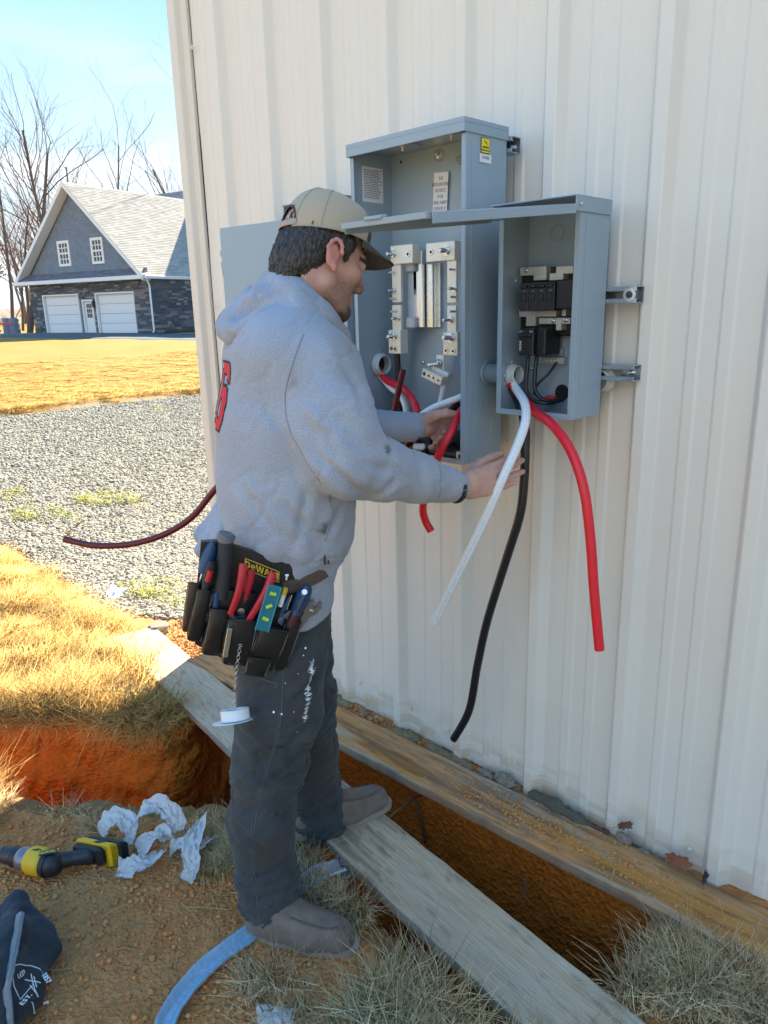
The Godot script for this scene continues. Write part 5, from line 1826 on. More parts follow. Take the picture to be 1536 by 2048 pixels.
func _ramp(r: Array, per: int) -> Array:
	var out := []
	for i in r.size() - 1:
		for k in per:
			out.append(lerpf(r[i], r[i + 1], float(k) / per))
	out.append(r[-1])
	return out

func hoodie(t: Node3D) -> void:
	var s := SDF.new()
	var mids := [Vector3(-1.433, 1.468, 0.7625), Vector3(-1.438, 1.33, 0.7715), Vector3(-1.443, 1.194, 0.7795), Vector3(-1.448, 1.091, 0.788), Vector3(-1.458, 1.007, 0.8055), Vector3(-1.465, 0.9278, 0.8186), Vector3(-1.468, 0.8942, 0.8237)]
	var rr := [0.134, 0.147, 0.150, 0.141, 0.113, 0.122, 0.124]
	for q in [-0.075, 0.0, 0.075]:
		var ln := []
		for m in mids:
			ln.append(sided(m, q * (0.78 if ln.size() == 4 else 1.0)))
		s.chain(ln, rr, 0.05)
	s.cone(Vector3(-1.539, 1.497, 0.7061), Vector3(-1.336, 1.502, 0.8346), 0.100, 0.100, 0.06)
	s.cone(Vector3(-1.438, 1.567, 0.7719), Vector3(-1.44, 1.51, 0.7749), 0.082, 0.11, 0.05)
	# near sleeve
	s.chain([Vector3(-1.273, 1.465, 0.7957), Vector3(-1.22, 1.369, 0.8128), Vector3(-1.191, 1.29, 0.8133), Vector3(-1.174, 1.244, 0.7142), Vector3(-1.161, 1.211, 0.6112), Vector3(-1.149, 1.175, 0.51)], [0.097, 0.091, 0.083, 0.068, 0.055, 0.046], 0.035)
	s.cone(Vector3(-1.149, 1.175, 0.51), Vector3(-1.142, 1.167, 0.4849), 0.041, 0.038, 0.008)
	# far sleeve
	s.chain([Vector3(-1.556, 1.5, 0.6457), Vector3(-1.583, 1.263, 0.4523), Vector3(-1.499, 1.268, 0.3645)], [0.088, 0.070, 0.049], 0.035)
	s.cone(Vector3(-1.496, 1.268, 0.3613), Vector3(-1.457, 1.265, 0.3008), 0.044, 0.043, 0.008)
	s.cut.append([Vector3(-1.434, 0.8616, 0.7635), Vector3(0.08, -1, -0.05).normalized()])
	# neck opening
	s.P.append([hd(0, -0.03, -0.03), Vector3(-1.422, 1.577, 0.7427), 0.062, 0.062, 0.012, 3])
	var arm := Vector3(-1.191, 1.29, 0.8133)
	var wr := [[Vector3(-1.265, 1.335, 0.871), Vector3(-1.201, 1.2, 0.7601), 0.006], [Vector3(-1.246, 1.332, 0.8385), Vector3(-1.189, 1.233, 0.7399), 0.004], [Vector3(-1.268, 1.424, 0.8762), Vector3(-1.244, 1.238, 0.8345), 0.005], [Vector3(-1.296, 1.213, 0.9248), Vector3(-1.247, 1.087, 0.8406), 0.005], [Vector3(-1.261, 1.235, 0.864), Vector3(-1.276, 1.093, 0.8901), 0.0045], [Vector3(-1.216, 1.181, 0.7869), Vector3(-1.244, 1.098, 0.8352), 0.005], [Vector3(-1.337, 1.248, 0.996), Vector3(-1.292, 1.108, 0.9188), 0.0045], [Vector3(-1.208, 1.29, 0.7734), Vector3(-1.173, 1.256, 0.7119), 0.005], [Vector3(-1.197, 1.196, 0.7541), Vector3(-1.159, 1.244, 0.6885), 0.0045], [Vector3(-1.181, 1.286, 0.7254), Vector3(-1.147, 1.222, 0.6671), 0.004], [Vector3(-1.304, 1.417, 0.9396), Vector3(-1.27, 1.304, 0.88), 0.004], [Vector3(-1.226, 1.516, 0.8045), Vector3(-1.195, 1.405, 0.7503), 0.0035], [Vector3(-1.132, 1.25, 0.6417), Vector3(-1.121, 1.164, 0.6214), 0.003]]
	var fold := func(p: Vector3, n: Vector3) -> float:
		var q := p - Vector3(-1.42, 0, 0.74)
		var f := q.dot(FW)
		var r := q.dot(RT)
		var a := nz.get_noise_3d(f * 2.2 + p.y * 2.4, p.y * 3.2 - f * 3.0, r * 2.4)
		var a2 := nz.get_noise_3d(f * 5.0 - p.y * 6.0 + 5.0, p.y * 5.0 + f * 2.0, r * 4.0)
		var el := smoothstep(0.20, 0.04, p.distance_to(arm))
		var w := 0.55 + 0.25 * smoothstep(1.20, 1.05, p.y)
		var d := a * 0.0065 * w
		d -= 0.0048 * w * exp(-pow(a2 / 0.06, 2.0))                    # creases
		d += (0.006 * sin((p.y * 0.8 + f * 0.9) * 70.0 + nz.get_noise_3d(f * 5.0, p.y * 5.0, r * 5.0) * 3.0)) * el
		d += folds(p, wr)
		d += 0.0045 * sin(atan2(r, f) * 15.0 + nz.get_noise_2d(p.y * 5.0, f * 4.0) * 3.0) * smoothstep(1.16, 1.04, p.y) * smoothstep(0.93, 1.02, p.y)
		d += 0.5 * sin((p.y - f * 0.4) * 80.0 + nz.get_noise_3d(f * 6.0, p.y * 4.0, r * 6.0) * 4.0) * 0.0035 * smoothstep(1.10, 1.03, p.y)
		return d
	s.run(0.0068, fold, func(p, n):
		var q: Vector3 = p - Vector3(-1.42, 0, 0.74)
		var c := Color(0.47, 0.495, 0.56)
		c = c * (0.98 + 0.07 * nz.get_noise_3dv(p * 9.0))
		for st in [[Vector3(-1.172, 1.527, 0.8101), 0.045], [Vector3(-1.13, 1.478, 0.8372), 0.05], [Vector3(-1.207, 1.467, 0.9111), 0.018], [Vector3(-1.211, 1.452, 0.9172), 0.012]]:
			var k := smoothstep(st[1], st[1] * 0.3, (p - st[0]).slide(RT).length() + nz.get_noise_3dv(p * 40.0) * 0.025)
			c = c.lerp(Color(0.30, 0.24, 0.16), k * 0.28 if q.dot(RT) > 0.05 else 0.0)
		for st in [[Vector3(-1.175, 1.306, 0.7149), 0.012], [Vector3(-1.243, 1.125, 0.8341), 0.018], [Vector3(-1.17, 1.324, 0.7074), 0.006]]:
			var k := smoothstep(st[1], st[1] * 0.4, (p - st[0]).slide(RT).length() + nz.get_noise_3dv(p * 70.0) * 0.008)
			c = c.lerp(Color(0.09, 0.10, 0.10), k * 0.75 if q.dot(RT) > 0.02 else 0.0)
		return c)
	var fleece := mat("fleece", Color.WHITE, 0.95, 0.0, {"vc": true, "spec": 0.15, "rim": 0.35, "tex": noise_tex("heather", 1, 0.16, 2, 0.77, 1.0), "bump": noise_tex("fleece_bump", 1, 0.22, 2, 0.0, 1.0), "cm": 0.03, "scale": Vector3(3.4, 2.4, 3.4)})
	var h := part("sweatshirt", s, fleece, t)
	# hood lying on the back and round the neck: two soft lips with a valley between them
	var hs := SDF.new()
	for sd in [1.0, -1.0]:
		var lip := [Vector3(-1.499, 1.568, 0.877), sided(Vector3(-1.493, 1.554, 0.8671), 0.06 * sd), sided(Vector3(-1.466, 1.575, 0.8199), 0.112 * sd), sided(Vector3(-1.426, 1.598, 0.7499), 0.124 * sd), sided(Vector3(-1.391, 1.569, 0.6891), 0.100 * sd), sided(Vector3(-1.366, 1.523, 0.6463), 0.045 * sd)]
		var col := [Vector3(-1.447, 1.662, 0.786), sided(Vector3(-1.438, 1.657, 0.7712), 0.055 * sd), sided(Vector3(-1.418, 1.634, 0.7359), 0.088 * sd), sided(Vector3(-1.394, 1.59, 0.6945), 0.082 * sd), sided(Vector3(-1.372, 1.542, 0.6563), 0.040 * sd)]
		hs.chain(curve(lip, 3), _ramp([0.024, 0.026, 0.024, 0.022, 0.020, 0.020], 3), 0.012)
		hs.chain(curve(col, 3), _ramp([0.026, 0.026, 0.024, 0.022, 0.020], 3), 0.012)
		hs.chain([sided(Vector3(-1.485, 1.585, 0.8532), 0.02 * sd), sided(Vector3(-1.46, 1.618, 0.8095), 0.05 * sd), sided(Vector3(-1.427, 1.619, 0.7529), 0.10 * sd), sided(Vector3(-1.395, 1.583, 0.6969), 0.092 * sd)], [0.034, 0.038, 0.024, 0.018], 0.02)
		hs.chain([sided(Vector3(-1.479, 1.569, 0.8423), 0.03 * sd), sided(Vector3(-1.45, 1.579, 0.7915), 0.06 * sd), sided(Vector3(-1.42, 1.577, 0.7406), 0.09 * sd)], [0.026, 0.030, 0.026], 0.02)
	hs.cone(Vector3(-1.472, 1.6, 0.8304), Vector3(-1.453, 1.637, 0.7963), 0.040, 0.032, 0.02)
	hs.P.append([hd(0, -0.02, -0.03), Vector3(-1.419, 1.577, 0.7386), 0.064, 0.064, 0.010, 3])
	hs.run(0.0058, func(p, n):
		var a := nz.get_noise_3d(p.x * 9.0, p.y * 14.0, p.z * 9.0)
		return a * 0.006 - 0.004 * exp(-pow(nz.get_noise_3d(p.x * 7.0 + 4.0, p.y * 7.0, p.z * 7.0) / 0.09, 2.0)),
		func(p, n): return Color(0.47, 0.495, 0.56) * (0.95 + 0.16 * nz.get_noise_3dv(p * 9.0)))
	part("hood", hs, fleece, h)
	var thread := mat("grey_thread", Color(0.27, 0.28, 0.31), 0.9)
	part("seam", seam(s, [Vector3(-1.212, 1.552, 0.8801), Vector3(-1.225, 1.501, 0.9022), Vector3(-1.236, 1.43, 0.9219), Vector3(-1.235, 1.368, 0.9196), Vector3(-1.222, 1.312, 0.8964), Vector3(-1.207, 1.244, 0.8711)], -RT, 0.0016), thread, h)
	part("seam", seam(s, [Vector3(-1.197, 1.215, 0.8541), Vector3(-1.191, 1.163, 0.8435), Vector3(-1.2, 1.095, 0.8587)], -RT, 0.0022), thread, h)
	for px in [[Vector3(-1.056, 1.243, 0.6096), Vector3(-1.058, 1.202, 0.6127), Vector3(-1.057, 1.163, 0.6116)]]:
		part("cuff_seam", seam(s, px, -RT, 0.0016), thread, h)
	part("cuff_seam", seam(s, [Vector3(-1.307, 1.344, 0.5442), Vector3(-1.309, 1.308, 0.5483), Vector3(-1.307, 1.273, 0.5444)], -RT, 0.0016), thread, h)
	# number on the back
	var six := [Vector2(0.82, 0.78), Vector2(0.82, 0.9), Vector2(0.3, 0.9), Vector2(0.2, 0.8), Vector2(0.2, 0.2), Vector2(0.32, 0.1), Vector2(0.7, 0.1), Vector2(0.82, 0.2), Vector2(0.82, 0.46), Vector2(0.7, 0.56), Vector2(0.22, 0.56)]
	var onef := [Vector2(0.32, 0.78), Vector2(0.5, 0.9), Vector2(0.5, 0.1), Vector2(0.25, 0.1), Vector2(0.75, 0.1)]
	for g in [[six, 0.005, "six"], [onef, -0.115, "one"]]:
		var poly: Array = g[0]
		var o: Vector3 = Vector3(-1.511, 1.336, 0.8978) - FW * 0.25
		o += RT * float(g[1])
		var mb := sheet_on(s, o, RT * 0.105, Vector3.UP * 0.158, 44, 62, FW, 0.0015, func(u, v):
			var d := 9.0
			for i in poly.size() - 1:
				d = minf(d, seg_dist(Vector2(u * 0.7, v), poly[i] * Vector2(0.7, 1.0), poly[i + 1] * Vector2(0.7, 1.0)))
			if d < 0.075:
				return Color(0.62, 0.025, 0.04)
			return Color(0.02, 0.02, 0.025) if d < 0.11 else null)
		part("back_number", mb, mat("flock_print", Color.WHITE, 0.8, 0.0, {"vc": true, "two": true}), h)
	# tail of the undershirt showing below the belt and behind
	var tail := SDF.new()
	for k in 6:
		var q := -0.10 + 0.036 * k
		var e := 0.010 * sin(k * 2.1)
		tail.cone(sided(Vector3(-1.522, 1.112, 0.9172), q), sided(Vector3(-1.548, 1.052, 0.9611), q * 1.15) - FW * e, 0.020, 0.011, 0.025)
		tail.cone(sided(Vector3(-1.548, 1.052, 0.9611), q * 1.15) - FW * e, sided(Vector3(-1.547, 0.965, 0.9591), q * 1.15) + FW * e, 0.011, 0.010, 0.025)
		tail.cone(sided(Vector3(-1.521, 1.08, 0.9152), q), sided(Vector3(-1.538, 0.9656, 0.9443), q), 0.020, 0.014, 0.02)
	tail.run(0.007, func(p, n): return nz.get_noise_3dv(p * 22.0) * 0.004, func(p, n): return Color(0.46, 0.485, 0.55))
	part("hem_fold", tail, fleece, h)

func trousers(t: Node3D) -> void:
	var s := SDF.new()
	s.chain([Vector3(-1.399, 0.848, 0.8533), Vector3(-1.384, 0.7828, 0.868), Vector3(-1.379, 0.6261, 0.8886), Vector3(-1.389, 0.4807, 0.9256), Vector3(-1.404, 0.323, 0.9523), Vector3(-1.399, 0.1551, 0.9535), Vector3(-1.39, 0.04048, 0.9478), Vector3(-1.39, -0.03932, 0.9474)], [0.122, 0.112, 0.105, 0.089, 0.083, 0.078, 0.082, 0.090], 0.03)
	s.chain([Vector3(-1.52, 0.783, 0.7428), Vector3(-1.537, 0.5152, 0.703), Vector3(-1.553, 0.3282, 0.6703), Vector3(-1.564, 0.1816, 0.6489), Vector3(-1.573, 0.08109, 0.629), Vector3(-1.573, 0.02692, 0.6243)], [0.120, 0.102, 0.084, 0.079, 0.081, 0.088], 0.03)
	s.cone(Vector3(-1.516, 0.8428, 0.7666), Vector3(-1.403, 0.8995, 0.8497), 0.110, 0.110, 0.04)
	s.cut.append([Vector3(-1.4, 0.047, 0.9), Vector3(0.06, -1, 0.12).normalized()])
	var wr := [[Vector3(-1.362, 0.5433, 1.04), Vector3(-1.308, 0.4604, 0.9462), 0.007], [Vector3(-1.369, 0.4583, 1.052), Vector3(-1.313, 0.4883, 0.9554), 0.006], [Vector3(-1.374, 0.3793, 1.061), Vector3(-1.326, 0.2904, 0.9778), 0.006], [Vector3(-1.371, 0.2105, 1.055), Vector3(-1.298, 0.2432, 0.9285), 0.006], [Vector3(-1.367, 0.1502, 1.048), Vector3(-1.293, 0.1701, 0.9207), 0.007], [Vector3(-1.361, 0.6203, 1.037), Vector3(-1.326, 0.5773, 0.9779), 0.005], [Vector3(-1.296, 0.6815, 0.9254), Vector3(-1.252, 0.76, 0.8485), 0.006], [Vector3(-1.313, 0.5721, 0.9552), Vector3(-1.262, 0.6425, 0.8671), 0.006], [Vector3(-1.351, 0.7205, 1.02), Vector3(-1.318, 0.6557, 0.9631), 0.004], [Vector3(-1.37, 0.107, 1.054), Vector3(-1.323, 0.1011, 0.9713), 0.005], [Vector3(-1.35, 0.4044, 1.02), Vector3(-1.296, 0.3651, 0.9249), 0.004], [Vector3(-1.299, 0.8966, 0.9298), Vector3(-1.247, 0.8307, 0.8405), 0.004]]
	s.run(0.0068, func(p, n):
		var q: Vector3 = p - Vector3(-1.42, 0, 0.74)
		var f := q.dot(FW)
		var r := q.dot(RT)
		var w := 0.45 + smoothstep(0.20, 0.05, absf(p.y - 0.50)) * 0.7 + smoothstep(0.30, 0.08, p.y) * 0.9 + smoothstep(0.12, 0.02, absf(p.y - 0.80)) * 0.4
		var a := nz.get_noise_3d(f * 6.0 + p.y * 2.0, p.y * 13.0 - f * 5.0, r * 5.0)
		var d: float = a * 0.008 * w - exp(-pow(a / 0.07, 2.0)) * 0.0065 * w
		d += nz.get_noise_3d(f * 12.0, p.y * 34.0 - f * 10.0, r * 12.0) * 0.0045 * w
		d += folds(p, wr)
		return d,
		func(p, n):
			var k := nz.get_noise_3dv(p * 7.0)
			var c := Color(0.064, 0.071, 0.074) * (1.0 + 0.35 * k)
			c = c.lerp(Color(0.075, 0.068, 0.06), smoothstep(0.1, 0.5, nz.get_noise_3dv(p * 4.0 + Vector3.ONE * 9.0)) * 0.6)
			return c)
	var cloth := mat("canvas_cloth", Color.WHITE, 0.9, 0.0, {"vc": true, "spec": 0.2, "rim": 0.25, "tex": noise_tex("twill", 1, 0.2, 2, 0.86, 1.0), "bump": noise_tex("cloth", 1, 0.3, 2, 0.0, 1.0), "cm": 0.06, "scale": 6.0})
	var h := part("trousers", s, cloth, t)
	var thread := mat("dark_thread", Color(0.10, 0.11, 0.115), 0.9)
	part("seam", seam(s, [Vector3(-1.29, 0.8122, 0.9343), Vector3(-1.296, 0.6834, 0.945), Vector3(-1.307, 0.5795, 0.965), Vector3(-1.322, 0.5022, 0.9902), Vector3(-1.334, 0.4081, 1.01), Vector3(-1.341, 0.3096, 1.023), Vector3(-1.342, 0.1904, 1.025), Vector3(-1.341, 0.08124, 1.023)], -RT, 0.0011), thread, h)
	part("seam", seam(s, [Vector3(-1.298, 0.6842, 0.9491), Vector3(-1.31, 0.5804, 0.9692), Vector3(-1.325, 0.5035, 0.9954), Vector3(-1.337, 0.4095, 1.016), Vector3(-1.344, 0.3111, 1.028), Vector3(-1.345, 0.192, 1.031)], -RT, 0.0008), thread, h)
	part("pocket_edge", seam(s, [Vector3(-1.341, 0.7964, 1.023), Vector3(-1.323, 0.7753, 0.9927), Vector3(-1.3, 0.7535, 0.9526), Vector3(-1.302, 0.7409, 0.9553)], -RT, 0.0018), thread, h)
	# paint smears on the thigh
	var o := Vector3(-1.274, 0.638, 0.9077)
	var pw := Vector3(-1.254, 0.6304, 0.872) - o
	var ph := Vector3(-1.27, 0.8086, 0.8998) - o
	var smear := sheet_on(s, o, pw, ph, 40, 130, -RT, 0.0038, func(u, v):
		var mid: float = 0.22 + 0.62 * v
		var wide: float = 0.16 * smoothstep(0.0, 0.12, v) * smoothstep(1.0, 0.88, v)
		var k: float = wide - absf(u - mid) + nz.get_noise_2d(u * 9.0, v * 46.0) * 0.24 - 0.05 - (0.12 if sin(v * 95.0) > 0.5 and v < 0.5 else 0.0)
		return Color(0.62, 0.64, 0.64) if k > 0.0 else null)
	part("paint_smear", smear, mat("dry_paint", Color.WHITE, 0.7, 0.0, {"vc": true, "two": true}), h)
	var dots := MB.new()
	for p in [Vector3(-1.257, 0.7943, 0.8777), Vector3(-1.262, 0.8307, 0.8865), Vector3(-1.265, 0.8148, 0.8913), Vector3(-1.282, 0.6784, 0.9204), Vector3(-1.273, 0.7718, 0.9046), Vector3(-1.289, 0.7537, 0.9332), Vector3(-1.259, 0.8708, 0.8816), Vector3(-1.305, 0.6839, 0.9604), Vector3(-1.296, 0.6781, 0.9453), Vector3(-1.278, 0.6216, 0.9137)]:
		var c: Vector3 = s.push(p, -RT)
		dots.egg_dot(c + RT * 0.0038, s.normal(c), rng.randf_range(0.0011, 0.0030))
	part("paint_spot", dots, mats["dry_paint"], h)

func shoe(t: Node3D, heel: Vector3, toe: Vector3, base: float) -> void:
	var d := (toe - heel)
	d.y = 0.0
	var L := d.length() + 0.045
	d = d.normalized()
	var r := d.cross(Vector3.UP).normalized()
	var o := heel - d * 0.012
	var at := func(f: float, y: float, x: float) -> Vector3: return Vector3(o.x, base, o.z) + d * f + Vector3.UP * y + r * x
	var s := SDF.new()
	s.cone(at.call(0.040, 0.045, 0), at.call(0.09, 0.045, 0.0), 0.040, 0.040, 0.03)
	s.cone(at.call(0.09, 0.042, 0.0), at.call(0.18, 0.036, 0.004), 0.041, 0.046, 0.03)
	s.cone(at.call(0.18, 0.036, 0.004), at.call(L - 0.055, 0.033, 0.0), 0.047, 0.043, 0.03)
	s.cone(at.call(0.055, 0.075, 0), at.call(0.14, 0.068, 0.0), 0.036, 0.036, 0.03)
	s.cone(at.call(0.14, 0.066, 0.0), at.call(L - 0.075, 0.044, 0.0), 0.037, 0.030, 0.03)
	s.floor_y = base + 0.016
	var bs := Basis(r, Vector3.UP, d)
	s.run(0.005, func(p, n): return nz.get_noise_3dv(p * 24.0) * 0.0026 + nz.get_noise_3dv(p * 60.0) * 0.0008, func(p, n):
		var k := nz.get_noise_3dv(p * 22.0) * 0.5 + 0.5
		return Color(0.14, 0.105, 0.082).lerp(Color(0.22, 0.175, 0.145), k))
	var up := part("shoe", s, mat("suede", Color.WHITE, 0.9, 0.0, {"vc": true, "spec": 0.2, "rim": 0.3, "bump": noise_tex("fleece_bump", 1, 0.22, 2, 0.0, 1.0), "cm": 0.05, "scale": 7.0}), t)
	# sole: an outline a little wider than the upper
	var poly := PackedVector2Array()
	for k in 48:
		var a := TAU * k / 48
		var f := 0.5 - 0.5 * cos(a)
		var wd := lerpf(0.040, 0.049, smoothstep(0.15, 0.75, f)) - 0.005 * smoothstep(0.3, 0.45, f) * smoothstep(0.6, 0.45, f)
		poly.append(Vector2(signf(sin(a)) * pow(absf(sin(a)), 0.62) * wd, -0.004 + (L + 0.004) * f))
	var sb := MB.new()
	sb.prism(poly, Transform3D(Basis(r, d, Vector3.UP if r.cross(d).y > 0.0 else Vector3.DOWN), at.call(0, 0, 0)), 0.001, 0.023, 0.003)
	part("sole", sb, mat("crepe", Color(0.30, 0.26, 0.21), 0.8, 0.0, {"bump": noise_tex("soil_bump", 1, 0.05, 5, 0.0, 1.0), "cm": 0.08, "scale": 8.0}), up)
	# raised apron seam round the toe
	var loop := []
	for k in 15:
		var a := lerpf(-0.25, PI + 0.25, k / 14.0)
		loop.append(at.call(0.165 + (L - 0.20) * maxf(sin(a), -0.3) , 0.15, -cos(a) * 0.034))
	var pts := []
	for p in curve(loop, 4):
		pts.append(s.push(p, Vector3.DOWN) + Vector3.UP * 0.0006)
	sb = MB.new()
	sb.tube(pts, 0.0026, 6)
	part("apron_seam", sb, mat("suede_seam", Color(0.11, 0.085, 0.068), 0.9), up)
	sb = MB.new()
	for i in range(1, pts.size() - 1, 1):
		var tg: Vector3 = (pts[i + 1] - pts[i - 1]).normalized()
		var sd := tg.cross(Vector3.UP).normalized()
		sb.tube([pts[i] - sd * 0.0036 + Vector3.UP * 0.001, pts[i] + Vector3.UP * 0.003, pts[i] + sd * 0.0036 + Vector3.UP * 0.001], 0.0008, 4)
	var stc := part("stitching", sb, mat("suede_thread", Color(0.24, 0.20, 0.16), 0.9), up)
	stc.set_meta("kind", "stuff")

# ---------------------------------------------------------------- tool pouch and hand tools at his hip
func hip_frame(p: Vector3, axis: Vector3) -> Transform3D:   # x across, y along the axis, z outwards
	var y := axis.normalized()
	var z := (RT - y * RT.dot(y)).normalized()
	return Transform3D(Basis(y.cross(z), y, z), p)

func pocket(t: Node3D, top: Vector3, bot: Vector3, half: float, deep: float, m: Material, called := "pocket", taper := 0.8) -> void:   # an open leather sleeve
	var xf := hip_frame(bot, top - bot)
	var L := top.distance_to(bot)
	var b := MB.new()
	var rows := []
	for j in 15:
		var v := j / 14.0
		var row := []
		var rd := sqrt(clampf(1.0 - pow(maxf(0.0, 0.16 - v) / 0.17, 2.0), 0.02, 1.0))
		var w := half * lerpf(taper, 1.0, v) * lerpf(0.5, 1.0, rd) * (1.0 + 0.05 * sin(v * 5.0 + half * 300.0))
		var dp := deep * lerpf(0.60, 1.0, smoothstep(0.0, 0.8, v)) * rd
		for k in 32:
			var a := TAU * k / 32
			var x := signf(cos(a)) * pow(absf(cos(a)), 0.88) * w
			var z := signf(sin(a)) * pow(absf(sin(a)), 0.9) * dp
			row.append(xf * Vector3(x + nz.get_noise_2d(v * 3.0 + bot.x * 50.0, a) * 0.0018, L * v + (0.006 * sin(a) if j == 14 else 0.0), z * 0.5 + dp * 0.5))
		rows.append(row)
	b.grid(rows, true)
	var mid := xf * Vector3(0, L * 0.5, deep * 0.5)
	b.orient(func(p): return (p - mid).slide(xf.basis.y))
	b.face(rows[0], -xf.basis.y)
	var pk := part(called, b, m, t)
	var rim := MB.new()
	var top_row: Array = rows[14].duplicate()
	top_row.append(top_row[0])
	rim.tube(top_row, 0.0017, 6, false)
	part("rim", rim, m, pk)
	var st := MB.new()     # saddle stitching down both edges
	for s in [-1.0, 1.0]:
		var y := 0.008
		while y < L - 0.006:
			var v := y / L
			var x: float = s * half * lerpf(taper, 1.0, v) * 0.86
			var z := deep * lerpf(0.55, 1.0, smoothstep(0.0, 0.8, v)) * 0.83
			st.tube([xf * Vector3(x, y, z), xf * Vector3(x, y + 0.0034, z + 0.0004)], 0.0006, 4)
			y += 0.0056
	var so := part("stitching", st, mat("pale_thread", Color(0.42, 0.40, 0.35), 0.8), pk)
	so.set_meta("kind", "stuff")

func rod(t: Node3D, called: String, pts: Array, rad, m: Material, flat := 1.0) -> MeshInstance3D:
	var b := MB.new()
	b.tube(pts, rad, 14, true, flat, RT if flat != 1.0 else Vector3.ZERO)
	return part(called, b, m, t)

func grip(a: Vector3, b: Vector3, r: float, n := 9) -> Array:   # points and radii of a bulged handle
	var pts := []
	var rad := []
	for i in n:
		var v := float(i) / (n - 1)
		pts.append(a.lerp(b, v))
		rad.append(r * (0.62 + 0.38 * sin(PI * clampf(v * 0.9 + 0.06, 0.0, 1.0))) * (0.75 if i == 0 else 1.0))
	return [pts, rad]

func tool_rig() -> void:
	var lt := {"bump": noise_tex("leather", 2, 0.06, 3, 0.0, 1.0), "cm": 0.06, "scale": 9.0, "rtex": noise_tex("paint_rough", 1, 0.01, 3, 0.5, 1.0)}
	var leather := mat("black_leather", Color(0.013, 0.012, 0.012), 0.5, 0.0, lt)
	var worn := mat("worn_leather", Color(0.040, 0.026, 0.017), 0.55, 0.0, lt)
	var t := thing("tool_belt", "black leather tool pouch with white stitching on a brown belt round the man's hips", "tool belt", Vector3(-1.353, 0.7836, 0.9848))
	# belt strap: an oval round the hips
	var strap := MB.new()
	var rows := [[], [], [], []]
	var bc := Vector3(-1.458, 0.9925, 0.8063)
	for k in 65:
		var a := TAU * k / 64
		var up := Vector3(0, 1, 0)
		var o: Vector3 = bc + FW * (0.155 * cos(a)) + RT * (0.209 * sin(a)) + up * (0.020 * cos(a))
		var n: Vector3 = (FW * cos(a) / 0.155 + RT * sin(a) / 0.209).normalized()
		rows[0].append(o - up * 0.0165)
		rows[1].append(o - up * 0.015 + n * 0.0035)
		rows[2].append(o + up * 0.015 + n * 0.0035)
		rows[3].append(o + up * 0.0165)
	for i in 64:
		for j in 3:
			strap.quad(rows[j][i], rows[j + 1][i], rows[j + 1][i + 1], rows[j][i + 1])
	strap.orient(func(p): return p - bc)
	part("belt_strap", strap, mat("brown_belt", Color(0.105, 0.062, 0.042), 0.6, 0.0, {"two": true, "bump": noise_tex("leather", 2, 0.06, 3, 0.0, 1.0), "cm": 0.05, "scale": 9.0}), t)
	var bk := MB.new()
	for q in [Vector3(-1.243, 1.053, 0.8339), Vector3(-1.247, 1.051, 0.8202)]:
		bk.box(q + RT * 0.006, Vector3(0.004, 0.038, 0.008), Basis(FW, Vector3.UP, RT), 0.0012)
	part("belt_keeper", bk, worn, t)
	# back plate
	var xf := Transform3D(Basis(FW, Vector3.UP, RT), Vector3(-1.326, 0.9691, 0.988))
	var inv := xf.affine_inverse()
	var poly := PackedVector2Array()
	for p in [Vector3(-1.374, 1.119, 1.071), Vector3(-1.354, 1.117, 1.035), Vector3(-1.339, 1.103, 1.01), Vector3(-1.306, 1.072, 0.9529), Vector3(-1.271, 1.038, 0.8919), Vector3(-1.274, 0.9703, 0.8971), Vector3(-1.268, 0.939, 0.8865), Vector3(-1.273, 0.8776, 0.8954), Vector3(-1.288, 0.8106, 0.9221), Vector3(-1.31, 0.7889, 0.9588), Vector3(-1.338, 0.8106, 1.008), Vector3(-1.365, 0.8418, 1.055), Vector3(-1.391, 0.8819, 1.1), Vector3(-1.385, 0.9961, 1.089)]:
		var q: Vector3 = inv * p
		poly.append(Vector2(q.x, q.y))
	var b := MB.new()
	b.prism(poly, xf, -0.012, 0.006, 0.003)
	part("back_plate", b, leather, t)
	pocket(t, Vector3(-1.394, 1.026, 1.084), Vector3(-1.407, 0.909, 1.108), 0.0145, 0.032, worn, "sleeve", 0.95)
	pocket(t, Vector3(-1.375, 1.011, 1.072), Vector3(-1.393, 0.8898, 1.103), 0.019, 0.036, leather, "sleeve", 0.9)
	pocket(t, Vector3(-1.34, 0.9984, 1.017), Vector3(-1.353, 0.9025, 1.04), 0.062, 0.030, leather, "pocket", 0.95)
	pocket(t, Vector3(-1.352, 0.9662, 1.051), Vector3(-1.366, 0.8544, 1.077), 0.026, 0.040, leather, "pocket", 0.9)
	pocket(t, Vector3(-1.323, 0.9401, 1.016), Vector3(-1.336, 0.8254, 1.038), 0.036, 0.044, leather, "pocket", 0.9)
	pocket(t, Vector3(-1.296, 0.9084, 0.9553), Vector3(-1.314, 0.8032, 0.9871), 0.040, 0.045, leather, "pocket", 0.85)
	pocket(t, Vector3(-1.279, 0.9134, 0.9102), Vector3(-1.3, 0.7901, 0.9468), 0.022, 0.036, leather, "sleeve", 0.8)
	pocket(t, Vector3(-1.303, 0.8397, 0.9926), Vector3(-1.312, 0.7925, 1.003), 0.030, 0.026, leather, "pocket", 0.85)
	# maker's plate in yellow
	var lx := Vector3(-1.287, 1.028, 0.9346) - Vector3(-1.321, 1.066, 0.9941)
	var ly := Vector3(-1.321, 1.066, 0.9941) - Vector3(-1.322, 1.049, 0.9952)
	var lb := Basis(lx.normalized(), ly.normalized(), RT)
	lettering("DeWALT", 0.0165, Transform3D(lb, Vector3(-1.305, 1.039, 0.965)), mat("yellow_print", Color(0.75, 0.50, 0.03), 0.6), t)
	b = MB.new()
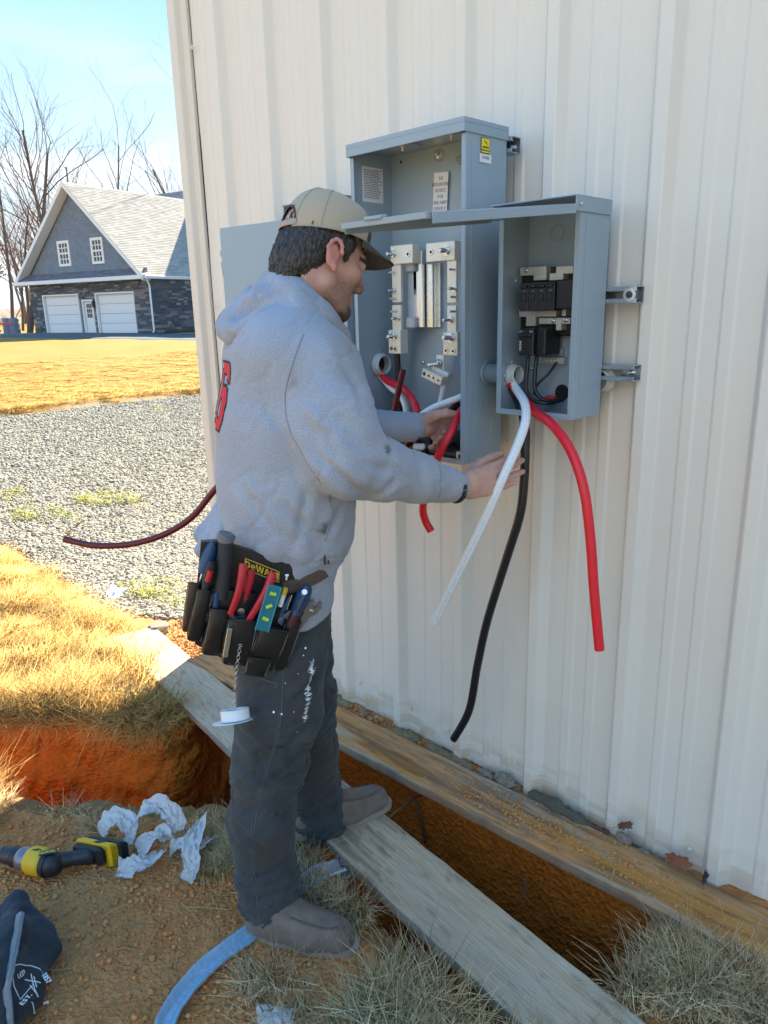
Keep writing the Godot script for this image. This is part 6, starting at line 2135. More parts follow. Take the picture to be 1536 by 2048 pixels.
	for s in [-1.0, 1.0]:
		b.box(Vector3(-1.305, 1.039, 0.9645) + lb.y * 0.0125 * s, Vector3(lx.length() * 1.06, 0.0016, 0.001), lb)
		b.box(Vector3(-1.305, 1.039, 0.9645) + lb.x * lx.length() * 0.53 * s, Vector3(0.0016, 0.026, 0.001), lb)
	part("plate_border", b, mats["yellow_print"], t)
	b = MB.new()
	b.tube([Vector3(-1.279, 1.021, 0.9212), Vector3(-1.275, 1.021, 0.9143)], 0.003, 6)
	b.tube([Vector3(-1.277, 1.02, 0.9173), Vector3(-1.278, 1.01, 0.9198)], 0.002, 6)
	part("paint_spot", b, mats["dry_paint"], t)
	b = MB.new()
	b.box(Vector3(-1.302, 0.9002, 1.071), Vector3(0.011, 0.068, 0.0022), Basis(FW, Vector3.UP, RT).rotated(RT, -0.24), 0.0008)
	var clip := part("spring_clip", b, ZINC, t)
	# chain with a tape holder
	var ch := [Vector3(-1.293, 0.8897, 1.044), Vector3(-1.3, 0.8538, 1.049), Vector3(-1.311, 0.8115, 1.051), Vector3(-1.322, 0.7633, 1.05), Vector3(-1.328, 0.7216, 1.051)]
	var cp := curve(ch, 5)
	for i in cp.size() - 1:
		var lk := MB.new()
		var d: Vector3 = (cp[i + 1] - cp[i])
		var bs := hip_frame(cp[i], d).basis
		var loop := []
		for k in 13:
			var a := TAU * k / 12
			var sd := bs.x if i % 2 == 0 else (bs.x * 0.4 + bs.z * 0.9)
			loop.append((cp[i] + cp[i + 1]) * 0.5 + bs.y * cos(a) * d.length() * 0.66 + sd * sin(a) * 0.0036)
		lk.tube(loop, 0.0009, 5, false)
		part("chain_link", lk, ZINC, t)
	var roll := thing("tape_roll", "white tape roll on a thin disc hanging from the tool pouch chain", "tape roll", Vector3(-1.328, 0.7036, 1.051))
	var rb := Basis().rotated(FW, -0.40)
	part("roll", ring_at(Vector3(-1.328, 0.6906, 1.051), rb.y, [Vector2(0.019, 0.0), Vector2(0.0325, 0.0), Vector2(0.033, 0.001), Vector2(0.033, 0.0235), Vector2(0.032, 0.0245), Vector2(0.020, 0.0245), Vector2(0.019, 0.023), Vector2(0.019, 0.0)], 36), mat("white_tape", Color(0.72, 0.74, 0.75), 0.5), roll)
	part("disc", ring_at(Vector3(-1.332, 0.6893, 1.057), rb.y, [Vector2(0.0, -0.002), Vector2(0.047, -0.002), Vector2(0.047, -0.0005), Vector2(0.0, -0.0005)], 36), mat("pale_disc", Color(0.60, 0.62, 0.66), 0.4), roll)
	# the tools, each standing in its pocket
	var dark := mat("black_rubber", Color(0.022, 0.023, 0.026), 0.6, 0.0, {"bump": noise_tex("pores", 1, 0.08, 3, 0.0, 1.0), "cm": 0.05, "scale": 9.0})
	var blue := mat("blue_handle", Color(0.012, 0.055, 0.14), 0.35)
	var redh := mat("red_grip", Color(0.50, 0.012, 0.025), 0.35)
	var ga: Array
	var h := thing("hammer", "thick black round grip with a flat grey end, tallest in the pouch", "hammer", Vector3(-1.34, 1.003, 1.051))
	rod(h, "grip", [Vector3(-1.339, 0.9923, 1.055), Vector3(-1.335, 1.043, 1.046), Vector3(-1.332, 1.1, 1.038), Vector3(-1.331, 1.121, 1.035)], [0.0175, 0.0175, 0.0165, 0.017], dark)
	rod(h, "butt", [Vector3(-1.331, 1.12, 1.035), Vector3(-1.33, 1.127, 1.035), Vector3(-1.33, 1.133, 1.034), Vector3(-1.329, 1.137, 1.033)], [0.017, 0.0205, 0.0205, 0.017], mat("grey_rubber", Color(0.14, 0.15, 0.16), 0.5))
	for q in [["large pliers with two long red handles standing in the middle pocket", [Vector3(-1.293, 1.073, 1.02), Vector3(-1.292, 1.038, 1.03), Vector3(-1.295, 1.005, 1.04), Vector3(-1.308, 0.9614, 1.054)], [Vector3(-1.262, 1.045, 0.9662), Vector3(-1.264, 1.014, 0.9819), Vector3(-1.273, 0.9784, 1.002), Vector3(-1.289, 0.9408, 1.021)], Vector3(-1.307, 0.9267, 1.035), 0.0095], ["smaller pliers showing one short red handle between the larger ones", [Vector3(-1.3, 1.05, 0.996), Vector3(-1.301, 1.022, 1.002), Vector3(-1.308, 0.9844, 1.013)], [Vector3(-1.309, 1.037, 0.999), Vector3(-1.311, 1.014, 1.003), Vector3(-1.317, 0.9794, 1.013)], Vector3(-1.318, 0.9511, 1.02), 0.0085]]:
		h = thing("pliers", q[0], "pliers", q[3], Basis(), "red handled pliers in the pouch")
		for side in [q[1], q[2]]:
			var c := curve(side, 6)
			var rr := []
			for i in c.size():
				rr.append(q[4] * (0.8 if i == 0 else 1.0) * lerpf(1.05, 0.72, float(i) / c.size()))
			rod(h, "handle", c, rr, redh, 0.75)
		b = MB.new()
		b.box(q[3], Vector3(0.026, 0.03, 0.011), Basis(FW, Vector3.UP, RT).rotated(RT, -0.2), 0.003)
		var hd_ := part("jaw", b, mat("tool_steel", Color(0.22, 0.22, 0.23), 0.35, 0.8), h)
		part("pivot", ring_at(q[3] + RT * 0.0055 + Vector3(0, 0.006, 0), RT, [Vector2(0.009, 0.0), Vector2(0.008, 0.003), Vector2(0.0, 0.0035)], 18), ZINC, hd_)
		for side in [q[1], q[2]]:
			b = MB.new()
			b.tube([side[-1], q[3]], [q[4] * 0.55, q[4] * 0.8], 8)
			part("tang", b, mats["tool_steel"], hd_)
	# torpedo level
	h = thing("torpedo_level", "small translucent teal spirit level with yellow vials in the pouch", "spirit level", Vector3(-1.274, 0.9145, 0.9975))
	var lv := hip_frame(Vector3(-1.26, 0.9679, 0.9872), Vector3(-1.251, 1.014, 0.9713) - Vector3(-1.268, 0.9176, 1.001))
	b = MB.new()
	b.box(lv.origin, Vector3(0.031, 0.108, 0.011), lv.basis, 0.002)
	part("body", b, mat("teal_plastic", Color(0.02, 0.17, 0.22), 0.25, 0.0, {"coat": 0.5}), h)
	b = MB.new()
	for s in [-1.0, 1.0]:
		b.box(lv * Vector3(0.0145 * s, 0, 0.005), Vector3(0.003, 0.108, 0.004), lv.basis, 0.001)
	part("rail", b, mat("teal_edge", Color(0.03, 0.25, 0.32), 0.25), h)
	for k in 3:
		var q := lv * Vector3(0.0, 0.036 - 0.030 * k, 0.0055)
		var vb := lv.basis.rotated(lv.basis.z, [0.0, 0.6, -0.2][k])
		part("vial", ring_at(q - vb.x * 0.0075, vb.x, [Vector2(0.0, 0.0), Vector2(0.0042, 0.0005), Vector2(0.0044, 0.007), Vector2(0.0042, 0.0145), Vector2(0.0, 0.015)], 14), mat("vial_green", Color(0.42, 0.62, 0.03), 0.12, 0.0, {"coat": 1.0}), h)
	h = thing("marker", "white marker pen with a yellow cap standing behind the spirit level", "marker", Vector3(-1.254, 0.9719, 0.9528))
	rod(h, "barrel", [Vector3(-1.257, 0.9642, 0.957), Vector3(-1.25, 0.9947, 0.949)], 0.0062, mat("white_barrel", Color(0.70, 0.72, 0.70), 0.35))
	rod(h, "pen_cap", [Vector3(-1.25, 0.9913, 0.9501), Vector3(-1.248, 1.004, 0.9456), Vector3(-1.247, 1.007, 0.9445)], [0.0066, 0.0064, 0.004], mat("yellow_cap", Color(0.60, 0.42, 0.03), 0.35))
	h = thing("pen", "blue pen with a steel clip beside the marker", "pen", Vector3(-1.254, 0.9448, 0.9433))
	rod(h, "barrel", [Vector3(-1.262, 0.9378, 0.9547), Vector3(-1.25, 0.9744, 0.9375), Vector3(-1.247, 0.9834, 0.9332)], [0.0055, 0.0055, 0.004], blue)
	rod(h, "clip", [Vector3(-1.239, 0.9885, 0.9351), Vector3(-1.244, 0.9699, 0.9412), Vector3(-1.249, 0.9532, 0.9456)], 0.0014, ZINC)
	h = thing("screwdriver", "large dark blue screwdriver at the right of the pouch", "screwdriver", Vector3(-1.246, 0.9331, 0.9181))
	ga = grip(Vector3(-1.232, 0.9999, 0.8943), Vector3(-1.248, 0.9363, 0.9229), 0.0175)
	rod(h, "handle", ga[0], ga[1], blue)
	for s in [-1.0, 0.0, 1.0]:
		var ax := hip_frame(Vector3(-1.24, 0.9682, 0.9086), Vector3(-1.232, 0.9999, 0.8943) - Vector3(-1.248, 0.9363, 0.9229))
		rod(h, "grip_inlay", [ax * Vector3(0.008 * s, -0.024, 0.0145 - 0.003 * absf(s)), ax * Vector3(0.009 * s, 0.012, 0.0155 - 0.003 * absf(s))], 0.0028, dark)
	part("print", ring_at(Vector3(-1.223, 0.993, 0.9121), (RT + Vector3(0, 0.3, 0)).normalized(), [Vector2(0.0, 0.0006), Vector2(0.0062, 0.0004), Vector2(0.0064, -0.001)], 14), mats["dry_paint"], h)
	rod(h, "collar", [Vector3(-1.248, 0.9375, 0.9228), Vector3(-1.256, 0.9102, 0.9328)], 0.0115, mat("maroon", Color(0.07, 0.014, 0.02), 0.5))
	h = thing("adjustable_wrench", "steel adjustable wrench with open jaws at the right end of the pouch", "wrench", Vector3(-1.256, 0.9135, 0.886))
	var wx := hip_frame(Vector3(-1.252, 0.9287, 0.8793), Vector3(-1.242, 0.9559, 0.8619) - Vector3(-1.261, 0.9088, 0.8953))
	var wp := PackedVector2Array([Vector2(-0.008, -0.05), Vector2(0.008, -0.05), Vector2(0.009, -0.01), Vector2(0.018, 0.004), Vector2(0.019, 0.022), Vector2(0.010, 0.034), Vector2(0.006, 0.030), Vector2(0.007, 0.016), Vector2(-0.004, 0.014), Vector2(-0.006, 0.028), Vector2(-0.011, 0.027), Vector2(-0.016, 0.012), Vector2(-0.012, -0.004), Vector2(-0.009, -0.012)])
	b = MB.new()
	b.prism(wp, wx, -0.004, 0.005, 0.0012)
	part("wrench_body", b, mat("chrome_steel", Color(0.30, 0.31, 0.33), 0.3, 0.85), h)
	part("thumb_wheel", ring_at(wx * Vector3(-0.003, 0.004, 0.003), wx.basis.x, [Vector2(0.0, 0.0), Vector2(0.004, 0.0), Vector2(0.004, 0.009), Vector2(0.0, 0.009)], 12), ZINC, h)
	h = thing("nut_driver", "blue and black handled driver at the back left of the pouch", "screwdriver", Vector3(-1.37, 1.043, 1.073))
	ga = grip(Vector3(-1.357, 1.116, 1.05), Vector3(-1.371, 1.048, 1.076), 0.0155)
	rod(h, "handle", ga[0], ga[1], blue)
	rod(h, "shaft", [Vector3(-1.371, 1.05, 1.075), Vector3(-1.378, 1.012, 1.087)], 0.004, ZINC)
	h = thing("screwdriver", "thin screwdriver with a red and black handle left of the hammer grip", "screwdriver", Vector3(-1.347, 1.016, 1.083))
	ga = grip(Vector3(-1.338, 1.081, 1.07), Vector3(-1.352, 1.016, 1.086), 0.0105)
	rod(h, "handle", ga[0], ga[1], dark)
	rod(h, "red_inlay", [Vector3(-1.333, 1.063, 1.078), Vector3(-1.338, 1.039, 1.085)], 0.0062, redh)
	h = thing("nut_driver", "short dark blue stub handle in the front row under the hammer grip", "screwdriver", Vector3(-1.34, 0.9768, 1.071))
	rod(h, "handle", [Vector3(-1.334, 1.01, 1.067), Vector3(-1.334, 1.006, 1.067), Vector3(-1.338, 0.9747, 1.071)], [0.005, 0.0068, 0.0068], blue)

# ---------------------------------------------------------------- things lying about
func crumple(o: Vector3, ax: Vector3, az: Vector3, nx: int, nzv: int, amp: float, seed_: float) -> MB:   # a limp curled sheet with a ragged edge
	var b := MB.new()
	var rows := []
	for j in nzv + 1:
		var row := []
		for i in nx + 1:
			var u := float(i) / nx
			var v := float(j) / nzv
			var ed := 0.10 * nz.get_noise_2d(u * 6.0 + seed_, v * 6.0) * smoothstep(0.7, 1.0, maxf(absf(u * 2.0 - 1.0), absf(v * 2.0 - 1.0)))
			var p := o + ax * (u + nz.get_noise_2d(v * 0.9 + seed_, u * 0.6) * 0.30 + ed) + az * (v + nz.get_noise_2d(u * 0.9 + seed_ * 2.0, v * 0.7) * 0.45 + ed)
			var w := nz.get_noise_2d(u * 0.85 + seed_ * 3.0, v * 0.85 + seed_)
			var hgt := (0.35 + 0.65 * sin((u * 1.1 + w * 1.3) * PI) ) * amp * smoothstep(0.0, 0.25, v) * smoothstep(1.12, 0.75, v)
			hgt += absf(nz.get_noise_2d(u * 2.6 + seed_, v * 2.6)) * amp * 0.5
			p.y = maxf(ground_height(p.x, p.z), 0.0) + 0.010 + maxf(hgt, 0.0)
			row.append(p)
		rows.append(row)
	b.grid(rows)
	return b

func ground_things() -> void:
	# crumpled translucent plastic mesh
	var mesh_m := mat("plastic_mesh", Color(0.88, 0.88, 0.88), 0.45, 0.0, {"two": true, "back": Color(0.5, 0.55, 0.6), "tex": weave_tex(), "scale": 42.0})
	mesh_m.transparency = BaseMaterial3D.TRANSPARENCY_ALPHA
	mesh_m.albedo_color.a = 0.82
	var spots := [
		["flat white plastic mesh ribbon lying along the drill battery's lower edge", [Vector3(-1.875, 0.012, 1.157), Vector3(-1.835, 0.03, 1.131), Vector3(-1.815, 0.035, 1.087), Vector3(-1.834, 0.03, 1.034)], 0.046],
		["looped white plastic mesh ribbon standing behind the drill battery", [Vector3(-2.033, 0.03, 1.13), Vector3(-2.028, 0.07, 1.108), Vector3(-2.002, 0.08, 1.073), Vector3(-1.952, 0.06, 1.068), Vector3(-1.933, 0.03, 1.091)], 0.046],
		["bowed white plastic mesh ribbon at the back of the litter, tallest bow", [Vector3(-1.976, 0.05, 1.054), Vector3(-1.954, 0.1, 1.025), Vector3(-1.931, 0.11, 0.9786), Vector3(-1.885, 0.09, 0.9618), Vector3(-1.853, 0.05, 0.9639)], 0.046],
		["crumpled white plastic mesh ribbon in the middle of the litter", [Vector3(-1.89, 0.02, 1.082), Vector3(-1.875, 0.05, 1.046), Vector3(-1.867, 0.06, 1.013), Vector3(-1.858, 0.03, 0.9907)], 0.050],
		["twisted white plastic mesh ribbon nearest to the man's trouser leg", [Vector3(-1.684, 0.012, 1.037), Vector3(-1.695, 0.04, 1.011), Vector3(-1.737, 0.07, 0.9856), Vector3(-1.786, 0.08, 0.931), Vector3(-1.831, 0.07, 0.8827)], 0.044],
		["short white plastic mesh ribbon crossing the twisted one", [Vector3(-1.83, 0.02, 1.008), Vector3(-1.788, 0.05, 0.9882), Vector3(-1.746, 0.05, 0.9551), Vector3(-1.759, 0.04, 0.9024)], 0.040]]
	for q in spots:
		var path := curve(q[1], 10)
		var b := MB.new()
		var rows := []
		var sd_ := 3.0 + float(q[0].length())
		for i in path.size():
			var tg: Vector3 = (path[mini(i + 1, path.size() - 1)] - path[maxi(i - 1, 0)]).normalized()
			var side := tg.cross(Vector3(0.25 * sin(i * 0.13 + sd_), 1.0, 0.6 + 0.5 * sin(i * 0.21 + sd_)).normalized()).normalized()
			var row := []
			for k in 15:
				var u := k / 7.0 - 1.0
				var p: Vector3 = path[i] + side * (u * q[2] * 0.62 * (1.0 + 0.25 * nz.get_noise_2d(i * 0.15, sd_ + signf(u))))
				p += Vector3.UP * (0.013 * nz.get_noise_2d(i * 0.16 + sd_, u * 1.9) + 0.004 * nz.get_noise_2d(i * 0.55 + sd_, u * 3.0) + 0.008 * u * u)
				p.y = maxf(p.y, ground_height(p.x, p.z) + 0.006)
				row.append(p)
			rows.append(row)
		b.grid(rows)
		single("plastic_mesh", b, mesh_m, q[0], "plastic mesh", "white plastic mesh scraps on the dirt")
	var bw := crumple(Vector3(-1.172, 0, 1.164), Vector3(-1.11, 0, 1.106) - Vector3(-1.172, 0, 1.164), Vector3(-1.203, 0, 1.133) - Vector3(-1.172, 0, 1.164), 20, 14, 0.012, 55.0)
	single("plastic_mesh", bw, mesh_m, "flat blue white mesh scrap at the bottom edge by the grass", "plastic mesh", "white plastic mesh scraps on the dirt")
	drill()
	bag()
	hose()
	# tape measure, paper scrap, leaves, rubble
	var t := thing("tape_measure", "small weathered grey round case on the sunlit soil past the plank end", "tape measure", Vector3(-3.369, 0, 0.1974))
	var xf := Transform3D(Basis(Vector3.UP, 0.5), Vector3(-3.349, 0.004, 0.2079))
	t.position = xf.origin
	frames[t] = t.transform
	part("case", ring_at(xf.origin, Vector3.UP, [Vector2(0.0, 0.0), Vector2(0.045, 0.0), Vector2(0.050, 0.004), Vector2(0.051, 0.036), Vector2(0.049, 0.044), Vector2(0.046, 0.046), Vector2(0.0, 0.047)], 10), mat("grey_case", Color(0.17, 0.145, 0.115), 0.7, 0.0, {"bump": noise_tex("soil_bump", 1, 0.05, 5, 0.0, 1.0), "cm": 0.1, "scale": 6.0}), t)
	part("band", ring_at(xf.origin + Vector3(0, 0.030, 0), Vector3.UP, [Vector2(0.0505, 0.0), Vector2(0.0525, 0.002), Vector2(0.0525, 0.010), Vector2(0.0505, 0.012)], 10), mat("case_band", Color(0.24, 0.21, 0.17), 0.7), t)
	var p := Vector3(-3.988, 0, 0.1779)
	var ps := crumple(p, Vector3(-3.915, 0, 0.1128) - p, Vector3(-4.127, 0, 0.0897) - p, 12, 10, 0.02, 71.0)
	single("paper_scrap", ps, mat("white_paper", Color(0.72, 0.72, 0.74), 0.7, 0.0, {"two": true}), "small crumpled white paper scrap where the gravel meets the soil", "paper")
	var li := 0
	for q in [[Vector3(-0.6705, 0.06824, 0.06), 0.085, 0.5, "large orange brown oak leaf leaning on the wall foot", Color(0.24, 0.085, 0.04)], [Vector3(-0.6012, 0.05286, 0.05), 0.05, 2.2, "small dark purple brown leaf right of the large oak leaf", Color(0.06, 0.025, 0.03)], [Vector3(-0.8423, 0.0867, 0.045), 0.05, 1.2, "curled dark brown leaf at the wall foot above the rubble", Color(0.13, 0.05, 0.025)], [Vector3(-0.8973, 0.03827, 0.05), 0.035, 0.2, "small dark leaf fragment left of the curled brown leaf", Color(0.09, 0.04, 0.025)]]:
		leaf(q[0], q[1], q[2], q[3], q[4])
	for q in [[Vector3(-5.618, 0, -0.3661), 0.10, 0.4, "brown leaf on the gravel above the dark red cable end", Color(0.30, 0.14, 0.05)], [Vector3(-5.412, 0, -0.1997), 0.07, 2.0, "smaller brown leaf on the gravel left of the other leaf", Color(0.30, 0.15, 0.06)]]:
		leaf(q[0] + Vector3(0, 0.03, 0), q[1], q[2], q[3], q[4])
	var rm := mat("rubble", Color(0.32, 0.27, 0.21), 0.95, 0.0, {"bump": noise_tex("soil_bump", 1, 0.05, 5, 0.0, 1.0), "cm": 0.5, "scale": 6.0, "tex": noise_tex("soil_tone", 1, 0.02, 5, 0.82, 1.0)})
	for q in [[Vector3(-1.276, 0.04361, 0.05), Vector3(0.050, 0.034, 0.028), "grey broken concrete lump at the wall foot beside the ledge end"], [Vector3(-1.353, 0.03147, 0.055), Vector3(0.040, 0.024, 0.022), "flatter brown concrete lump left of the grey one"], [Vector3(-0.8421, 0.05078, 0.05), Vector3(0.034, 0.022, 0.022), "small rubble lump under the curled brown leaf"], [Vector3(-0.7807, 0.03595, 0.05), Vector3(0.026, 0.016, 0.02), "smallest rubble lump right of the others"]]:
		var s := SDF.new()
		s.egg(q[0] - Vector3(0, q[1].y * 0.3, 0), q[1])
		s.run(0.006, func(v, n): return nr.get_noise_3dv(v * 38.0) * 0.016 + nz.get_noise_3dv(v * 60.0) * 0.006)
		single("rubble_lump", s, rm, q[2], "rubble", "rubble lumps along the wall foot")
	# rolled bark like strip by the wall
	var bark := SDF.new()
	bark.chain([Vector3(-1.163, 0.03304, 0.05), Vector3(-1.076, 0.03816, 0.055), Vector3(-0.9939, 0.02908, 0.055), Vector3(-0.9317, 0.01939, 0.05)], [0.016, 0.021, 0.018, 0.010], 0.01)
	bark.run(0.006, func(v, n): return nz.get_noise_3d(v.x * 20.0, v.y * 90.0, v.z * 90.0) * 0.009)
	single("bark_strip", bark, mat("bark_dark", Color(0.10, 0.085, 0.06), 0.9), "dark twisted bark strip between plank and wall", "bark")
	var gs := MB.new()
	gs.tube([Vector3(-1.896, 0.03, 0.05754), Vector3(-1.883, 0, 0.04357), Vector3(-1.901, -0.06, 0.003787)], 0.006, 8)
	single("steel_stake", gs, ZINC, "thin grey metal stake by the ledge behind the stained plank", "stake")
	var rt := MB.new()
	rt.tube(curve([Vector3(-1.462, 0, 0.4417), Vector3(-1.513, -0.05, 0.3241), Vector3(-1.561, -0.1, 0.1964), Vector3(-1.593, -0.14, 0.129)], 5), 0.004, 6)
	single("root", rt, mat("root", Color(0.20, 0.11, 0.05), 0.9), "thin root crossing the trench in front of the man's toe", "root")
	rt = MB.new()
	rt.tube(curve([Vector3(-1.563, -0.1, 0.1989), Vector3(-1.552, -0.2, 0.1754), Vector3(-1.573, -0.35, 0.1257)], 5), 0.007, 7)
	single("root", rt, mats["root"], "short thick root hanging down the trench wall", "root")

func weave_tex() -> ImageTexture:
	var im := Image.create(64, 64, false, Image.FORMAT_RGB8)
	for y in 64:
		for x in 64:
			var g := 0.97 if (x % 16 < 5 or y % 8 < 3) else 0.80
			im.set_pixel(x, y, Color(g, g, g))
	return ImageTexture.create_from_image(im)

func leaf(p: Vector3, size: float, turn: float, label: String, c: Color) -> void:
	var b := MB.new()
	var poly := []
	for k in 40:
		var a := TAU * k / 40
		var r := 0.5 * (0.87 + 0.13 * cos(a * 9.0)) * (0.50 + 0.50 * absf(cos(a)))
		poly.append(Vector2(cos(a) * r, sin(a) * r * 0.8))
	var bs := Basis.from_euler(Vector3(1.1 if p.z < 0.08 and p.x > -1.5 else 0.25, turn, 0.35))
	for k in 40:
		var q0: Vector2 = poly[k]
		var q1: Vector2 = poly[(k + 1) % 40]
		var f := func(q: Vector2, v: float) -> Vector3: return p + bs * (Vector3(q.x * v, absf(q.y * v) * 0.5 + sin(q.x * v * 5.0) * 0.08, q.y * v) * size)
		b.tri(f.call(q0, 0.0), f.call(q0, 0.5), f.call(q1, 0.5), bs.y, bs.y, bs.y)
		b.quad(f.call(q0, 0.5), f.call(q1, 0.5), f.call(q1, 1.0), f.call(q0, 1.0))
	b.tube([p - bs.x * size * 0.75, p, p + bs.x * size * 0.4], size * 0.018, 5)
	single("dry_leaf", b, mat("leaf_%d" % int(c.r * 1000.0 + c.b * 5000.0), c, 0.75, 0.0, {"two": true, "back": Color(0.2, 0.1, 0.04)}), label, "leaf", "dry leaves by the wall and on the gravel")

func drill() -> void:
	var yel := mat("drill_yellow", Color(0.70, 0.42, 0.012), 0.45)
	var blk := mat("drill_black", Color(0.016, 0.018, 0.021), 0.5, 0.0, {"bump": noise_tex("pores", 1, 0.08, 3, 0.0, 1.0), "cm": 0.04, "scale": 9.0})
	var gry := mat("drill_gear_case", Color(0.24, 0.22, 0.24), 0.35, 0.6)
	# lying on its side: the barrel points left out of view, the battery foot lies to the right
	var a := Vector3(-2.071, 0.04, 1.33)
	var ax := (Vector3(-2.146, 0.04, 1.361) - Vector3(-2.021, 0.04, 1.292)).normalized()       # towards the chuck
	var hv := (Vector3(-1.916, 0.045, 1.147) - Vector3(-2.039, 0.045, 1.291)).normalized()       # towards the battery
	hv = (hv - ax * hv.dot(ax) * 0.4).normalized()
	var t := thing("cordless_drill", "yellow and black cordless drill lying on its side in the dirt", "drill", Vector3(-2.052, -2.22e-16, 1.3))
	var rear := Vector3(-2.009, 0.042, 1.292)
	var s := SDF.new()
	s.cone(rear, rear + ax * 0.05, 0.036, 0.037, 0.02)
	s.run(0.004, null)
	part("motor_cap", s, blk, t)
	part("rear_ring", ring_at(rear + ax * 0.004, ax, [Vector2(0.0385, 0.0), Vector2(0.040, 0.004), Vector2(0.040, 0.012), Vector2(0.0385, 0.016)], 24), blk, t)
	part("housing", ring_at(rear + ax * 0.020, ax, [Vector2(0.0375, 0.0), Vector2(0.0405, 0.006), Vector2(0.0405, 0.046), Vector2(0.036, 0.056), Vector2(0.0, 0.056)], 28), yel, t)
	part("gear_case", ring_at(rear + ax * 0.076, ax, [Vector2(0.034, 0.0), Vector2(0.0345, 0.022), Vector2(0.030, 0.034), Vector2(0.0, 0.034)], 26), gry, t)
	part("clutch_ring", ring_at(rear + ax * 0.110, ax, [Vector2(0.029, 0.0), Vector2(0.0305, 0.003), Vector2(0.0305, 0.020), Vector2(0.029, 0.023), Vector2(0.0, 0.023)], 12), blk, t)
	part("chuck", ring_at(rear + ax * 0.134, ax, [Vector2(0.026, 0.0), Vector2(0.027, 0.006), Vector2(0.026, 0.034), Vector2(0.016, 0.050), Vector2(0.0, 0.050)], 20), mat("chuck", Color(0.07, 0.055, 0.06), 0.4, 0.5), t)
	var up := hv.cross(ax).normalized()
	if up.y < 0.0:
		up = -up
	var hb := Basis(ax, hv, up)
	var b := MB.new()
	b.box(rear + ax * 0.040 + up * 0.036, Vector3(0.030, 0.034, 0.010), hb, 0.003)
	part("vent", b, yel, t)
	b = MB.new()
	b.box(rear + ax * 0.044 + up * 0.0412, Vector3(0.014, 0.018, 0.002), hb, 0.0005)
	part("vent_slot", b, blk, t)
	# grip
	s = SDF.new()
	s.chain([rear + ax * 0.012, rear + ax * 0.014 + hv * 0.050, rear + ax * 0.010 + hv * 0.090, rear + ax * 0.012 + hv * 0.110], [0.030, 0.0195, 0.020, 0.027], 0.015)
	s.run(0.004, null)
	var gp := part("grip", s, blk, t)
	b = MB.new()
	b.box(rear + ax * 0.036 + hv * 0.042, Vector3(0.016, 0.022, 0.014), hb, 0.004)
	part("trigger", b, mat("trigger", Color(0.05, 0.05, 0.055), 0.5), gp)
	for o in [-0.009, 0.009]:
		b = MB.new()
		b.tube([rear + ax * (0.013 + o) + hv * 0.045 + up * 0.0185, rear + ax * (0.012 + o) + hv * 0.088 + up * 0.0192], 0.0012, 5)
		part("grip_line", b, yel, gp)
	# maker's plate on the rear
	var lb := Basis(hv, up.cross(hv).normalized(), up)
	b = MB.new()
	b.box(rear + ax * 0.004 + up * 0.0415, Vector3(0.05, 0.02, 0.002), lb, 0.0008)
	part("name_plate", b, blk, t)
	lettering("DeWALT", 0.0115, Transform3D(lb, rear + ax * 0.004 + up * 0.0428), mats["yellow_print"], t)
	# battery foot
	var fo := rear + ax * 0.016 + hv * 0.135
	b = MB.new()
	b.box(fo - hv * 0.016, Vector3(0.100, 0.030, 0.066), hb, 0.012)
	part("battery_foot", b, blk, t)
	b = MB.new()
	b.box(fo + hv * 0.008, Vector3(0.118, 0.030, 0.082), hb, 0.006)
	var bt := part("battery", b, yel, t)
	b = MB.new()
	b.box(fo + hv * 0.037, Vector3(0.118, 0.030, 0.082), hb, 0.006)
	part("battery_base", b, blk, bt)
	b = MB.new()
	b.box(fo + hv * 0.012 + up * 0.0415 - ax * 0.012, Vector3(0.020, 0.030, 0.003), hb, 0.001)
	part("release_button", b, blk, bt)
	b = MB.new()
	b.box(fo + hv * 0.010 + ax * 0.0593, Vector3(0.002, 0.016, 0.046), hb, 0.0006)
	part("rating_plate", b, mat("pale_print", Color(0.5, 0.5, 0.5), 0.7), bt)

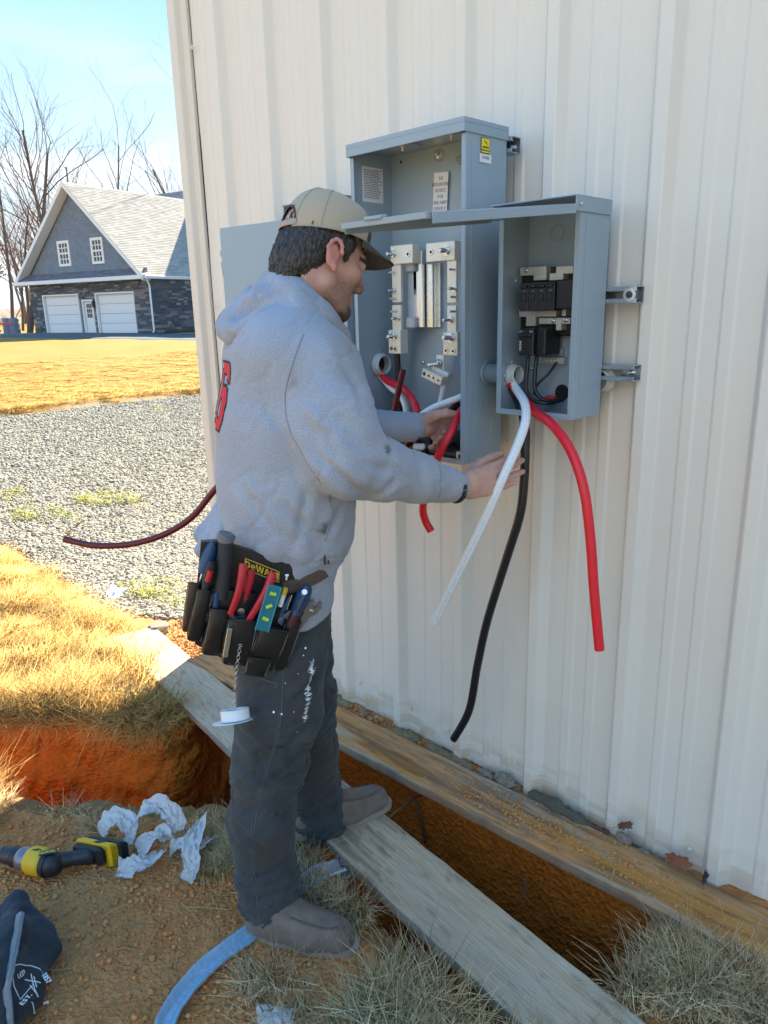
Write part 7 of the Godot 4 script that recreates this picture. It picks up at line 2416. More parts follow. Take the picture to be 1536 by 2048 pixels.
func bag() -> void:
	var t := thing("canvas_bag", "dark grey zipped canvas bag with a white shield print at the corner", "tool bag", Vector3(-1.824, 0, 1.479))
	var s := SDF.new()
	var apex := Vector3(-1.864, 0.1, 1.43)
	s.chain([apex, Vector3(-1.743, 0.11, 1.486), Vector3(-1.621, 0.1, 1.59)], [0.016, 0.045, 0.075], 0.03)
	s.chain([apex, Vector3(-1.755, 0.055, 1.433), Vector3(-1.634, 0.045, 1.516), Vector3(-1.571, 0.05, 1.603)], [0.014, 0.038, 0.050, 0.05], 0.03)
	s.chain([Vector3(-1.755, 0.055, 1.433), Vector3(-1.718, 0.03, 1.418), Vector3(-1.673, 0.025, 1.481), Vector3(-1.575, 0.03, 1.583)], [0.036, 0.022, 0.024, 0.03], 0.03)
	s.chain([apex, Vector3(-1.844, 0.08, 1.497), Vector3(-1.807, 0.08, 1.568)], [0.014, 0.03, 0.05], 0.03)
	s.run(0.007, func(p, n): return nz.get_noise_3dv(p * 9.0) * 0.012 + nz.get_noise_3dv(p * 26.0) * 0.003, func(p, n): return Color(0.052, 0.062, 0.072) * (1.0 + 0.3 * nz.get_noise_3dv(p * 14.0)))
	part("canvas", s, mat("bag_canvas", Color.WHITE, 0.9, 0.0, {"vc": true, "spec": 0.2, "rim": 0.2, "tex": noise_tex("twill", 1, 0.2, 2, 0.86, 1.0), "bump": noise_tex("cloth", 1, 0.3, 2, 0.0, 1.0), "cm": 0.07, "scale": 7.0}), t)
	# zip along the top fold
	var z := MB.new()
	var path := []
	for p in curve([Vector3(-1.739, 0.2, 1.459), Vector3(-1.656, 0.22, 1.505), Vector3(-1.571, 0.24, 1.548), Vector3(-1.509, 0.24, 1.588)], 8):
		path.append(s.push(p, Vector3.DOWN) + Vector3.UP * 0.006)
	z.tube(path, 0.010, 8, true, 0.35, Vector3.UP)
	part("zip_tape", z, mat("zip_tape", Color(0.20, 0.22, 0.24), 0.8), t)
	z = MB.new()
	for i in range(1, path.size()):
		for h in 3:
			var q: Vector3 = path[i - 1].lerp(path[i], h / 3.0) + Vector3.UP * 0.004
			z.box(q, Vector3(0.007, 0.0022, 0.003), look(path[i] - path[i - 1]), 0.0005)
	var zt := part("zip_teeth", z, mat("zip_brass", Color(0.30, 0.29, 0.27), 0.4, 0.7), t)
	zt.set_meta("kind", "stuff")
	# shield emblem with a climbing figure in line work, and lettering round it
	var o := Vector3(-1.528, 0.16, 1.566)
	var ux := (Vector3(-1.572, 0.16, 1.462) - Vector3(-1.593, 0.16, 1.538))
	ux = Vector3(-1.541, 0.16, 1.471) - Vector3(-1.581, 0.16, 1.545)
	var uy := Vector3(-1.623, 0.16, 1.491) - Vector3(-1.51, 0.16, 1.531)
	o = Vector3(-1.534, 0.16, 1.559)
	var lines := [[Vector2(0.02, 0.62), Vector2(0.25, 0.86), Vector2(0.55, 0.98), Vector2(0.85, 0.90), Vector2(0.99, 0.68), Vector2(0.95, 0.42), Vector2(0.80, 0.18), Vector2(0.62, 0.0), Vector2(0.30, 0.02), Vector2(0.14, 0.30), Vector2(0.02, 0.62)],
		[Vector2(0.40, 0.62), Vector2(0.52, 0.55), Vector2(0.60, 0.42), Vector2(0.74, 0.38)], [Vector2(0.30, 0.66), Vector2(0.62, 0.74)], [Vector2(0.44, 0.80), Vector2(0.50, 0.56)], [Vector2(0.50, 0.78), Vector2(0.56, 0.52)], [Vector2(0.56, 0.60), Vector2(0.74, 0.62), Vector2(0.80, 0.52)], [Vector2(0.58, 0.46), Vector2(0.52, 0.30), Vector2(0.44, 0.24)], [Vector2(0.66, 0.42), Vector2(0.66, 0.26), Vector2(0.74, 0.20)], [Vector2(0.72, 0.38), Vector2(0.84, 0.34), Vector2(0.86, 0.24)], [Vector2(0.46, 0.50), Vector2(0.36, 0.44)]]
	var emb := MB.new()
	for l in lines:
		var on := []
		for q in l:
			on.append(o + ux * q.x + uy * q.y)
		var laid := []
		for p in curve(on, 4):
			var g: Vector3 = s.push(p, Vector3.DOWN)
			if g.y > 0.005:
				laid.append(g + Vector3.UP * 0.0006)
		if laid.size() > 2:
			emb.tube(laid, 0.0013, 5)
	part("emblem", emb, mat("bag_print", Color(0.75, 0.77, 0.78), 0.7, 0.0, {"two": true}), t)
	for q in [["LEIN", 0.26, 0.73, 0.75], ["1857", 0.84, 0.66, -1.1], ["EST.", 0.30, 0.26, 0.9], ["TM", 0.80, 0.06, 0.1]]:
		var p: Vector3 = s.push(o + ux * float(q[1]) + uy * float(q[2]), Vector3.DOWN) + Vector3.UP * 0.002
		var n := s.normal(p)
		if n == Vector3.ZERO or p.y < 0.01:
			n = Vector3.UP
			p.y = 0.09
		var x := (ux - n * ux.dot(n)).normalized().rotated(n, q[3])
		lettering(q[0], 0.006 if q[0] == "TM" else 0.012, Transform3D(Basis(x, n.cross(x), n), p), mats["bag_print"], t)

func hose() -> void:
	var t := thing("layflat_hose", "flattened pale blue hose running from under the man's heel across the dirt", "hose", Vector3(-1.411, 0, 1.043))
	var m := mat("blue_hose", Color(0.33, 0.52, 0.68), 0.38, 0.0, {"scale": 5.0, "two": true, "tex": noise_tex("soil_tone", 1, 0.02, 5, 0.82, 1.0)})
	for sec in [[Vector3(-1.307, 0.012, 1.332), Vector3(-1.352, 0.014, 1.265), Vector3(-1.38, 0.016, 1.182), Vector3(-1.388, 0.016, 1.104), Vector3(-1.392, 0.012, 1.016), Vector3(-1.413, 0.01, 0.9088), Vector3(-1.425, 0.014, 0.8184), Vector3(-1.416, 0.012, 0.7423), Vector3(-1.415, -0.01, 0.6794)]]:
		var b := MB.new()
		var path := curve(sec, 8)
		var rows := []
		for i in path.size():
			var d: Vector3 = path[mini(i + 1, path.size() - 1)] - path[maxi(i - 1, 0)]
			var sd := d.cross(Vector3.UP).normalized()
			var row := []
			var w := 0.023 + 0.004 * nz.get_noise_1d(i * 0.16)
			for k in 13:
				var u := k / 6.0 - 1.0
				var y := 0.004 + 0.006 * maxf(0.0, nz.get_noise_2d(i * 0.07, u * 0.8)) + 0.022 * smoothstep(-0.35, -0.6, u) * smoothstep(-1.1, -0.7, u) + 0.006 * smoothstep(0.5, 0.8, u)
				row.append(path[i] + sd * (w * u) + Vector3.UP * y)
			for k in 13:
				var u := 1.0 - k / 6.0
				row.append(path[i] + sd * (w * u * 0.98) + Vector3.UP * 0.001)
			rows.append(row)
		b.grid(rows, true)
		part("tube", b, m, t)
	var h := MB.new()
	var hp := curve([Vector3(-1.405, -0.006, 0.6879), Vector3(-1.417, -0.05, 0.6588), Vector3(-1.466, -0.13, 0.6099), Vector3(-1.523, -0.22, 0.5567)], 6)
	h.tube(hp, 0.018, 12, true, 0.4, RT)
	part("hanging_end", h, m, t)
	h = MB.new()
	for i in 7:
		var p := Vector3(-1.39, 0.02, 0.7412).lerp(Vector3(-1.382, 0.012, 0.6941), i / 6.0)
		h.egg_dot(p + Vector3(0, 0.004, 0), Vector3(0.3, 0.9, 0.3).normalized(), 0.003)
	part("print", h, mats["dry_paint"], t)

# ---------------------------------------------------------------- the house across the lawn
const HO := Vector3(-48.565, 0.45, -19.864)

func courses(o: Vector3, ax: Vector3, up: Vector3, nn: Vector3, L: float, H: float, row_h: float, seg: float, c0: Color, jit: float, lim = null) -> MB:   # overlapping rows, each tilted proud of the one above
	var b := MB.new()
	var n := int(H / row_h)
	for j in n:
		var y0 := H * j / n
		var y1 := H * (j + 1) / n
		var x := 0.0
		var xl := 0.0
		var xr := L
		if lim != null:
			var q: Vector2 = lim.call((y0 + y1) * 0.5)
			xl = q.x
			xr = q.y
		x = xl
		while x < xr - 0.01:
			var w := minf(seg * rng.randf_range(0.6, 1.4), xr - x)
			b.col = c0 * (1.0 + jit * rng.randf_range(-1.0, 1.0))
			var th := 0.014 + rng.randf() * 0.006
			var p := o + ax * x + up * y0
			b.quad(p + nn * th, p + ax * w + nn * th, p + ax * w + up * (y1 - y0) + nn * 0.003, p + up * (y1 - y0) + nn * 0.003)
			b.quad(p, p + ax * w, p + ax * w + nn * th, p + nn * th)
			x += w
	b.orient(func(_p): return nn - up * 0.3)
	return b

func stone_wall(o: Vector3, ax: Vector3, nn: Vector3, L: float, H: float, holes: Array) -> MB:
	var b := MB.new()
	var y := 0.0
	while y < H - 0.03:
		var h := minf(rng.randf_range(0.09, 0.19), H - y)
		var x := 0.0
		while x < L - 0.02:
			var w := minf(rng.randf_range(0.22, 0.75), L - x)
			var skip := false
			for q in holes:
				if y + h > q.position.y and y < q.end.y and x + w > q.position.x and x < q.end.x:
					if x < q.position.x - 0.03:
						w = q.position.x - x
					else:
						x = q.end.x
						skip = true
			if skip:
				continue
			var t := rng.randf()
			b.col = Color(0.085, 0.095, 0.115).lerp(Color(0.30, 0.28, 0.27), t * t * t) * rng.randf_range(0.8, 1.2)
			var d := rng.randf_range(0.03, 0.085)
			var c := o + ax * (x + w * 0.5) + Vector3.UP * (y + h * 0.5) + nn * d * 0.5
			b.box(c, Vector3(w - 0.012, h - 0.012, d), Basis(ax, Vector3.UP, nn), 0.008)
			x += w
		y += h
	return b

func house() -> void:
	var t := thing("house", "grey gabled house with two white garage doors below a stone front", "house", HO, Basis(Vector3(0.9703, 0, -0.2419), Vector3.UP, Vector3(0.2419, 0, 0.9703)))
	var white := mat("white_trim", Color(0.74, 0.74, 0.73), 0.55)
	var mortar := mat("mortar", Color(0.13, 0.13, 0.14), 0.95)
	var stone := mat("ledge_stone", Color.WHITE, 0.9, 0.0, {"vc": true, "spec": 0.25})
	var shingle := mat("shingles", Color.WHITE, 0.92, 0.0, {"vc": true, "spec": 0.2})
	var siding := mat("siding", Color.WHITE, 0.8, 0.0, {"vc": true})
	var b := MB.new()
	# walls behind the stone
	b.span(Vector3(-5.62, 0, -0.30), Vector3(-4.24, 3.4, -0.02))
	b.span(Vector3(-0.72, 0, -0.30), Vector3(-0.36, 3.4, -0.02))
	b.span(Vector3(0.72, 0, -0.30), Vector3(1.06, 3.4, -0.02))
	b.span(Vector3(4.48, 0, -0.30), Vector3(5.93, 3.4, -0.02))
	b.span(Vector3(-4.24, 2.42, -0.30), Vector3(4.48, 3.4, -0.02))
	b.span(Vector3(5.65, 0, -9.0), Vector3(5.93, 3.4, -0.30))
	b.span(Vector3(-5.62, 0, -9.0), Vector3(-5.36, 3.4, -0.30))
	var w := part("wall", b, mortar, t, false)
	var holes := [Rect2(1.38, -0.1, 3.52, 2.52), Rect2(4.92, -0.1, 1.4, 2.25), Rect2(6.68, -0.1, 3.42, 2.55)]
	var sv := part("stone_veneer", stone_wall(Vector3(-5.62, 0, -0.02), Vector3.RIGHT, Vector3.BACK, 11.6, 3.28, holes), stone, w, false)
	sv.set_meta("kind", "stuff")
	sv = part("stone_veneer", stone_wall(Vector3(5.93, 0, 0.03), Vector3.FORWARD, Vector3.RIGHT, 6.0, 3.28, []), stone, w, false)
	sv.set_meta("kind", "stuff")
	# gable
	var gw := MB.new()
	gw.prism(PackedVector2Array([Vector2(-5.75, 3.4), Vector2(5.55, 3.4), Vector2(-0.1, 8.75)]), Transform3D(), -0.3, -0.02)
	var gp := part("gable_wall", gw, mortar, t, false)
	var blue := Color(0.155, 0.195, 0.245)
	part("shake_siding", courses(Vector3(-5.7, 3.45, -0.018), Vector3.RIGHT, Vector3.UP, Vector3.BACK, 11.2, 5.2, 0.2, 0.32, blue, 0.10, func(y): return Vector2(5.6 - (5.2 - y) * 1.06, 5.6 + (5.2 - y) * 1.06)), siding, gp, false).set_meta("kind", "stuff")
	# roofs
	var tan_ := Color(0.36, 0.335, 0.30)
	var sl := sqrt(6.1 * 6.1 + 5.65 * 5.65)
	var ur := Vector3(-6.1, 5.65, 0) / sl
	var nr_ := Vector3(5.65, 6.1, 0) / sl
	var rb := MB.new()
	rb.prism(PackedVector2Array([Vector2(-6.3, 3.22), Vector2(-0.1, 8.97), Vector2(6.1, 3.22), Vector2(6.1, 3.36), Vector2(-0.1, 9.1), Vector2(-6.3, 3.36)]), Transform3D(), -11.0, 0.62)
	var rf := part("roof", rb, mat("roof_deck", Color(0.30, 0.28, 0.25), 0.9), t, false)
	part("shingle_course", courses(Vector3(6.1, 3.37, 0.66), Vector3.FORWARD, ur, nr_, 11.6, sl, 0.165, 0.45, tan_, 0.16), shingle, rf, false).set_meta("kind", "stuff")
	part("shingle_course", courses(Vector3(-6.3, 3.37, -11.0), Vector3.BACK, Vector3(6.2, 5.75, 0).normalized(), Vector3(-5.75, 6.2, 0).normalized(), 11.6, sl, 0.165, 0.45, tan_, 0.16), shingle, rf, false).set_meta("kind", "stuff")
	var rk := MB.new()
	for s in [-1.0, 1.0]:
		var foot := Vector3(-0.1 + 6.2 * s, 3.22, 0.66)
		var top := Vector3(-0.1, 8.95, 0.66)
		rk.quad(foot + Vector3(0, -0.16, 0), foot + Vector3(0, 0.12, 0), top + Vector3(0, 0.14, 0), top + Vector3(0, -0.16, 0))
		rk.quad(foot + Vector3(0, -0.16, 0), top + Vector3(0, -0.16, 0), top + Vector3(0, -0.16, -0.68), foot + Vector3(0, -0.16, -0.68))   # soffit
		rk.quad(foot + Vector3(0.02 * s, -0.16, -0.02), foot + Vector3(0.02 * s, 0.12, -0.02), top + Vector3(0.02 * s, 0.14, -0.02), top + Vector3(0.02 * s, -0.16, -0.02))
	part("rake_board", rk, mat("trim_two", Color(0.74, 0.74, 0.73), 0.55, 0.0, {"two": true}), rf, false)
	# small pent roof between garage doors and gable, with gutter
	var pr := MB.new()
	pr.prism(PackedVector2Array([Vector2(0.0, 3.3), Vector2(0.55, 3.3), Vector2(0.55, 3.4), Vector2(0.0, 3.82)]), Transform3D(Basis(Vector3.BACK, Vector3.UP, Vector3.LEFT), Vector3.ZERO), -5.9, 6.1)
	var pn := part("pent_roof", pr, mat("roof_deck", Color.WHITE), t, false)
	part("shingle_course", courses(Vector3(-6.1, 3.41, 0.56), Vector3.RIGHT, Vector3(0, 0.42, -0.55).normalized(), Vector3(0, 0.55, 0.42).normalized(), 12.0, 0.68, 0.165, 0.45, Color(0.15, 0.16, 0.185), 0.2), shingle, pn, false).set_meta("kind", "stuff")
	var gt := MB.new()
	gt.span(Vector3(-6.35, 3.14, 0.50), Vector3(6.12, 3.38, 0.70), 0.03)
	part("gutter", gt, white, t, false)
	gt = MB.new()
	gt.span(Vector3(6.0, 3.16, -8.0), Vector3(6.22, 3.36, 0.48), 0.03)
	part("gutter", gt, white, t, false)
	var ds := MB.new()
	ds.tube([Vector3(6.12, 3.18, 0.35), Vector3(6.12, 3.05, 0.30), Vector3(6.06, 2.88, 0.14), Vector3(6.06, 2.7, 0.10), Vector3(6.06, 0.15, 0.10), Vector3(6.06, 0.05, 0.2)], 0.055, 8)
	part("downspout", ds, white, t, false)
	# garage doors: five sections of raised panels
	for q in [[-4.22, -0.74], [1.08, 4.46]]:
		var d := MB.new()
		for s in [[q[0] - 0.10, q[0]], [q[1], q[1] + 0.10]]:
			d.span(Vector3(s[0], 0, -0.1), Vector3(s[1], 2.5, 0.09), 0.01)
		d.span(Vector3(q[0], 2.4, -0.1), Vector3(q[1], 2.5, 0.09), 0.01)
		var gd := part("garage_door", d, white, t, false)
		for r in 4:
			var pb := MB.new()
			pb.span(Vector3(q[0] + 0.003, 0.6 * r + 0.012, -0.16), Vector3(q[1] - 0.003, 0.6 * (r + 1) - 0.003, -0.10), 0.008)
			for k in 4:
				var x0: float = lerpf(q[0], q[1], k / 4.0) + 0.09
				var x1: float = lerpf(q[0], q[1], (k + 1) / 4.0) - 0.09
				pb.span(Vector3(x0, 0.6 * r + 0.11, -0.105), Vector3(x1, 0.6 * r + 0.5, -0.092), 0.012)
			part("door_section", pb, white, gd, false)
	# entrance door with nine panes
	var glass := mat("dark_glass", Color(0.02, 0.025, 0.03), 0.08)
	var db := MB.new()
	db.span(Vector3(-0.36, 0, -0.12), Vector3(-0.24, 2.12, 0.09), 0.01)
	db.span(Vector3(0.60, 0, -0.12), Vector3(0.72, 2.12, 0.09), 0.01)
	db.span(Vector3(-0.24, 2.0, -0.12), Vector3(0.60, 2.12, 0.09), 0.01)
	db.span(Vector3(-0.237, 0.02, -0.10), Vector3(0.597, 1.997, -0.04), 0.006)
	db.span(Vector3(-0.10, 0.15, -0.045), Vector3(0.14, 0.72, -0.03), 0.01)
	db.span(Vector3(0.22, 0.15, -0.045), Vector3(0.46, 0.72, -0.03), 0.01)
	var dr := part("entrance_door", db, white, t, false)
	for i in 3:
		for j in 3:
			var pb := MB.new()
			pb.span(Vector3(-0.07 + 0.17 * i, 0.98 + 0.3 * j, -0.042), Vector3(0.07 + 0.17 * i, 1.24 + 0.3 * j, -0.034))
			part("pane", pb, glass, dr, false)
	# gable windows, twelve panes each
	for u in [[-2.12, -0.95], [1.12, 2.25]]:
		var fr := MB.new()
		fr.span(Vector3(u[0], 4.22, -0.02), Vector3(u[0] + 0.17, 5.78, 0.06), 0.008)
		fr.span(Vector3(u[1] - 0.17, 4.22, -0.02), Vector3(u[1], 5.78, 0.06), 0.008)
		fr.span(Vector3(u[0] + 0.17, 5.61, -0.02), Vector3(u[1] - 0.17, 5.78, 0.06), 0.008)
		fr.span(Vector3(u[0] + 0.17, 4.22, -0.02), Vector3(u[1] - 0.17, 4.38, 0.07), 0.008)
		fr.span(Vector3(u[0] + 0.17, 4.95, -0.02), Vector3(u[1] - 0.17, 5.06, 0.05), 0.006)
		var iw: float = u[1] - u[0] - 0.34
		for k in [1, 2]:
			fr.span(Vector3(u[0] + 0.17 + iw * k / 3.0 - 0.028, 4.38, -0.01), Vector3(u[0] + 0.17 + iw * k / 3.0 + 0.028, 5.61, 0.035))
		for yy in [4.665, 5.335]:
			fr.span(Vector3(u[0] + 0.17, yy - 0.025, -0.01), Vector3(u[1] - 0.17, yy + 0.025, 0.034))
		var wn := part("window", fr, white, t, false)
		for i in 3:
			for j in 4:
				var pb := MB.new()
				var y0: float = [4.38, 4.69, 5.06, 5.36][j]
				pb.span(Vector3(u[0] + 0.17 + iw * i / 3.0 + 0.03, y0, -0.012), Vector3(u[0] + 0.17 + iw * (i + 1) / 3.0 - 0.03, y0 + 0.25, 0.008))
				part("pane", pb, glass, wn, false)
	var lb := MB.new()
	lb.span(Vector3(0.80, 1.62, 0.06), Vector3(0.98, 1.92, 0.26), 0.02)
	lb.lathe([Vector2(0.16, 0.0), Vector2(0.02, 0.14), Vector2(0.0, 0.14)], Transform3D(Basis(), Vector3(0.89, 1.92, 0.16)), 4)
	part("wall_lantern", lb, mat("black_metal", Color(0.015, 0.015, 0.016), 0.5), t, false)
	# the main block behind, its ridge across
	var mb := MB.new()
	mb.span(Vector3(-5.3, 0, -18.0), Vector3(20.0, 3.4, -9.0))
	mb.span(Vector3(5.95, 0, -9.0), Vector3(20.0, 3.4, -6.2))
	part("wall", mb, mortar, t, false)
	mb = MB.new()
	mb.prism(PackedVector2Array([Vector2(-5.5, 3.3), Vector2(-12.0, 10.05), Vector2(-18.6, 3.3)]), Transform3D(Basis(Vector3.BACK, Vector3.UP, Vector3.LEFT), Vector3.ZERO), -20.4, 6.2)
	var mr := part("roof", mb, mats["roof_deck"], t, false)
	var h2 := sqrt(6.5 * 6.5 + 6.8 * 6.8)
	part("shingle_course", courses(Vector3(-6.25, 3.34, -5.45), Vector3.RIGHT, Vector3(0, 6.8, -6.5).normalized(), Vector3(0, 6.5, 6.8).normalized(), 26.6, h2, 0.17, 0.6, Color(0.27, 0.26, 0.25), 0.16), shingle, mr, false).set_meta("kind", "stuff")
	# concrete apron in front
	var ap := MB.new()
	var rows := []
	var f := t.transform
	for j in 16:
		var row := []
		for i in 30:
			var p := f * Vector3(-34.0 + 2.2 * i, 0, 0.0 + 0.40 * j)
			p.y = ground_height(p.x, p.z) + 0.05
			if j == 15:
				p.y -= 0.12
			row.append(p)
		rows.append(row)
	ap.grid(rows)
	ap.orient(func(_p): return Vector3.UP)
	setting("driveway", ap, mat("concrete", Color(0.08, 0.105, 0.12), 0.9, 0.0, {"tex": noise_tex("soil_tone", 1, 0.02, 5, 0.82, 1.0), "scale": 0.3, "two": true}))
	# barrels, barrier rail and stone heap at the left corner
	for q in [[-7.35, 0.30, "blue grey barrel beside the house corner, the left one of two"], [-6.55, 0.34, "larger blue grey barrel beside the house corner, next to the wall"]]:
		var p: Vector3 = f * Vector3(q[0], 0, 0.9)
		p.y = ground_height(p.x, p.z) + 0.05
		var bt := thing("barrel", q[2], "barrel", p, Basis(), "barrels at the house corner")
		var r: float = q[1]
		part("drum", ring_at(p, Vector3.UP, [Vector2(0.0, 0.0), Vector2(r * 0.94, 0.0), Vector2(r, 0.05), Vector2(r, 0.30), Vector2(r * 1.04, 0.32), Vector2(r, 0.35), Vector2(r, 0.66), Vector2(r * 1.04, 0.68), Vector2(r, 0.71), Vector2(r, 0.98), Vector2(r * 0.94, 1.03), Vector2(r * 0.9, 1.0), Vector2(0.0, 1.0)], 28), mat("barrel_paint", Color(0.13, 0.18, 0.24), 0.5), bt)
	var rl := MB.new()
	var r0: Vector3 = f * Vector3(-10.5, 0.75, 1.6)
	var r1: Vector3 = f * Vector3(-5.7, 0.72, 1.6)
	rl.tube([r0, r0.lerp(r1, 0.5) - Vector3(0, 0.05, 0), r1], 0.07, 6, true, 0.2, Vector3(0.24, 0, 0.97))
	single("barrier_tape", rl, mat("red_tape", Color(0.55, 0.03, 0.04), 0.5, 0.0, {"two": true}), "red barrier tape stretched in front of the barrels", "tape")
	var hs := SDF.new()
	for i in 26:
		var p := f * Vector3(-9.4 + rng.randf() * 2.0, 0, 1.2 + rng.randf() * 0.8)
		hs.egg(Vector3(p.x, ground_height(p.x, p.z) + 0.1 + 0.25 * rng.randf(), p.z), Vector3(0.25, 0.16, 0.2), Basis(), 0.05)
	hs.run(0.07, func(p, n): return nz.get_noise_3dv(p * 4.0) * 0.06)
	single("stone_heap", hs, mat("heap_stone", Color(0.32, 0.28, 0.25), 0.95), "low heap of pale stones left of the barrels", "stones").set_meta("kind", "stuff")

# ---------------------------------------------------------------- bare trees
func grow(trunk: MB, crown: MB, p: Vector3, dir: Vector3, len: float, r: float, level: int, deep: int, spread: float) -> void:
	var n := 4 if level < 2 else 3
	var pts := [p]
	var rad := [r]
	var d := dir
	var taper := 0.45 if level > 0 else 0.35
	var mids := []
	for i in n:
		d = (d + Vector3(rng.randfn(), rng.randfn() * 0.5 + (0.25 if level > 1 else 0.1), rng.randfn()) * (0.10 if level == 0 else 0.18)).normalized()
		p += d * len / n
		pts.append(p)
		rad.append(r * lerpf(1.0, taper, float(i + 1) / n))
		mids.append([p, d, rad[-1]])
	(trunk if level == 0 else crown).tube(pts, rad, 8 if level == 0 else (5 if level < 3 else 3), false)
	if level >= deep:
		return
	var kids: int = [9, 5, 4, 4, 3, 2][level]
	for k in kids:
		var f := lerpf(0.34 if level == 0 else 0.25, 1.0, (k + rng.randf()) / kids)
		var x := f * n
		var i := mini(int(x), n - 1)
		var q: Vector3 = (pts[i] as Vector3).lerp(pts[i + 1], x - i)
		var dd: Vector3 = (pts[i + 1] - pts[i]).normalized()
		var side := dd.cross(Vector3(rng.randfn(), rng.randfn(), rng.randfn())).normalized()
		var ang := spread * rng.randf_range(0.6, 1.2) * (0.75 if k == kids - 1 else 1.0)
		var nd := (dd * cos(ang) + side * sin(ang) + Vector3.UP * 0.12).normalized()
		grow(trunk, crown, q, nd, len * rng.randf_range(0.42, 0.66) * (1.0 if level > 0 else lerpf(1.0, 0.7, f)), lerpf(r, r * taper, f) * rng.randf_range(0.34, 0.50), level + 1, deep, spread)

func tree(label: String, base: Vector3, height: float, r: float, lean: Vector3, deep: int, seed_: int, c: Color, leaves := 0) -> void:
	rng.seed = seed_
	var t := thing("bare_tree", label, "tree", base, Basis(), "bare trees around the house")
	var a := MB.new()
	var b := MB.new()
	grow(a, b, base, (Vector3.UP + lean).normalized(), height * 0.82, r, 0, deep, 0.62)
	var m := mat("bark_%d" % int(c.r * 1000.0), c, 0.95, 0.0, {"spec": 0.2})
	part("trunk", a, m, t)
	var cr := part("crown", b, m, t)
	if leaves > 0:
		var q := MB.new()
		var vs := b.v
		for i in leaves:
			var p := vs[rng.randi() % vs.size()]
			if p.y > base.y + height * 0.6:
				continue
			var x := Vector3(rng.randfn(), rng.randfn(), rng.randfn()).normalized() * 0.09
			var y := Vector3(rng.randfn(), rng.randfn() - 0.5, rng.randfn()).normalized() * 0.12
			q.col = Color(0.24, 0.12, 0.06) * rng.randf_range(0.6, 1.3)
			q.quad(p - x, p - x + y, p + x + y, p + x)
		var lv := part("leaves", q, mat("dead_leaves", Color.WHITE, 0.9, 0.0, {"vc": true, "two": true}), cr)
		lv.set_meta("kind", "stuff")

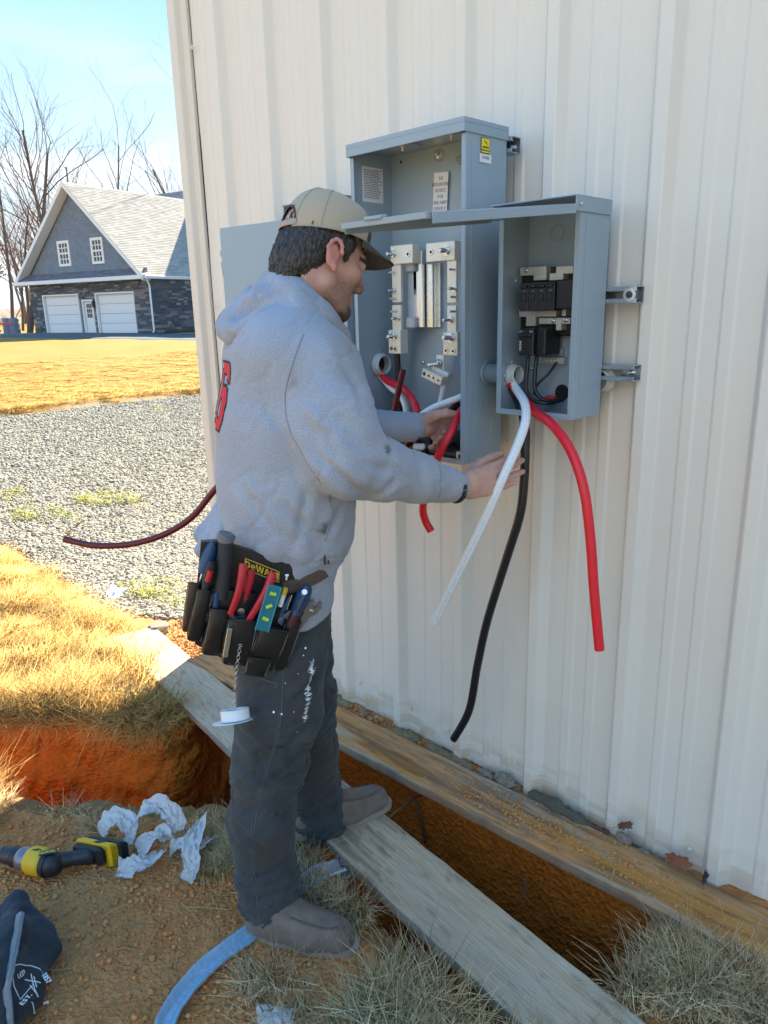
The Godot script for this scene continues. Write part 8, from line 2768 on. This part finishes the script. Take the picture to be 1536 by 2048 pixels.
func trees() -> void:
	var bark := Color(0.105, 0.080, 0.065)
	tree("tallest bare tree standing left of the house, forked high", Vector3(-54.6, 0.4, -18.3), 14.8, 0.23, Vector3(0.05, 0, -0.06), 5, 11, bark, 500)
	tree("bare tree at the left edge of the view beyond the lawn", Vector3(-59.0, 0.4, -17.6), 14.0, 0.20, Vector3(-0.03, 0, 0.05), 5, 12, bark)
	tree("large bare tree rising beside the metal building corner", Vector3(-60.5, 0.4, -39.5), 22.5, 0.26, Vector3(-0.05, 0, 0.10), 5, 31, bark)
	tree("bare tree leaning left above the house ridge", Vector3(-59.0, 0.4, -36.5), 17.0, 0.19, Vector3(-0.22, 0, 0.30), 4, 14, bark)
	tree("brown leaved small tree close to the house's left corner", Vector3(-61.5, 0.4, -20.8), 11.0, 0.15, Vector3(0.02, 0, 0.0), 5, 15, bark, 3500)
	tree("slender bare tree right behind the left roof edge", Vector3(-70.0, 0.4, -27.5), 20.0, 0.22, Vector3(0.0, 0, -0.03), 5, 16, bark)
	tree("brown leaved thin tree at the left edge below the tall one", Vector3(-64.0, 0.4, -19.0), 10.0, 0.13, Vector3(-0.02, 0, 0.03), 5, 17, bark, 3500)
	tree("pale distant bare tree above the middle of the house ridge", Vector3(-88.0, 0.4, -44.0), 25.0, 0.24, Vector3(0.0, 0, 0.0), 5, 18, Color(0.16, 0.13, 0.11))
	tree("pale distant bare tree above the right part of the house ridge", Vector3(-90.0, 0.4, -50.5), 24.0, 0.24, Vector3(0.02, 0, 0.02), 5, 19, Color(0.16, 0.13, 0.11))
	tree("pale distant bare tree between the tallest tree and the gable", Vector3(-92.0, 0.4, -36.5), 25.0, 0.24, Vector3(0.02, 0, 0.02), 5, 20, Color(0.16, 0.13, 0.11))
	tree("brown leaved sapling between the barrels and the tallest tree", Vector3(-66.0, 0.4, -22.0), 9.0, 0.12, Vector3(0.02, 0, 0.02), 5, 41, bark, 4200)
	tree("rusty leaved low tree behind the barrels", Vector3(-72.0, 0.4, -21.5), 10.0, 0.13, Vector3(0.0, 0, -0.03), 5, 42, bark, 4200)
	tree("grey bare tree between the left view edge and the tallest tree", Vector3(-74.0, 0.4, -24.0), 17.0, 0.18, Vector3(0.0, 0, 0.02), 5, 43, bark)
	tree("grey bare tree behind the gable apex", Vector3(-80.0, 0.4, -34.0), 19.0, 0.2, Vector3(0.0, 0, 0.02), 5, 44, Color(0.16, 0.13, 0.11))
	rng.seed = 77
	# far wood beyond, one mass
	var a := MB.new()
	grow(a, a, Vector3.ZERO, Vector3.UP, 10.0, 0.16, 0, 4, 0.6)
	var xf := []
	var cl := []
	for i in 420:
		var ang := rng.randf_range(-2.2, 1.2)
		var d := rng.randf_range(110.0, 190.0)
		var dir := Vector3(-0.94, 0, -0.34).rotated(Vector3.UP, ang * 0.5)
		xf.append(Transform3D(Basis(Vector3.UP, rng.randf() * TAU).scaled(Vector3.ONE * rng.randf_range(0.9, 1.7)), dir * d + Vector3(0, 0.3, 0)))
		cl.append(Color(0.17, 0.12, 0.10) * rng.randf_range(0.8, 1.3))
	for i in 260:      # undergrowth along its edge
		var ang := rng.randf_range(-2.2, 1.2)
		var dir := Vector3(-0.94, 0, -0.34).rotated(Vector3.UP, ang * 0.5)
		xf.append(Transform3D(Basis(Vector3.UP, rng.randf() * TAU).scaled(Vector3(0.5, 0.22, 0.5) * rng.randf_range(0.6, 1.3)), dir * rng.randf_range(95.0, 170.0) + Vector3(0, -0.2, 0)))
		cl.append(Color(0.26, 0.15, 0.09) * rng.randf_range(0.8, 1.3))
	var wd := scatter("far_wood", a.mesh(), mat("far_bark", Color.WHITE, 0.95, 0.0, {"vc": true, "spec": 0.1}), xf, cl)
	tag(wd, "hazy far wood of bare grey brown trees on the horizon", "wood")
	var hb := MB.new()
	var rows := []
	for j in 5:
		var row := []
		for i in 60:
			var ang := lerpf(-2.0, 1.2, i / 59.0)
			var dir := Vector3(-0.94, 0, -0.34).rotated(Vector3.UP, ang)
			row.append(dir * (230.0 + 22.0 * j) + Vector3(0, [-0.5, 2.5, 4.5, 5.5, 5.0][j] * (1.0 + 0.5 * nz.get_noise_1d(i * 0.2)), 0))
		rows.append(row)
	hb.grid(rows)
	hb.orient(func(_p): return Vector3.UP)
	setting("hills", hb, mat("far_hill", Color(0.20, 0.15, 0.11), 0.95, 0.0, {"two": true}))

# ---------------------------------------------------------------- grass
func clump(blades: int, rad: float, h0: float, h1: float, lean: float, wd: float, tip: Color, root: Color) -> MB:
	var b := MB.new()
	for i in blades:
		var a := rng.randf() * TAU
		var o := Vector3(cos(a), 0, sin(a)) * rad * sqrt(rng.randf())
		var out := (Vector3(cos(a), 0, sin(a)) + Vector3(rng.randfn(), 0, rng.randfn()) * 0.7).normalized()
		var h := rng.randf_range(h0, h1)
		var l := lean * rng.randf_range(0.2, 1.3)
		var side := Vector3(-out.z, 0, out.x) * wd * rng.randf_range(0.6, 1.2)
		var k := rng.randf_range(0.75, 1.2)
		var pp := o
		var ps := side
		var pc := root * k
		for s in 3:
			var v := (s + 1) / 3.0
			var q := o + Vector3.UP * h * (v - 0.28 * l * v * v) + out * (h * l * v * v) + Vector3(rng.randfn(), 0, rng.randfn()) * h * 0.05
			var ns := side * (1.0 - v * 0.85)
			var nn := (out * 0.4 + Vector3.UP * 0.6).normalized()
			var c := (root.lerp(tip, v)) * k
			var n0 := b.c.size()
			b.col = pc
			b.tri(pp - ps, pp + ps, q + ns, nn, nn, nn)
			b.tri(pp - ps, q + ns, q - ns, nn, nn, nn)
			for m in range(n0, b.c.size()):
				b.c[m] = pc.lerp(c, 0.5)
			pp = q
			ps = ns
			pc = c
	return b

func grasses() -> void:
	rng.seed = 501
	var gm := mat("dry_blades", Color.WHITE, 0.8, 0.0, {"vc": true, "two": true, "back": Color(0.45, 0.33, 0.12), "spec": 0.25})
	var sm := mat("shade_blades", Color.WHITE, 0.85, 0.0, {"vc": true, "two": true, "back": Color(0.25, 0.22, 0.14), "spec": 0.2})
	# thatch of golden lawn grass on the sunlit bank
	var kinds := []
	for k in 3:
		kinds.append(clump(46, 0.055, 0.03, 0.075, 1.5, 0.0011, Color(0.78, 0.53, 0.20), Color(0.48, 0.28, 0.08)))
	var groups := [[], [], []]
	var tints := [[], [], []]
	for i in 5200:
		var x := rng.randf_range(-6.2, -2.5)
		var z := rng.randf_range(0.18, 2.3)
		if Geometry2D.is_point_in_polygon(Vector2(x, z), pit) or gravel_share(x, z) > 0.3:
			continue
		if z > 0.30 + 0.75 * (x + 5.5) * 0.0 + 1.05 - (x + 3.1) * 1.0 and x > -4.0:
			pass
		var edge := smoothstep(0.22, 0.42, z + nz.get_noise_2d(x * 2.0, z * 2.0) * 0.12 - smoothstep(-3.9, -2.6, x) * 0.20)
		if rng.randf() > edge:
			continue
		if x > -3.35 and z < 0.44 and x + 0.5 * z > -3.0:
			continue
		var lump := 0.75 + 0.55 * smoothstep(-0.2, 0.4, nz.get_noise_2d(x * 3.0, z * 3.0))
		var s := rng.randf_range(0.75, 1.35) * lump
		var k := rng.randi() % 3
		var bs := Basis.from_euler(Vector3(rng.randfn() * 0.22, rng.randf() * TAU, rng.randfn() * 0.22))
		groups[k].append(Transform3D(bs.scaled(Vector3(s, s, s)), Vector3(x, ground_height(x, z) - 0.004, z)))
		tints[k].append(Color(1, 1, 1) * rng.randf_range(0.75, 1.15))
	# hanging over the edge of the cut
	for i in pit.size():
		var p := pit[i]
		if p.x > -2.5 or p.y < 0.55:
			continue
		for r in 2:
			var k := rng.randi() % 3
			var s := rng.randf_range(0.9, 1.7)
			var bs := Basis.from_euler(Vector3(rng.randf_range(0.3, 1.1), rng.randf_range(-0.4, 0.9), rng.randfn() * 0.3))
			groups[k].append(Transform3D(bs.scaled(Vector3(s, s, s)), Vector3(p.x + rng.randfn() * 0.03, ground_height(p.x, p.y) - 0.005, p.y + rng.randfn() * 0.03 - 0.01)))
			tints[k].append(Color(1, 0.95, 0.85) * rng.randf_range(0.6, 1.0))
	for k in 3:
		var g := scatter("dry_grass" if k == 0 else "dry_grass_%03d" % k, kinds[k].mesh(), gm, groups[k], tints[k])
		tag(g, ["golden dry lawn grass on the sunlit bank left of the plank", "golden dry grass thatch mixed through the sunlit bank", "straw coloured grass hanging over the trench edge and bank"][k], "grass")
	# tall bleached tufts in the shade
	var tall := []
	for k in 3:
		tall.append(clump(60, 0.05, 0.05, 0.16, 0.85, 0.0018, Color(0.92, 0.69, 0.40), Color(0.60, 0.41, 0.20)))
	groups = [[], [], []]
	tints = [[], [], []]
	for q in [[-1.02, 0.90, 0.20, 0.085, 75, 1.15], [-1.30, 0.80, 0.12, 0.05, 34, 0.8], [-0.80, 0.92, 0.16, 0.10, 48, 1.0], [-1.12, 1.05, 0.10, 0.06, 20, 0.75], [-0.52, 0.42, 0.11, 0.05, 46, 0.95], [-0.40, 0.34, 0.10, 0.05, 26, 0.8], [-0.66, 0.36, 0.05, 0.05, 14, 0.8], [-1.70, 0.84, 0.07, 0.06, 34, 0.75], [-1.80, 0.92, 0.06, 0.05, 20, 0.6], [-1.55, 0.78, 0.08, 0.03, 20, 0.7], [-2.2, 1.10, 0.14, 0.05, 13, 0.55], [-2.42, 1.32, 0.05, 0.04, 16, 0.6], [-1.2, 0.98, 0.12, 0.05, 16, 0.55]]:
		for i in q[4]:
			var x: float = q[0] + rng.randfn() * q[2]
			var z: float = q[1] + rng.randfn() * q[3]
			if Geometry2D.is_point_in_polygon(Vector2(x, z), pit):
				continue
			if seg_dist(Vector2(x, z), Vector2(-1.44, 1.03), Vector2(-1.12, 0.89)) < 0.115:
				continue
			var k := rng.randi() % 3
			var s: float = q[5] * rng.randf_range(0.55, 1.1)
			groups[k].append(Transform3D(Basis.from_euler(Vector3(rng.randfn() * 0.18, rng.randf() * TAU, rng.randfn() * 0.18)).scaled(Vector3(s, s, s)), Vector3(x, ground_height(x, z) - 0.006, z)))
			tints[k].append((Color(1, 1, 1) if rng.randf() > 0.14 else Color(0.78, 0.90, 0.66)) * rng.randf_range(0.75, 1.2))
	for k in 3:
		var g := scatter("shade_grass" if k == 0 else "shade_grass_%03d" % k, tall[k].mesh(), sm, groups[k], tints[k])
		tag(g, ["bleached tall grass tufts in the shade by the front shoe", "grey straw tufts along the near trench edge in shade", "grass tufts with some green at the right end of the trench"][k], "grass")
	# loose straws on the dirt
	var stw := MB.new()
	for i in 90:
		var x := rng.randf_range(-2.3, -0.7)
		var z := rng.randf_range(0.8, 1.6)
		if Geometry2D.is_point_in_polygon(Vector2(x, z), pit):
			continue
		var d := Vector3(rng.randfn(), 0.1 * rng.randfn(), rng.randfn()).normalized() * rng.randf_range(0.02, 0.07)
		var y := ground_height(x, z) + 0.008
		stw.col = Color(0.50, 0.38, 0.2) * rng.randf_range(0.7, 1.1)
		stw.tube([Vector3(x, y, z) - d, Vector3(x, y + 0.006, z) + d * 0.1, Vector3(x, y, z) + d], 0.0011, 4, false)
	var so := single("loose_straw", stw, sm, "loose straws scattered over the bare dirt", "straw")
	so.set_meta("kind", "stuff")
	# short turf along the near edge of the far lawn, and thin green in the gravel
	var turf := clump(40, 0.12, 0.012, 0.04, 1.2, 0.004, Color(0.66, 0.42, 0.13), Color(0.46, 0.28, 0.08))
	var xf := []
	var cl := []
	for i in 9000:
		var q := pow(rng.randf(), 2.0)
		var x := -13.25 - 12.0 * q
		var z := rng.randf_range(-11.0 - 6.0 * q, 0.5)
		var s := rng.randf_range(0.8, 1.6)
		xf.append(Transform3D(Basis(Vector3.UP, rng.randf() * TAU).scaled(Vector3(s, s * rng.randf_range(0.6, 1.1), s)), Vector3(x, ground_height(x, z) - 0.01, z)))
		cl.append(Color(1, 1, 1) * rng.randf_range(0.8, 1.25))
	var tf := scatter("lawn_turf", turf.mesh(), gm, xf, cl)
	tag(tf, "short golden turf along the lawn edge beyond the gravel", "grass")
	var weed := clump(24, 0.06, 0.02, 0.05, 1.2, 0.0022, Color(0.42, 0.44, 0.06), Color(0.25, 0.27, 0.04))
	xf = []
	cl = []
	for q in [Vector3(-6.12, 0, -0.416), Vector3(-6.19, 0, -0.1992), Vector3(-6.299, 0, -0.914), Vector3(-6.227, 0, -0.9968), Vector3(-3.862, 0, -0.0166), Vector3(-3.823, 0, -0.1249), Vector3(-6.371, 0, -0.74), Vector3(-7.07, 0, -0.3934), Vector3(-11.63, 0, -4.476), Vector3(-13.22, 0, -4.545)]:
		for i in 12:
			var p: Vector3 = q + Vector3(rng.randfn() * 0.16, 0, rng.randfn() * 0.06)
			var s := rng.randf_range(0.6, 1.3)
			xf.append(Transform3D(Basis(Vector3.UP, rng.randf() * TAU).scaled(Vector3(s, s, s)), Vector3(p.x, ground_height(p.x, p.z) + 0.01, p.z)))
			cl.append(Color(1, 1, 1) * rng.randf_range(0.8, 1.3))
	var wg := scatter("weeds", weed.mesh(), gm, xf, cl)
	tag(wg, "thin yellow green weeds growing through the gravel", "weeds")
